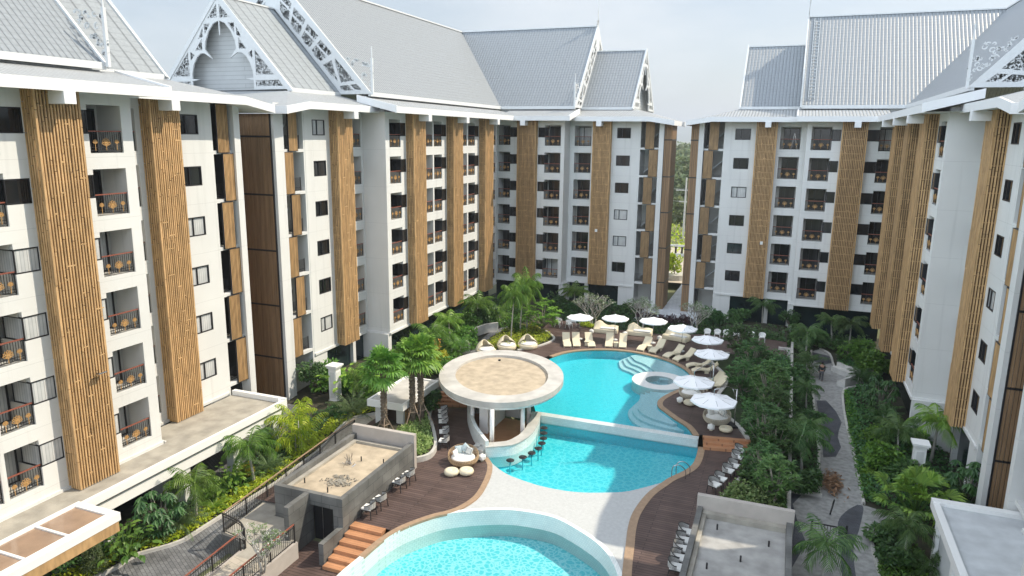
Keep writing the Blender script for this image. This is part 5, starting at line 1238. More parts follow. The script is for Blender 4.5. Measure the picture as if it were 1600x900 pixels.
# wicker armchairs with white seats
def chair_proto(name, label, frame, weave, group):
    t = thing(name, label, 'chair', (0, 0, 0), 0, group)
    MB().box(-.25, .25, -.25, .22, .40, .44).build('seat', frame, t)
    MB().obox((0, -.02, .475), (.235, 0, 0), (0, .235, 0), (0, 0, .035)).build('seat_cushion', 'cushion', t)
    for sx in (-1, 1):
        for sy in (-1, 1): MB().bar((sx * .23, sy * .22, .40), (sx * .27, sy * .26, 0), .032).build('leg', frame, t)
    n, k = 14, 5; vs, fs = [], []
    for j in range(k + 1):
        for i in range(n + 1):
            a = -.35 + (pi + .7) * i / n; h = .5 + (.30 * (j / k)) * (.55 + .45 * max(0, sin(a))); vs.append((.30 * cos(a), .02 + .28 * sin(a), h))
    for j in range(k):
        for i in range(n): fs.append((j * (n + 1) + i, j * (n + 1) + i + 1, (j + 1) * (n + 1) + i + 1, (j + 1) * (n + 1) + i))
    o = MB().add(vs, fs).build('backrest', weave, t); s_ = o.modifiers.new('Wireframe', 'WIREFRAME'); s_.thickness = .03; s_.use_replace = False
    arm = [(.31 * cos(a), .02 + .29 * sin(a), .5 + .31 * (.55 + .45 * max(0, sin(a)))) for a in [-.35 + (pi + .7) * i / 14 for i in range(15)]]
    MB().tube(arm, .018, 6).build('arm_rail', frame, t, smooth=True)
    return t
ch0 = chair_proto('armchair', 'x', 'dark_metal', 'wicker_g', 'grey wicker armchairs with white seats')
CH = [((-18.6, 31.55), D1, -pi / 2, 'third in the row along the stone building'), ((-18.55, 32.5), D1, -pi / 2, 'furthest in the row along the stone building'), ((-18.6, 28.5), D1, -pi / 2, 'nearest in the row along the stone building'), ((-18.55, 29.5), D1, -pi / 2, 'second in the row along the stone building'),
      ((-21.0, 41.6), D1, -1.0, 'furthest along the curved planter by the hut, nearest the orange steps'), ((-20.6, 40.8), D1, -1.0, 'second from the orange steps along the curved planter by the hut'), ((-20.15, 40.0), D1, -1.0, 'in the middle along the curved planter by the hut'), ((-19.35, 38.5), D1, -1.1, 'second nearest along the curved planter by the hut'), ((-18.75, 37.3), D1, -1.2, 'nearest along the curved planter by the hut'),
      ((-1.55, 42.9), D1, 1.5, 'just below the pink timber deck steps'), ((-1.65, 41.9), D1, 1.5, 'second below the pink timber deck steps'), ((-1.75, 40.6), D1, 1.35, 'third below the pink timber deck steps, by the plumerias'), ((-2.0, 39.8), D1, 1.3, 'fourth below the pink timber deck steps'), ((-2.3, 38.6), D1, 1.2, 'fifth below the pink timber deck steps'), ((-2.55, 37.8), D1, 1.2, 'sixth below the pink timber deck steps, by the speckled ground cover'),
      ((-3.35, 32.3), D1, pi / 2, 'furthest along the grey roofed service building'), ((-3.35, 31.5), D1, pi / 2, 'second furthest along the grey roofed service building'), ((-3.35, 30.75), D1, pi / 2, 'middle one along the grey roofed service building'), ((-3.35, 29.95), D1, pi / 2, 'second nearest along the grey roofed service building'), ((-3.35, 29.2), D1, pi / 2, 'nearest along the grey roofed service building')]
for i, (p, z, rz, l) in enumerate(CH):
    o = ch0 if i == 0 else dup(ch0, (0, 0, 0)); place(o, (*p, z + .005), rz + R.uniform(-.12, .12)); o.scale = (1.12, 1.12, 1.08); o['label'] = 'grey wicker armchair, ' + l
fc0 = chair_proto('garden_chair', 'x', 'white2', 'white2', 'white chairs at the edge of the far deck')
for i, (p, rz, l) in enumerate([((-20.7, 67.0), 2.6, 'furthest left, beside the round leafy frangipani'), ((-20.5, 66.0), 1.7, 'second from the left, below the leafy frangipani'), ((-19.2, 67.0), 3.6, 'left of the first umbrella, further back'), ((-19.3, 65.9), 1.2, 'left of the first umbrella, nearer'),
        ((-6.3, 68.0), 0, 'first of the row right of the covered sofas'), ((-5.4, 68.2), 0, 'second of the row right of the covered sofas'), ((-4.6, 68.35), 0, 'third of the row, partly behind the leafy plumeria'), ((-3.7, 68.5), 0, 'fourth of the row behind the plumeria'), ((-2.4, 68.6), 0, 'fifth of the row behind the plumeria'), ((-1.4, 68.6), 0, 'last of the row, near the long planter wall')]):
    o = fc0 if i == 0 else dup(fc0, (0, 0, 0)); place(o, (*p, D2 + .005), rz); o['label'] = 'white garden chair ' + l

# ------------------------------------------------------------------ pool handrail, railings, walls, pillars, benches
t = thing('pool_handrail', 'steel grab rail at the right edge of the lower pool', 'handrail', (-4.6, 39.0, D1))
for dx in (-.1, .45): MB().tube(spline([(-.35 + dx * .3, dx - .2, -.3), (-.35 + dx * .3, dx - .2, .62), (.0 + dx * .3, dx - .1, .8), (.35 + dx * .3, dx, .5), (.38 + dx * .3, dx, 0)], 4), .025, 8).build('rail', 'steel', t, smooth=True)
def railing(name, label, pts, h=1.0, top='coping', sp=.13, group=None):
    t = thing(name, label, 'railing', (0, 0, 0), group=group); P = [Vector(p) for p in pts]
    bars = MB(); tp_ = MB()
    for a, b in zip(P, P[1:]):
        tp_.bar(a + Vector((0, 0, h)), b + Vector((0, 0, h)), .06, .05); bars.bar(a + Vector((0, 0, .1)), b + Vector((0, 0, .1)), .03); bars.bar(a + Vector((0, 0, h - .14)), b + Vector((0, 0, h - .14)), .03)
        d = (b - a).length; n = max(1, int(d / sp))
        for i in range(n): p = a.lerp(b, i / n); bars.bar(p + Vector((0, 0, .1)), p + Vector((0, 0, h - .03)), .016)
    bars.build('bars', 'dark_metal', t); tp_.build('handrail', top, t)
    acc = 0; last = None
    for i, p in enumerate(P):
        if last is None or (p - last).length > 1.6 or i == len(P) - 1:
            MB().box(p.x - .03, p.x + .03, p.y - .03, p.y + .03, p.z, p.z + h).build('post', 'dark_metal', t); last = p
    return t
seg = lambda a, b, n: [tuple(Vector(a).lerp(Vector(b), i / n)) for i in range(n + 1)]
railing('railing', 'long dark railing with timber handrail beside the stone path and service building', seg((-24.45, 24.75, .9), (-25.1, 35.0, .9), 6) + [(-25.15, 37.2, .9)])
railing('railing', 'short curved dark railing at the head of the ramp', [tuple(p) for p in spline([(-24.4, 24.7, .9), (-23.6, 24.55, .9), (-23.0, 24.35, .9), (-22.5, 24.0, .9)], 3)], 1.0, 'dark_metal')
railing('railing', 'sloping railing with reddish handrail on the path side of the ramp', seg((-22.6, 23.8, .86), (-22.6, 15, .3), 5), .9, 'redrail')
railing('railing', 'railing with reddish handrail between the ramp and the lower wooden deck', seg((-20.7, 25.3, .86), (-20.7, 15, .6), 6), .95, 'redrail')
MB_ = MB().add([(p[0], p[1], z) for z in (0, .92) for p in S2([(-25.0, 25.2), (-24.4, 24.6), (-23.6, 24.42), (-23.0, 24.22), (-22.5, 23.85), (-22.45, 23.2)], 3)], [])
pth = S2([(-24.95, 26), (-24.5, 24.62), (-23.6, 24.42), (-23.0, 24.22), (-22.72, 23.95)], 4)
tag(MB().band(pth, offset(pth, .14), 0, .93).build('retaining_wall', 'stone_x', fix=True), 'dark curved retaining wall below the head of the ramp', 'wall')
tag(MB().box(1.15, 1.35, 33.5, 44.8, 0, 1.52).box(.2, 1.149, 44.8, 45.0, 0, 1.52).box(1.15, 1.35, 45.001, 58.8, 0, 1.55).box(1.15, 1.35, 60.5, 69.3, 0, 1.6).box(.1, 1.149, 63.8, 64.0, 0, 1.75).box(.1, 1.149, 66.4, 66.6, 0, 1.75).build('planter_wall', 'kerb'), 'long pale planter wall between the plumerias and the banded garden path', 'wall')
def pillar(label, x, y, z0, h, w):
    t = thing('gate_pillar', label, 'pillar', (x, y, z0), 0, 'white pillars in the garden beds')
    MB().box(-w / 2, w / 2, -w / 2, w / 2, 0, h - .25).box(-w / 2 - .05, w / 2 + .05, -w / 2 - .05, w / 2 + .05, 0, .3).build('shaft', 'white2', t)
    MB().box(-w * .32, w * .32, -w / 2 - .018, -w / 2 - .002, .5, h - .5).box(w / 2 + .002, w / 2 + .018, -w * .32, w * .32, .5, h - .5).build('panel', 'white', t)
    MB().box(-w / 2 - .08, w / 2 + .08, -w / 2 - .08, w / 2 + .08, h - .25, h - .12).box(-w / 2 - .16, w / 2 + .16, -w / 2 - .16, w / 2 + .16, h - .119, h).build('cap', 'white2', t)
pillar('tall white pillar with a flat cap in the sunlit sunlit bed', -29.8, 41.8, .7, 2.95, .62)
pillar('white panelled pillar with a flat cap in the shaded shaded bed', 8.35, 45.6, .05, 2.6, .62)
def bench(label, pts, z, h=.45, bk=.5):
    P = S2(pts, 6); t = thing('stone_bench', label, 'bench', (0, 0, 0))
    MB().band(P, offset(P, -.5), z, z + h).build('seat', 'concrete_w', t, fix=True); MB().band(offset(P, .2), offset(P, .002), z, z + h + bk).build('backrest', 'concrete_w', t, fix=True)
bench('curved pale stone bench with back beside the stone garden path', list(reversed([(-25.3, 55.2), (-26.2, 56.6), (-26.9, 58.6), (-27.0, 60.6), (-26.6, 62.2), (-25.8, 63.2)])), 1.2, .45, .45)
bench('curved white bench at the bend of the banded garden path', [(5.0, 66.9), (5.6, 66.0), (6.4, 65.4), (6.5, 64.4), (5.9, 63.2), (5.25, 62.2)], .08, .42, .35)
t = thing('garden_hut', 'flat white roofed hut beside the nearest shaded bed', 'hut', (9, 33, 0), world=True)
MB().box(7.75, 14, 26, 36.2, 3.0, 3.18).build('roof', mat('pale_blue_grey_screed', (.54, .56, .57), .85, var=.14, vs=1.2, bump=.15, bs=9, detail=9), t)
MB().box(7.45, 7.75, 26, 36.2, 2.9, 3.32).box(7.45, 14, 36.2, 36.6, 2.9, 3.38).build('parapet', 'white2', t)
MB().box(7.8, 13.8, 26, 36.0, 0, 3.0).build('wall', 'grey_paint', t)
for y in (35.6, 32, 29): MB().box(7.6, 7.78, y - .2, y + .2, 0, 2.9).build('pilaster', 'white2', t)
# bits on the banded garden path
q = random.Random(12); d_ = MB()
for _ in range(520):
    x, y = 3.65 + q.gauss(0, .26), 43.3 + q.gauss(0, .75); z = .09 + abs(q.gauss(0, .13)) * max(0, 1 - ((x - 3.65) / .7) ** 2)
    a = q.uniform(0, 6.28); l = q.uniform(.08, .2); b = q.uniform(-.8, .8); d = Vector((cos(a), sin(a), b * .5)) * l; s = Vector((-sin(a), cos(a), q.uniform(-.4, .4))) * l * .3; c = Vector((x, y, z + .05))
    d_.quad(c - d, c + s, c + d, c - s)
tag(d_.build('leaf_heap', 'dry'), 'heap of dry brown palm leaves swept onto the banded garden path', 'leaf heap', kind='stuff')
t = thing('garden_gate', 'small dark gate and rail at the near end of the banded garden path', 'gate', (3.3, 36.5, .08))
MB().box(-.9, .7, -.03, .03, .9, .95).box(-.9, .7, -.03, .03, .1, .14).build('rails', 'dark_metal', t)
g_ = MB()
for i in range(12): g_.box(-.88 + i * .14, -.86 + i * .14, -.01, .01, .14, .9)
g_.build('bars', 'dark_metal', t)
for x in (-.9, .7): MB().box(x - .05, x + .05, -.05, .05, 0, 1.1).build('post', 'dark_metal', t)
tag(MB().tube([(3.45, 39.6, .08), (3.4, 37.6, 1.9)], .045, 6).build('lamp_post', 'dark_metal'), 'thin dark leaning post behind the arching palm', 'post')
for x, y, z, l, cat in [(-26.95, 24.0, 9.9, 'small grey floodlight on the nearest slatted tower', 'lamp')]:
    t = thing('floodlight', 'small grey floodlight fixed to the nearest slatted tower', cat, (-30.1, 23.4, 8.7))
    MB().obox((.18, 0, 0), (.14, 0, .05), (0, .22, 0), (-.01, 0, .03)).build('head', 'steel', t); MB().bar((-.1, 0, -.05), (.12, 0, -.02), .05).build('bracket', 'dark_metal', t)
for (x, y, z, l) in [(-20.3, 79.15, 9.6, 'small white box on the far slatted tower left of the gap'), (-2.5, 79.15, 9.3, 'small white box on the far slatted tower right of the gap')]:
    t = thing('junction_box', l, 'box', (x, y, z)); MB().box(-.13, .13, -.12, 0, -.16, .16).build('case', 'white2', t); MB().box(-.14, .14, -.13, -.121, -.02, .0).build('lid_seam', 'grey_paint', t)
t = thing('step_ladder', 'aluminium step ladder standing on a top floor balcony of the far shaded block', 'ladder', (-.25, 80.7, 18.97), .2)
for s in (-1, 1): MB().bar((-.22 * 1, s * .25, 0), (0, s * .12, 1.6), .04).bar((.35, s * .25, 0), (.03, s * .12, 1.6), .04).build('rail', 'steel', t)
for k in range(5): MB().bar((-.2 + k * .04, -.23 + k * .02, .25 + k * .28), (-.2 + k * .04, .23 - k * .02, .25 + k * .28), .05).build('rung', 'steel', t)

# ------------------------------------------------------------------ people
def person(label, loc, rz, stride=.0, shirt='cloth_d', trousers='cloth_d', h=1.7):
    t = thing('person', label, 'person', loc, rz)
    def skinned(name, pts, edges, rads, m, root=0):
        me = bpy.data.meshes.new(name); me.from_pydata(pts, edges, []); o = bpy.data.objects.new(name, me); COL.objects.link(o); o.parent = t
        me.materials.append(MT[m]); md = o.modifiers.new('Skin', 'SKIN')
        for i, v in enumerate(me.skin_vertices[0].data): v.radius = (rads[i] if isinstance(rads[i], tuple) else (rads[i], rads[i])); v.use_root = (i == root)
        md.use_smooth_shade = True; s = o.modifiers.new('Subdivision', 'SUBSURF'); s.levels = s.render_levels = 1; return o
    f, b = stride, -stride
    P = [(0, 0, .92), (0, 0, 1.15), (0, 0, 1.38), (0, 0, 1.48), (0, -.01, 1.58), (0, -.02, 1.68), (-.19, 0, 1.38), (-.24, b * .5, 1.10), (-.22, b * .9 - .05, .86), (-.22, b * .95 - .07, .77), (.19, 0, 1.38), (.24, f * .5, 1.10), (.22, f * .9 - .05, .86), (.22, f * .95 - .07, .77),
         (-.09, 0, .86), (-.1, f * .6 - .03, .48), (-.1, f, .08), (-.1, f - .17, .04), (.09, 0, .86), (.1, b * .6 - .03, .48), (.1, b, .08), (.1, b - .17, .04)]
    Ed = [(0, 1), (1, 2), (2, 3), (3, 4), (4, 5), (2, 6), (6, 7), (7, 8), (8, 9), (2, 10), (10, 11), (11, 12), (12, 13), (0, 14), (14, 15), (15, 16), (16, 17), (0, 18), (18, 19), (19, 20), (20, 21)]
    Rd = [(.15, .10), (.14, .10), (.16, .10), .055, (.085, .10), (.07, .08), .06, .045, .032, .035, .06, .045, .032, .035, .085, .058, .042, .04, .085, .058, .042, .04]
    skinned('body', P, Ed, Rd, 'skin')
    grow = lambda r, k: (r[0] * k, r[1] * k) if isinstance(r, tuple) else r * k
    ix = [0, 1, 2, 6, 7, 8, 10, 11, 12]; mp_ = {v: i for i, v in enumerate(ix)}
    skinned('shirt', [P[i] for i in ix], [(mp_[a], mp_[b_]) for a, b_ in Ed if a in mp_ and b_ in mp_], [grow(Rd[i], 1.22) for i in ix], shirt)
    ix = [0, 14, 15, 16, 18, 19, 20]; mp2 = {v: i for i, v in enumerate(ix)}
    skinned('trousers', [P[i] for i in ix], [(mp2[a], mp2[b_]) for a, b_ in Ed if a in mp2 and b_ in mp2], [grow(Rd[i], 1.25) for i in ix], trousers)
    bm = bmesh.new(); bmesh.ops.create_uvsphere(bm, u_segments=14, v_segments=10, radius=1)
    for v in bm.verts: v.co = Vector((v.co.x * .092, v.co.y * .108 + .018, v.co.z * .09 + 1.665))
    me = bpy.data.meshes.new('hair'); bm.to_mesh(me); bm.free(); me.materials.append(MT['hair']); put('hair', me, t)
    t.scale = (h / 1.72,) * 3
    return t
person('person in dark clothes standing on the shaded walk under the concrete canopy corner', (-30.6, 36.6, .60), 2.2, .06, 'cloth_d', 'cloth_d')
person('person in dark clothes walking away along the banded garden path', (3.65, 63.2, .08), 3.1, .16, 'cloth_d', 'cloth_g', 1.66)

# ------------------------------------------------------------------ beyond the gap
t = thing('boundary_wall', 'low dark openwork wall across the road beyond the gap', 'wall', (-16, 115, 0), world=True)
MB().box(-40, 20, 118, 118.4, .9, 1.5).box(-40, 20, 118.05, 118.35, 2.6, 2.9).build('panel', 'grey_paint', t)
p_ = MB()
for i in range(60): p_.box(-40 + i, -39.7 + i, 118.1, 118.3, 1.5, 2.6)
p_.build('pickets', 'dark_metal', t)
t = thing('guard_house', 'small cream house with a pale roof beyond the gap', 'house', (-14, 135, 0), world=True)
MB().box(-16.5, -9, 132, 138, 0, 4.6).build('wall', 'cream', t); MB().add([(-17, 131.5, 4.6), (-8.5, 131.5, 4.6), (-8.5, 138.5, 4.6), (-17, 138.5, 4.6), (-12.75, 135, 6.4)], [(0, 1, 4), (1, 2, 4), (2, 3, 4), (3, 0, 4)]).build('roof', 'concrete_w', t); MB().box(-14, -13, 131.93, 131.99, 1, 2.6).build('window', 'glass', t)
t = thing('utility_pole', 'pale utility pole with two crossarms seen through the gap', 'pole', (-19.0, 142, 0))
MB().tube([(0, 0, 0), (0, 0, 12.5)], [.22, .14], 10).build('pole', 'concrete_w', t); MB().box(-1.9, 1.2, -.08, .08, 10.0, 10.18).box(-1.2, .8, -.08, .08, 7.8, 7.95).build('crossarm', 'concrete_w', t)
for k, z in enumerate((10.3, 7.98)): MB().tube([(-40, 0, z + .5), (-1.5, 0, z), (30, 0, z + .6)], .02, 4).build('wire', 'grey_paint', t)
t = thing('lightning_rod', 'thin pale rod rising above the gable of the roof with the rung ladder', 'rod', (.1, 88.4, 32.9)); MB().tube([(0, 0, 0), (.3, 0, 6)], [.05, .02], 6).build('rod', 'steel', t); MB().box(-.1, .1, -.1, .1, 0, .2).build('socket', 'steel', t)
# iron ladder lying up the slope of the roof with the rung ladder
t = thing('roof_ladder', 'dark rung ladder fixed up the slope of the roof with the rung ladder', 'ladder', (0, 0, 0))
def onroof(x, f, up=.06): return Vector((x, 79.7 + 8.7 * f, 23.3 + 9.65 * f)) + Vector((0, -.74, .67)) * up
for x in (.75, 1.35): MB().bar(onroof(x, .06), onroof(x, .98), .05).build('rail', 'grey_paint', t)
for k in range(24): MB().bar(onroof(.75, .08 + k * .037, .12), onroof(1.35, .08 + k * .037, .12), .05).build('rung', 'grey_paint', t)
# ------------------------------------------------------------------ plants
def rv(q): 
    while True:
        v = Vector((q.uniform(-1, 1), q.uniform(-1, 1), q.uniform(-1, 1)))
        if .05 < v.length < 1: return v.normalized()
def leaf(mb, c, d, ln, wd, q, up=None):
    """one pointed leaf from c along d"""
    d = d.normalized(); n = (up or rv(q)); s = d.cross(n)
    if s.length < .05: s = d.cross(Vector((1, .3, .2)))
    s.normalize(); n2 = s.cross(d) * .18 * ln
    mb.add([c, c + d * ln * .45 + s * wd, c + d * ln - n2, c + d * ln * .45 - s * wd], [(0, 1, 2, 3)])
def clump(mb, c, r, n, ls, q, out=.75, flat=1.0):
    c = Vector(c); r = Vector(r) if not isinstance(r, (int, float)) else Vector((r, r, r))
    for _ in range(n):
        v = rv(q); k = q.uniform(.45, 1.0) ** .6; p = c + Vector((v.x * r.x, v.y * r.y, v.z * r.z)) * k
        d = (v * out + rv(q) * .8 + Vector((0, 0, -.15))); s = ls * q.uniform(.65, 1.25)
        leaf(mb, p, d, s, s * .27 * flat, q, Vector((0, 0, 1)) + rv(q) * .6)
def frond(mb, base, az, ln, el, droop, q, nl=18, ll=.28, lw=.014, vee=.5, twist=.0):
    """feather frond with leaflets along an arching midrib"""
    h = Vector((cos(az), sin(az), 0)); P = []
    for i in range(nl + 1):
        t = i / nl; a = el - droop * t ** 1.4
        P.append((P[-1] + (h * cos(a) + Vector((0, 0, sin(a)))) * (ln / nl)) if P else Vector(base))
    s = Vector((-sin(az), cos(az), 0))
    for i in range(2, nl + 1):
        t = i / nl; d = (P[i] - P[i - 1]).normalized(); L = ll * (sin(pi * min(1, .18 + t * .78)) ** .6) * q.uniform(.85, 1.1)
        up = s.cross(d)
        for sg in (-1, 1):
            dd = (s * sg * .8 + d * .65 + up * vee * .35 + Vector((0, 0, -.25 - .35 * q.random()))).normalized(); w = d * lw
            m_ = P[i] + dd * L * .5; e = P[i] + dd * L + Vector((0, 0, -L * .28))
            mb.add([P[i] - w * .6, P[i] + w * .6, m_ + w, e, m_ - w], [(0, 1, 2, 3, 4)])
    for i in range(nl):
        w = s * (.010 * (1 - i / nl) + .003)
        mb.add([P[i] - w, P[i] + w, P[i + 1] + w, P[i + 1] - w], [(0, 1, 2, 3)])
def stem_mesh(pts_list, m, n=6, name='trunk'):
    mb = MB()
    for pts, rad in pts_list: mb.tube(pts, rad, n)
    return mb.mesh(name, m, smooth=True)

def k_palm(seed, m='leafP'):
    q = random.Random(seed); lean = Vector((q.uniform(-.05, .05), q.uniform(-.05, .05), 0)); top = Vector((lean.x, lean.y, .60))
    tr = stem_mesh([([(0, 0, -.03), lean * .3 + Vector((0, 0, .2)), lean * .7 + Vector((0, 0, .42)), top], [.030, .021, .018, .016]), ([top, top + Vector((0, 0, .10))], [.022, .012])], 'bark_p')
    cr = MB(); n = 15
    for i in range(n):
        az = i * 2.4 + q.uniform(-.3, .3); el = 1.25 - 1.15 * (i / n) + q.uniform(-.12, .12); frond(cr, top + Vector((0, 0, .07)), az, .50 * q.uniform(.85, 1.1), el, 1.5 + q.uniform(-.2, .3), q, 17, .17, .0085)
    return [('trunk', tr), ('crown', cr.mesh('crown', m))]
def k_areca(seed, m='leafP'):
    q = random.Random(seed); cr = MB(); st_ = []
    for i in range(30):
        b = Vector((q.gauss(0, .07), q.gauss(0, .07), q.uniform(.05, .45))); az = q.uniform(0, 6.28); el = q.uniform(.65, 1.45)
        frond(cr, b, az, .62 * q.uniform(.75, 1.1), el, 1.35, q, 14, .17, .009)
        if i < 8: st_.append(([(b.x, b.y, -.02), tuple(b)], [.014, .009]))
    return [('stems', stem_mesh(st_, 'bark_p', 5, 'stems')), ('crown', cr.mesh('crown', m))]
def k_cycad(seed, m='leafC', el0=1.35, r=.95):
    q = random.Random(seed); cr = MB()
    for i in range(26):
        az = i * 2.4; el = el0 - 1.1 * (i / 26) + q.uniform(-.1, .1); frond(cr, (0, 0, .12), az, r * q.uniform(.85, 1.08), el, .95, q, 18, .17, .011, 1.0)
    return [('stem', stem_mesh([([(0, 0, -.04), (0, 0, .16)], [.10, .07])], 'bark_d', 8, 'stem')), ('crown', cr.mesh('crown', m))]
def k_shrub(seed, m='leafG', n=1500, ls=.13, clumps=9, wide=.55):
    q = random.Random(seed); cr = MB(); st_ = []
    for i in range(clumps):
        c = (q.uniform(-wide, wide) * .62, q.uniform(-wide, wide) * .62, q.uniform(.3, .78)); r = q.uniform(.18, .30)
        clump(cr, c, (r * 1.15, r * 1.15, r * .95), n // clumps, ls, q); st_.append(([(c[0] * .2, c[1] * .2, -.03), c], [.018, .008]))
    return [('stems', stem_mesh(st_, 'bark', 5, 'stems')), ('foliage', cr.mesh('foliage', m))]
def k_broad(seed, m='leafL'):
    q = random.Random(seed); cr = MB(); st_ = []
    for i in range(85):
        b = Vector((q.gauss(0, .06), q.gauss(0, .06), 0)); az = q.uniform(0, 6.28); el = q.uniform(.5, 1.4); L = q.uniform(.4, .85); d = Vector((cos(az) * cos(el), sin(az) * cos(el), sin(el)))
        p = b + d * L; ld = (d + Vector((0, 0, -.8)) + Vector((cos(az), sin(az), 0)) * .9).normalized(); w = Vector((-sin(az), cos(az), 0)); ln_ = q.uniform(.13, .24); wd = ln_ * .26
        cr.add([p, p + ld * ln_ * .3 + w * wd, p + ld * ln_ * .7 + w * wd * .8, p + ld * ln_ + Vector((0, 0, -.05)), p + ld * ln_ * .7 - w * wd * .8, p + ld * ln_ * .3 - w * wd, p + ld * ln_ * .5 + Vector((0, 0, .02))], [(0, 1, 2, 6), (2, 3, 6), (6, 3, 4), (0, 6, 4, 5)])
        st_.append(([tuple(b), tuple(p)], [.010, .005]))
    return [('stems', stem_mesh(st_, 'leafG', 4, 'stems')), ('foliage', cr.mesh('foliage', m))]
def k_umbrella(seed, m='leafD'):
    q = random.Random(seed); cr = MB(); st_ = []
    for i in range(52):
        v = rv(q); c = Vector((v.x * .36, v.y * .36, .58 + v.z * .38)) * q.uniform(.8, 1.05); c.z = max(.12, c.z)
        for j in range(9):
            a = 2 * pi * j / 9 + q.uniform(-.2, .2); d = Vector((cos(a), sin(a), -.75 + q.uniform(-.2, .2))); leaf(cr, c, d, .17 * q.uniform(.8, 1.15), .030, q, Vector((0, 0, 1)))
        if i < 16: st_.append(([(c.x * .2, c.y * .2, 0), (c.x * .6, c.y * .6, c.z * .6), tuple(c)], [.018, .012, .006]))
    return [('stems', stem_mesh(st_, 'bark', 5, 'stems')), ('foliage', cr.mesh('foliage', m))]
def k_tree(seed, m='leafD'):
    q = random.Random(seed); cr = MB(); st_ = [([(0, 0, -.03), (.01, 0, .25), (0, .01, .5)], [.035, .028, .02])]
    for i in range(12):
        v = rv(q); c = Vector((v.x * .27, v.y * .27, .68 + v.z * .22)); clump(cr, c, (.15, .15, .13), 130, .085, q); st_.append(([(0, 0, .35), tuple(c)], [.015, .006]))
    return [('trunk', stem_mesh(st_, 'bark')), ('crown', cr.mesh('crown', m))]
def rosette(cr, c, q, n, ln_, wd, up=.45):
    for j in range(n):
        a = 2 * pi * j / n + q.uniform(-.3, .3); leaf(cr, c + Vector((0, 0, q.uniform(-.03, .01))), Vector((cos(a), sin(a), up * q.uniform(-.2, 1.4))), ln_ * q.uniform(.7, 1.1), wd, q, Vector((0, 0, 1)))
def k_plumeria(seed, m='leafG', ros=105, wide=.52, ln_=.15, flower=0):
    q = random.Random(seed); cr = MB(); st_ = [([(0, 0, -.05), (0, 0, .2)], [.035, .028])]
    for i in range(ros):
        v = rv(q); k = q.uniform(.6, 1.0); c = Vector((v.x * wide * k, v.y * wide * k, .60 + v.z * .40 * k)); c.z = max(.1, c.z)
        rosette(cr, c, q, q.choice((8, 10, 12)), ln_, ln_ * .2)
        if i < 26: st_.append(([(0, 0, .15), (c.x * .5, c.y * .5, c.z * .6), tuple(c)], [.020, .014, .008]))
    return [('trunk', stem_mesh(st_, 'bark')), ('crown', cr.mesh('crown', m))]
def k_bare(seed, m='leafC', leafy=.5):
    q = random.Random(seed); st_ = []; cr = MB(); fl = MB()
    def grow(p, d, ln_, r, lv):
        e = p + d * ln_; mid = p + d * ln_ * .5 + rv(q) * ln_ * .06; st_.append(([tuple(p), tuple(mid), tuple(e)], [r, r * .85, r * .72]))
        if lv == 0:
            if q.random() < leafy: rosette(cr, e, q, 6, .065, .013)
            if q.random() < .35: clump(fl, e + Vector((0, 0, .01)), .02, 5, .022, q)
            return
        n = 3 if q.random() < .55 else 2
        for i in range(n):
            a = 2 * pi * i / n + q.uniform(-.5, .5); o = Vector((cos(a), sin(a), 0)); nd = (d * .75 + o * .62 + Vector((0, 0, .22))).normalized(); grow(e, nd, ln_ * q.uniform(.66, .86), r * .70, lv - 1)
    for i in range(3):
        a = 2.1 * i + q.uniform(-.3, .3); grow(Vector((cos(a) * .02, sin(a) * .02, -.03)), Vector((cos(a) * .28, sin(a) * .28, 1)).normalized(), .27, .022, 4)
    return [('trunk', stem_mesh(st_, 'bark_p', 5)), ('crown', cr.mesh('crown', m)), ('flowers', fl.mesh('flowers', 'flower'))]
def fan_leaf(cr, c, d, r, q, n=15, spread=2.5, drop=.25):
    d = d.normalized(); s = d.cross(Vector((0, 0, 1)));
    if s.length < .1: s = Vector((1, 0, 0))
    s.normalize(); u = s.cross(d); prev = None
    for i in range(n):
        a = -spread / 2 + spread * i / (n - 1); e = d * cos(a) + s * sin(a); w = (s * cos(a) - d * sin(a)) * r * .085; f = u * (r * .035 * (1 if i % 2 else -1))
        tip = c + e * r * q.uniform(.88, 1.05) - Vector((0, 0, r * drop * q.uniform(.4, 1.3))); m_ = c + e * r * .58 + f
        cr.add([c, m_ + w, tip, m_ - w], [(0, 1, 2, 3)])
def k_fan(seed, m='leafP'):
    q = random.Random(seed); cr = MB(); top = Vector((.01, .0, .74)); tb = [([(0, 0, -.03), (.0, .01, .3), tuple(top)], [.036, .027, .026])]
    tr = MB(); tr.tube([(0, 0, -.03), (0, .01, .3), tuple(top)], [.038, .028, .027], 10)
    for i in range(120):
        z = .02 + .72 * i / 120; a = i * 2.4; d = Vector((cos(a), sin(a), 0)); c = Vector((.01 * z, .006, z)) + d * .026
        tr.obox(c, d * .012, Vector((-d.y, d.x, 0)) * .012, Vector((d.x * .3, d.y * .3, 1)) * .010)
    st_ = []
    for i in range(26):
        az = i * 2.4 + q.uniform(-.2, .2); el = 1.40 - 1.75 * (i / 26) + q.uniform(-.1, .1); L = .15 * q.uniform(.85, 1.15); d = Vector((cos(az) * cos(el), sin(az) * cos(el), sin(el)))
        p = top + Vector((0, 0, .03)) + d * L; st_.append(([tuple(top + Vector((0, 0, .02))), tuple(p)], [.007, .004])); fan_leaf(cr, p, (d + Vector((0, 0, -.2))), .165 * q.uniform(.85, 1.1), q, 17, 3.4)
    st = [('trunk', tr.mesh('trunk', 'bark_d')), ('crown', cr.mesh('crown', m)), ('leaf_stalks', stem_mesh(st_, 'leafG', 4, 'leaf_stalks'))]
    return st
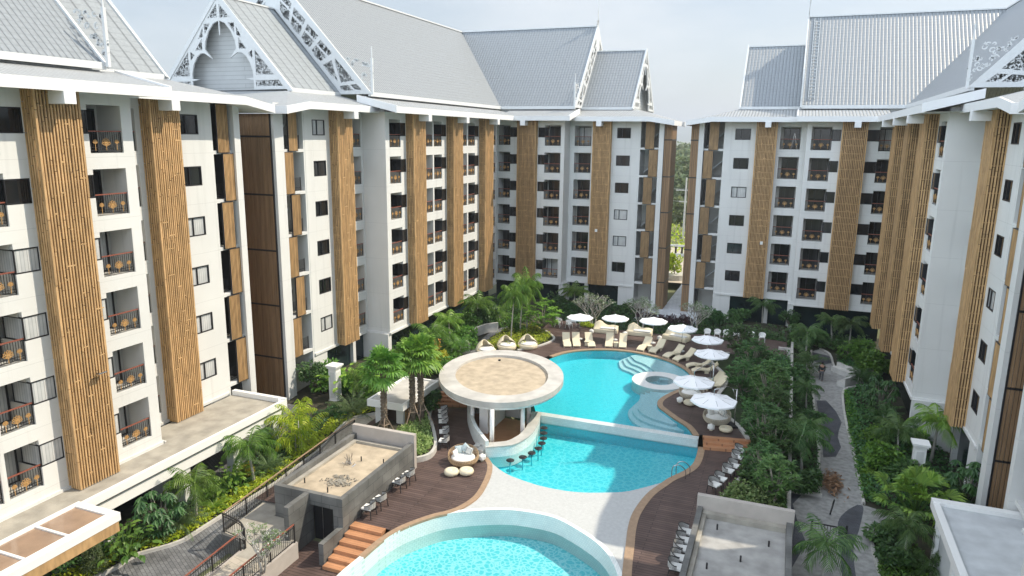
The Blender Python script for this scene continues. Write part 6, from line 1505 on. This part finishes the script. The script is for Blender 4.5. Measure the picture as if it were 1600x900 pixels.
def k_fanplant(seed, m='leafL'):
    q = random.Random(seed); cr = MB(); st_ = []
    for i in range(34):
        az = i * 2.4; el = 1.45 - 1.0 * (i / 34) + q.uniform(-.15, .15); L = q.uniform(.5, .85); d = Vector((cos(az) * cos(el), sin(az) * cos(el), sin(el))); p = d * L
        st_.append(([(0, 0, -.02), tuple(p)], [.009, .005])); fan_leaf(cr, p, d + Vector((0, 0, -.35)), .34 * q.uniform(.8, 1.1), q, 13, 2.4, .3)
    return [('stems', stem_mesh(st_, 'leafG', 4, 'stems')), ('foliage', cr.mesh('foliage', m))]
def k_conifer(seed, m='leafC'):
    q = random.Random(seed); cr = MB()
    for i in range(60):
        z = q.uniform(.08, .9); r = .42 * (1 - z * .72); a = q.uniform(0, 6.28); clump(cr, (cos(a) * r * .75, sin(a) * r * .75, z), (.12, .12, .13), 34, .10, q, .9, .55)
    return [('stem', stem_mesh([([(0, 0, -.03), (0, 0, .8)], [.03, .008])], 'bark', 6, 'stem')), ('foliage', cr.mesh('foliage', m))]

KIND = {
    'palm_tree': [lambda: k_palm(1), lambda: k_palm(2), lambda: k_palm(3)], 'areca_palm': [lambda: k_areca(4), lambda: k_areca(5)],
    'cycad': [lambda: k_cycad(6)], 'fern': [lambda: k_cycad(7, 'leafL', 1.2, 1.0)],
    'shrub': [lambda: k_shrub(8, 'leafG'), lambda: k_shrub(9, 'leafD'), lambda: k_shrub(10, 'leafD', 1300, .17, 8)],
    'broadleaf_plant': [lambda: k_broad(11), lambda: k_broad(12, 'leafG')], 'umbrella_tree': [lambda: k_umbrella(13)], 'round_tree': [lambda: k_tree(14)],
    'croton': [lambda: k_shrub(15, 'leafY', 700, .15, 7, .4), lambda: k_shrub(16, 'leafO', 700, .15, 7, .4)], 'burgundy_shrub': [lambda: k_shrub(17, 'leafB', 900, .17, 9, .9)],
    'fan_palm': [lambda: k_fan(18), lambda: k_fan(19)], 'plumeria_tree': [lambda: k_plumeria(20, 'leafM', 120), lambda: k_plumeria(21, 'leafD', 120), lambda: k_plumeria(22, 'leafM', 110, .6)],
    'frangipani_tree': [lambda: k_plumeria(23, 'leafL', 85, .55, .15)], 'bare_frangipani': [lambda: k_bare(24), lambda: k_bare(25)],
    'fan_leaf_plant': [lambda: k_fanplant(26, 'leafP')], 'conifer_shrub': [lambda: k_conifer(27)]}
CATS = {'palm_tree': 'palm', 'areca_palm': 'palm', 'fan_palm': 'palm', 'round_tree': 'tree', 'plumeria_tree': 'tree', 'frangipani_tree': 'tree', 'bare_frangipani': 'tree', 'umbrella_tree': 'tree', 'fern': 'fern', 'cycad': 'cycad'}
GRP = {'palm_tree': 'slim feather palms in the gardens', 'areca_palm': 'clumping palms in the garden beds', 'shrub': 'leafy shrubs in the garden beds', 'plumeria_tree': 'plumerias in the long planter', 'fan_palm': 'fan palms by the hut', 'burgundy_shrub': 'burgundy shrubs before the plaza', 'bare_frangipani': 'bare frangipanis beyond the far deck'}
def plant(kind, x, y, z, h, label, var=None, rz=None, wide=1.0, parts=None):
    t = thing(kind, label, CATS.get(kind, 'plant'), (x, y, z), R.uniform(0, 6.28) if rz is None else rz, GRP.get(kind))
    v = var if var is not None else R.randrange(len(KIND[kind]))
    for n_, me in (parts or cached(('pl', kind, v), KIND[kind][v])):
        o = put(n_, me, t)
        if n_ == 'flowers': o['kind'] = 'stuff'
    t.scale = (h * wide, h * wide, h); return t
PLANTS = [
    ('conifer_shrub', -28.4, 20.8, 0.15, 1.4, 'feathery grey-green shrub nearest the brown skylight canopy'),
    ('broadleaf_plant', -28.0, 22.1, 0.15, 2.1, 'glossy broad-leaved plant just behind the corner of the brown skylight canopy'),
    ('umbrella_tree', -28.0, 24.2, 0.15, 2.6, 'dark drooping umbrella tree in front of the dark glass ground floor'),
    ('cycad', -27.6, 25.1, 0.15, 1.6, 'cycad with stiff arching fronds beside the drooping umbrella tree'),
    ('palm_tree', -27.5, 26.0, 0.15, 3.1, 'slim feather palm with pale trunk rising from the yellow ground cover'),
    ('areca_palm', -28.3, 28.1, 0.15, 1.6, 'dense dull green palm clump behind the slim pale trunked feather palm'),
    ('broadleaf_plant', -28.1, 29.2, 0.15, 1.9, 'lush light green plant between the feather palm and the yellow croton'),
    ('croton', -28.3, 30.6, 0.15, 1.0, 'yellow upright croton between two feather palms in the sunlit bed'),
    ('palm_tree', -27.5, 30.4, 0.15, 3.4, 'slim feather palm at the far end of the concrete canopy'),
    ('cycad', -27.6, 31.8, 0.21, 1.5, 'grey green cycad under the end of the concrete canopy'),
    ('fern', -27.4, 27.2, 0.15, 1.0, 'small fern in the ground cover by the stone path kerb'),
    ('areca_palm', -29.7, 34.2, 0.39, 1.9, 'shaded palm clump beside the walking path under the canopy corner'),
    ('areca_palm', -27.9, 34.6, 0.42, 4.4, 'yellow-tinged tall palm clump beside the white gate pillar'),
    ('round_tree', -32.1, 42.2, 0.9, 2.7, 'small round topped tree against the white wall left of the pillar'),
    ('shrub', -31.2, 43.2, 0.91, 2.4, 'dense shrub directly behind the white gate pillar'),
    ('shrub', -28.0, 39.4, 0.78, 0.9, 'low dark shrub at the foot of the white gate pillar'),
    ('cycad', -27.1, 39.9, 0.82, 2.2, 'sunlit cycad right of the white gate pillar'),
    ('broadleaf_plant', -29.7, 43.0, 1.05, 2.6, 'light green plant under the third slatted tower'),
    ('areca_palm', -27.6, 42.5, 1.01, 3.7, 'palm clump between the pillar and the small white roofed hut'),
    ('shrub', -26.9, 42.4, 1.0, 1.8, 'green shrub against the hut side wall'),
    ('shrub', -29.0, 47.2, 1.05, 2.2, 'dark green shrub beside the tall wall corner behind the fan palms'),
    ('fan_palm', -22.7, 36.9, 1.1, 5.9, 'fan palm with rough trunk and stakes standing alone before the hut door'),
    ('fan_palm', -22.1, 39.5, 1.1, 5.9, 'left one of the paired fan palms at the hut corner'),
    ('fan_palm', -21.75, 40.0, 1.1, 6.1, 'right one of the paired fan palms at the hut corner'),
    ('shrub', -22.6, 42.4, 1.1, 1.3, 'dark shrub at the slatted side of the hut'),
    ('palm_tree', -27.1, 52.3, 1.05, 3.8, 'feather palm with arching crown below the fourth slatted tower'),
    ('palm_tree', -28.0, 57.3, 1.05, 3.5, 'feather palm between the fourth and fifth slatted towers'),
    ('croton', -28.2, 53.8, 1.05, 1.6, 'orange yellow croton in the palms by the sunlit wall'),
    ('croton', -26.1, 51.6, 1.05, 1.3, 'yellow croton next to the rim of the round pavilion roof'),
    ('areca_palm', -26.9, 49.8, 1.05, 2.8, 'palm clump beside the orange yellow croton'),
    ('areca_palm', -25.9, 54.0, 1.05, 2.6, 'palm clump left of the stone bench'),
    ('shrub', -28.3, 50.1, 1.05, 1.9, 'green shrub low behind the paired fan palms'),
    ('shrub', -26.5, 56.9, 1.05, 2.2, 'leafy shrub beside the upper end of the stone bench'),
    ('shrub', -24.6, 49.9, 1.05, 1.6, 'low leafy shrub behind the pavilion rim'),
    ('palm_tree', -28.2, 63.8, 1.05, 3.8, 'slim palm at the foot of the sixth slatted tower'),
    ('shrub', -27.3, 64.5, 1.05, 2.5, 'shaded dark shrub in the inner corner of the two wings'),
    ('shrub', -28.7, 63.1, 1.05, 1.8, 'low green shrub left of the slim corner palm'),
    ('areca_palm', -26.8, 65.7, 1.2, 2.9, 'shaded palm clump in front of the corner of the wings'),
    ('palm_tree', -23.0, 59.6, 1.5, 6.1, 'front one of the three tall palms by the pool deck'),
    ('palm_tree', -23.0, 62.0, 1.5, 6.0, 'middle one of the three tall palms by the pool deck'),
    ('palm_tree', -22.7, 63.1, 1.5, 6.5, 'tallest right hand one of the three tall palms by the pool deck'),
    ('frangipani_tree', -21.2, 63.3, 1.5, 3.3, 'round leafy frangipani beside the three tall palms'),
    ('shrub', -23.7, 62.2, 1.5, 1.3, 'bushy plant around the trunks of the three tall palms'),
    ('palm_tree', -21.1, 73.9, 1.0, 3.6, 'shaded feather palm against the far facade with the round bare trees'),
    ('shrub', -23.0, 73.0, 1.0, 2.5, 'dark shrub below the far facade with the round bare trees'),
    ('shrub', -21.6, 72.7, 1.0, 1.9, 'dark shrub behind the first white umbrella'),
    ('shrub', -17.5, 74.8, 1.0, 1.7, 'dark shrub between two bare frangipanis'),
    ('shrub', -15.6, 74.1, 1.0, 1.6, 'dark shrub below the far stair panels'),
    ('bare_frangipani', -17.4, 67.7, 1.2, 4.4, 'pale bare branched frangipani behind the first two white umbrellas'),
    ('bare_frangipani', -12.7, 68.7, 1.2, 4.1, 'bare branched frangipani before the gap between the far buildings'),
    ('bare_frangipani', -7.7, 70.4, 1.2, 3.7, 'bare branched frangipani with white flowers right of the gap'),
    ('burgundy_shrub', -13.1, 72.9, 1.0, 1.2, 'dark burgundy shrub in front of the white plaza, left end'),
    ('burgundy_shrub', -11.7, 72.6, 1.0, 1.2, 'dark burgundy shrub in front of the white plaza, second from left'),
    ('burgundy_shrub', -10.4, 72.6, 1.0, 1.2, 'dark burgundy shrub in front of the white plaza, third from left'),
    ('burgundy_shrub', -9.1, 72.7, 1.0, 1.3, 'dark burgundy shrub in front of the white plaza, right end'),
    ('shrub', -6.7, 74.8, 1.0, 2.0, 'dark shrub behind the row of white chairs on the far deck'),
    ('palm_tree', -1.7, 78.1, 0.6, 3.3, 'shaded small palm against the far shaded ground floor'),
    ('round_tree', 0.9, 76.9, 0.5, 2.5, 'dark round tree in front of the far shaded ground floor'),
    ('palm_tree', 2.5, 68.8, 0.3, 3.6, 'shaded palm at the near end of the far shaded bed'),
    ('palm_tree', 5.0, 75.6, 0.3, 3.2, 'shaded palm under the second slatted tower of the far shaded facade'),
    ('palm_tree', 6.4, 73.8, 0.3, 3.5, 'shaded palm beside the overlapping slatted towers'),
    ('shrub', -4.3, 77.6, 0.8, 1.6, 'dark shrub left of the shaded small palm'),
    ('shrub', 3.5, 73.7, 0.3, 1.8, 'shaded shrub between the two palms at the far right'),
    ('areca_palm', 2.6, 63.9, 0.3, 2.6, 'dark palm clump at the far end of the banded garden path'),
    ('shrub', 1.5, 60.2, 0.5, 1.6, 'dark shrub behind the long white planter wall'),
    ('plumeria_tree', -3.1, 62.2, 1.5, 3.1, 'leafy green plumeria nearest the far white chairs'),
    ('plumeria_tree', -1.8, 57.4, 1.5, 3.2, 'leafy green plumeria beside the curved kerb of the loungers'),
    ('plumeria_tree', -2.1, 52.3, 1.5, 2.9, 'leafy green plumeria behind the lowest white umbrella'),
    ('plumeria_tree', -0.2, 50.7, 1.5, 3.5, 'tall plumeria in the middle of the planter'),
    ('plumeria_tree', 0.5, 47.4, 1.4, 3.0, 'plumeria against the long planter wall'),
    ('plumeria_tree', -0.4, 44.0, 1.4, 2.9, 'plumeria hanging over the wooden deck steps'),
    ('plumeria_tree', 0.8, 42.6, 1.4, 2.6, 'plumeria by the notch of the planter wall'),
    ('plumeria_tree', 0.1, 39.7, 1.3, 2.3, 'plumeria behind the dining chairs of the shaded deck'),
    ('plumeria_tree', 0.9, 37.1, 1.3, 2.7, 'plumeria nearest the grey roofed service building'),
    ('palm_tree', 2.4, 55.4, 0.2, 2.5, 'palm beside the dark path paving, far one of the planter strip'),
    ('palm_tree', 2.2, 47.1, 0.2, 2.9, 'palm in the middle of the planter strip by the banded garden path'),
    ('palm_tree', 2.0, 43.5, 0.2, 3.6, 'tall slim palm at the near end of the planter strip'),
    ('shrub', 2.5, 52.1, 0.2, 1.2, 'dark shrub in the middle of the planter strip'),
    ('shrub', 2.1, 41.8, 0.2, 1.2, 'dark shrub at the near end of the planter strip'),
    ('shrub', 2.6, 42.8, 0.2, 0.8, 'small shrub beside the heap of dry leaves'),
    ('palm_tree', 2.7, 31.7, 0.2, 3.2, 'arching palm in front of the grey roofed service building'),
    ('shrub', 6.9, 70.0, 0.2, 2.1, 'shrub below the overlapping slatted towers'),
    ('shrub', 8.0, 66.5, 0.2, 2.1, 'shrub at the foot of the third overlapping tower'),
    ('areca_palm', 6.7, 63.3, 0.2, 1.9, 'palm clump behind the curved white bench'),
    ('umbrella_tree', 7.5, 57.5, 0.2, 2.7, 'umbrella tree right of the curved white bench'),
    ('areca_palm', 7.4, 53.5, 0.2, 2.3, 'palm clump in the middle of the shaded bed'),
    ('palm_tree', 7.6, 47.6, 0.2, 3.3, 'palm with visible trunk in the shaded bed'),
    ('palm_tree', 9.6, 48.6, 0.2, 4.0, 'large bright palm below the flat white wing wall'),
    ('shrub', 6.6, 50.8, 0.2, 1.3, 'low shrub beside the banded garden path kerb'),
    ('shrub', 6.9, 46.4, 0.2, 1.8, 'rounded shrub left of the panelled white pillar'),
    ('shrub', 7.7, 45.4, 0.2, 1.4, 'dark shrub at the foot of the panelled white pillar'),
    ('shrub', 8.6, 50.6, 0.2, 1.5, 'dark shrub between the two palms of the shaded bed'),
    ('fern', 5.9, 45.3, 0.1, 0.8, 'fern at the kerb of the banded garden path'),
    ('fan_leaf_plant', 7.6, 40.5, 0.2, 2.8, 'bright fan leaved palm clump in front of the panelled white pillar'),
    ('umbrella_tree', 10.5, 43.2, 0.2, 2.8, 'dark umbrella tree against the shaded wing'),
    ('areca_palm', 9.5, 42.8, 0.2, 2.0, 'palm clump between the white pillar and the white roofed hut'),
    ('palm_tree', 6.6, 35.8, 0.2, 2.9, 'small palm beside the white roofed hut'),
    ('shrub', 6.0, 37.3, 0.2, 1.2, 'rounded shrub in the nearest shaded bed'),
    ('shrub', 6.1, 35.3, 0.2, 1.1, 'yellow edged shrub nearest the camera in the shaded bed'),
    ('areca_palm', 7.6, 35.0, 0.2, 1.6, 'palm clump under the edge of the white roofed hut'),
    ('frangipani_tree', -20.5, 22.8, 0.9, 2.7, 'thin leafed frangipani growing through the ramp railing'),
]
VAR = {'feathery': None}
for kind, x, y, z, h, lab in PLANTS:
    var = None; wide = 1.0; parts = None
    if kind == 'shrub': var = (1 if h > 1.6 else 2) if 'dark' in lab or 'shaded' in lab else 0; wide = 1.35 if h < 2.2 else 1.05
    if kind == 'croton': var = 1 if 'orange' in lab else 0
    if kind == 'broadleaf_plant': var = 1 if 'glossy' in lab else 0; wide = 1.1
    if kind == 'burgundy_shrub': wide = 1.0
    if kind == 'palm_tree':
        if h > 5: wide = .56
        else: wide = 1.12
    if kind == 'areca_palm': wide = 1.15 if h < 3 else .72
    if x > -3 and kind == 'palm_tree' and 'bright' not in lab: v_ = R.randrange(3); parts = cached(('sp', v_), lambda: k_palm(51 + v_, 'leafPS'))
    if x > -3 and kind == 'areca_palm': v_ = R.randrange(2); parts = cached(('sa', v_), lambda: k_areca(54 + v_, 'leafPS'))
    if x > 0 and kind == 'plumeria_tree': x -= .35
    if kind == 'frangipani_tree' and 'ramp' in lab: parts = cached('sparse', lambda: k_bare(33, 'leafC', .4)); wide = .85
    if kind == 'areca_palm' and 'yellow' in lab: parts = cached('yareca', lambda: k_areca(34, 'leafPY'))
    if kind == 'palm_tree' and 'bright' in lab: parts = cached('bpalm', lambda: k_palm(35, 'leafP')); wide = 1.1
    if kind == 'fan_palm': wide = .9
    if kind == 'umbrella_tree': wide = 1.15
    if kind == 'plumeria_tree': wide = .78
    o = plant(kind, x, y, z, h, lab, var, None, wide, parts)
    if kind == 'fan_palm':
        mb = MB(); k = 1 / h; rr_ = R.uniform(0, 2)
        for i in range(4):
            a = rr_ + i * pi / 2; mb.bar((cos(a) * .85 * k / .9, sin(a) * .85 * k / .9, 0), (cos(a) * .1 * k, sin(a) * .1 * k, 1.5 * k), .06 * k)
        for i in range(4):
            a, b = rr_ + i * pi / 2, rr_ + (i + 1) * pi / 2; f = .34; mb.bar((cos(a) * f * k, sin(a) * f * k, 1.0 * k), (cos(b) * f * k, sin(b) * f * k, 1.0 * k), .05 * k)
        mb.build('support_stakes', 'stake', o)

def cover(name, label, poly, n, size, m, zf, hgt=.3, seed=1):
    q = random.Random(seed); mb = MB(); xs = [p[0] for p in poly]; ys = [p[1] for p in poly]; got = 0
    while got < n:
        x, y = q.uniform(min(xs), max(xs)), q.uniform(min(ys), max(ys))
        if not inside((x, y), poly): continue
        got += 1; b = .5 + .5 * sin(x * 3.1 + 1.7 * sin(y * 2.3)) * sin(y * 2.7 + 1.3 * sin(x * 1.9))
        s = size * q.uniform(.6, 1.3); leaf(mb, Vector((x, y, zf(y) + q.uniform(.02, hgt * (.45 + .75 * b)))), Vector((q.uniform(-1, 1), q.uniform(-1, 1), q.uniform(-.1, .9))), s, s * .32, q, Vector((0, 0, 1)) + rv(q) * .5)
    return tag(mb.build(name, m), label, 'ground cover', kind='stuff')
ky = [18, 20, 21, 22, 22.7, 23.4, 24.2, 25.5, 27, 29, 31, 33, 35, 37, 38.5, 40, 41.5]
cover('ground_cover', 'bright yellow green ground cover along the stone path kerb', [(kx(y) - .06, y) for y in ky] + [(kx(y) - (1.15 if y < 36 else .9), y) for y in reversed(ky)], 6500, .17, 'leafGC', lambda y: gz(y) + .1, .34, 1)
cover('ground_cover', 'dark leafy ground cover between the sunlit bed plants', [(kx(y) - 1.0, y) for y in ky] + [(kx(y) - 2.6, y) for y in reversed(ky)], 4200, .2, 'leafD', lambda y: gz(y) + .1, .4, 2)
cover('ground_cover', 'speckled green ground cover in the curved planter by the hut', [(p[0] - .12, p[1]) for p in lp] + [(-22.4, 34.6), (-22.4, 43)], 6500, .15, 'leafGD', lambda y: 1.25, .30, 3)
cover('ground_cover', 'pale speckled ground cover behind the grey roofed service building', [(-2.05, 37.2), (-2.35, 36.2), (-2.55, 34.5), (1.1, 34.5), (1.1, 36.2), (-.2, 38.6), (-1.55, 39)], 4200, .17, 'leafGD', lambda y: 1.2, .42, 4)
cover('ground_cover', 'dark green ground cover under the plumerias', [(-1.0, 44.9), (-1.2, 42), (-1.5, 39.6), (-.2, 38.4), (1.1, 36), (1.1, 44.7)], 4500, .2, 'leafM', lambda y: 1.2, .6, 5)
cover('ground_cover', 'deep green ground cover filling the planter beside the loungers', [(-1.0, 45.2), (-1.5, 48), (-2.2, 52), (-2.0, 56), (-2.4, 60), (-2.0, 63.5), (1.05, 64), (1.05, 45.2)], 6500, .22, 'leafM', lambda y: 1.5, .7, 6)
cover('ground_cover', 'shaded ground cover in the strip between planter wall and path', [(1.4, 41.7), (3.0, 41.7), (3.0, 48), (2.9, 58), (2.8, 68), (1.4, 68)], 4200, .2, 'leafD', lambda y: .08, .4, 7)
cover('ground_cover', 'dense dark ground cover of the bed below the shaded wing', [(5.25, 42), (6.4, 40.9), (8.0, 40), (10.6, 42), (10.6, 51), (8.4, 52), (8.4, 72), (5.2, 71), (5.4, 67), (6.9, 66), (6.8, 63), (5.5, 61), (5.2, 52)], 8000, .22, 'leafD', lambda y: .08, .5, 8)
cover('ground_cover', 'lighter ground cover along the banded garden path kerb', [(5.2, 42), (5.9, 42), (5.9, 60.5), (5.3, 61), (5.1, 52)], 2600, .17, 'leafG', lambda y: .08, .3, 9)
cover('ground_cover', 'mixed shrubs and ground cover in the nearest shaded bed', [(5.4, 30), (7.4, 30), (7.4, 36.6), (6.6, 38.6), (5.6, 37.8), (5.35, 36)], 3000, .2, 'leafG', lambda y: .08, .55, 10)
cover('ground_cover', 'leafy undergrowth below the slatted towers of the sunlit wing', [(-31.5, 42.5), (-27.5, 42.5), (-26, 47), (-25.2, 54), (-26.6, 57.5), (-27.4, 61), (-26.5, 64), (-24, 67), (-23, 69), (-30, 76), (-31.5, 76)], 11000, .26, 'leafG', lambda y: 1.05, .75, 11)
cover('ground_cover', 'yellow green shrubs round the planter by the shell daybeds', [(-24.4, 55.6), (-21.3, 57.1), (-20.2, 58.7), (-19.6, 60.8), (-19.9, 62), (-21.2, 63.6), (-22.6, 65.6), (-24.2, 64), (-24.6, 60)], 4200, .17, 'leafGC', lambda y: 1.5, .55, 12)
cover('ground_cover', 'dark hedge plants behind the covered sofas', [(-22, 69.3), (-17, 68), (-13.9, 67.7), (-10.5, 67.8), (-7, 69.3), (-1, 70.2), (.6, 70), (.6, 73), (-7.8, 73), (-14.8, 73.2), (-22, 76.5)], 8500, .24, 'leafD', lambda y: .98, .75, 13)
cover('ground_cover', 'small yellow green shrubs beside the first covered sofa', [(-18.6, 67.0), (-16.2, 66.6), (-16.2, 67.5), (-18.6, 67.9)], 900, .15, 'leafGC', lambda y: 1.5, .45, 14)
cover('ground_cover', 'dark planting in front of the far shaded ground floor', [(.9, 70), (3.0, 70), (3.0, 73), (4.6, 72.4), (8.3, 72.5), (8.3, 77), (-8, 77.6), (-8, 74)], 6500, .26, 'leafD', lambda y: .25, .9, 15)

# woodland beyond the gap
def far_tree(seed, m='leafF'):
    q = random.Random(seed); cr = MB(); st_ = [([(0, 0, -.02), (0, 0, .45)], [.035, .02])]
    for i in range(16):
        v = rv(q); c = Vector((v.x * .30, v.y * .30, .62 + v.z * .26)); clump(cr, c, (.15, .15, .13), 60, .10, q, .7, 1.5); st_.append(([(0, 0, .3), tuple(c)], [.015, .006]))
    return [('trunk', stem_mesh(st_, 'bark')), ('crown', cr.mesh('crown', m))]
ft = [far_tree(41), far_tree(42), far_tree(43, 'leafGC')]
q = random.Random(77); fi = 0
FT = [(-19.8, 152, 9), (-24.5, 158, 7), (-22.5, 176, 10), (-27.0, 186, 11), (-25.5, 205, 13), (-30.5, 214, 12), (-29, 236, 15), (-35, 244, 14), (-33, 268, 15), (-40, 276, 15), (-38, 305, 16), (-45, 316, 15), (-43, 350, 17), (-52, 360, 16), (-50, 400, 17), (-58, 415, 16.5)]
DS = ['nearest the utility pole', 'left of the utility pole', 'in the second row beyond the gap', 'left in the second row beyond the gap', 'in the third row beyond the gap', 'left in the third row beyond the gap', 'in the fourth row beyond the gap', 'left in the fourth row beyond the gap', 'in the fifth row beyond the gap', 'left in the fifth row beyond the gap',
      'in the sixth row, hazy', 'left in the sixth row, hazy', 'in the seventh row, hazy', 'left in the seventh row, hazy', 'in the last row below the hills', 'left in the last row below the hills']
for (x, y, h), d in zip(FT, DS):
    t = thing('broadleaf_tree', 'olive green tree ' + d, 'tree', (x, y, 0), q.uniform(0, 6), 'trees beyond the gap')
    for n_, me in ft[q.randrange(2)]: put(n_, me, t)
    t.scale = (h * 1.0, h * 1.0, h)
t = thing('yellow_tree', 'bright yellow green young tree in a planter beyond the gap', 'tree', (-14.1, 98.8, .95), 1)
for n_, me in ft[2]: put(n_, me, t)
t.scale = (2.7, 2.7, 3.6)
tag(MB().lathe([(0, 0), (1.5, 0), (1.5, .7), (0, .7)], 20, (-14.1, 98.8, .95)).build('round_planter', 'kerb'), 'round planter kerb under the yellow tree beyond the gap', 'planter')
wd = MB(); q = random.Random(5)
for _ in range(15000):
    y = q.uniform(170, 900) ** 1.0; x = -y * .14 + q.uniform(-.55, .55) * (y + 60); h = 9 + 7 * min(1, y / 500) * q.uniform(.7, 1.1)
    if -.19 < x / y < -.10 and y < 420: continue
    s = q.uniform(1.2, 2.8); leaf(wd, Vector((x, y, q.uniform(.25, 1) * h)), Vector((q.uniform(-1, 1), q.uniform(-1, 1), q.uniform(-.4, .7))), s, s * .45, q, Vector((0, -1, .6)) + rv(q) * .6)
tag(wd.build('woodland', 'leafF'), 'hazy green woodland on the plain behind the far buildings', 'woodland', kind='stuff')
gr = MB()
for _ in range(5000):
    y = q.uniform(120, 215); x = -y * .142 + q.uniform(-16, 16); s = q.uniform(.35, .8); leaf(gr, Vector((x, y, q.uniform(0, 1.6))), Vector((q.uniform(-1, 1), q.uniform(-1, 1), .8)), s, s * .3, q)
tag(gr.build('scrub', 'leafGC'), 'sunlit yellow green scrub beyond the road', 'scrub', kind='stuff')

hb = MB().box(-6400, 6400, -2200, 7000, -2, 190)
hm = bpy.data.materials.new('haze'); hm.use_nodes = True; ht = hm.node_tree; ht.nodes.remove(ht.nodes['Principled BSDF'])
pv = ht.nodes.new('ShaderNodeVolumePrincipled'); pv.inputs['Color'].default_value = (.86, .92, 1, 1); pv.inputs['Density'].default_value = .00035; pv.inputs['Anisotropy'].default_value = .3
ht.links.new(pv.outputs[0], ht.nodes['Material Output'].inputs['Volume'])
tag(hb.build('haze', hm), kind='stuff')

for o in list(bpy.data.objects):
    if '_world' in o: del o['_world']
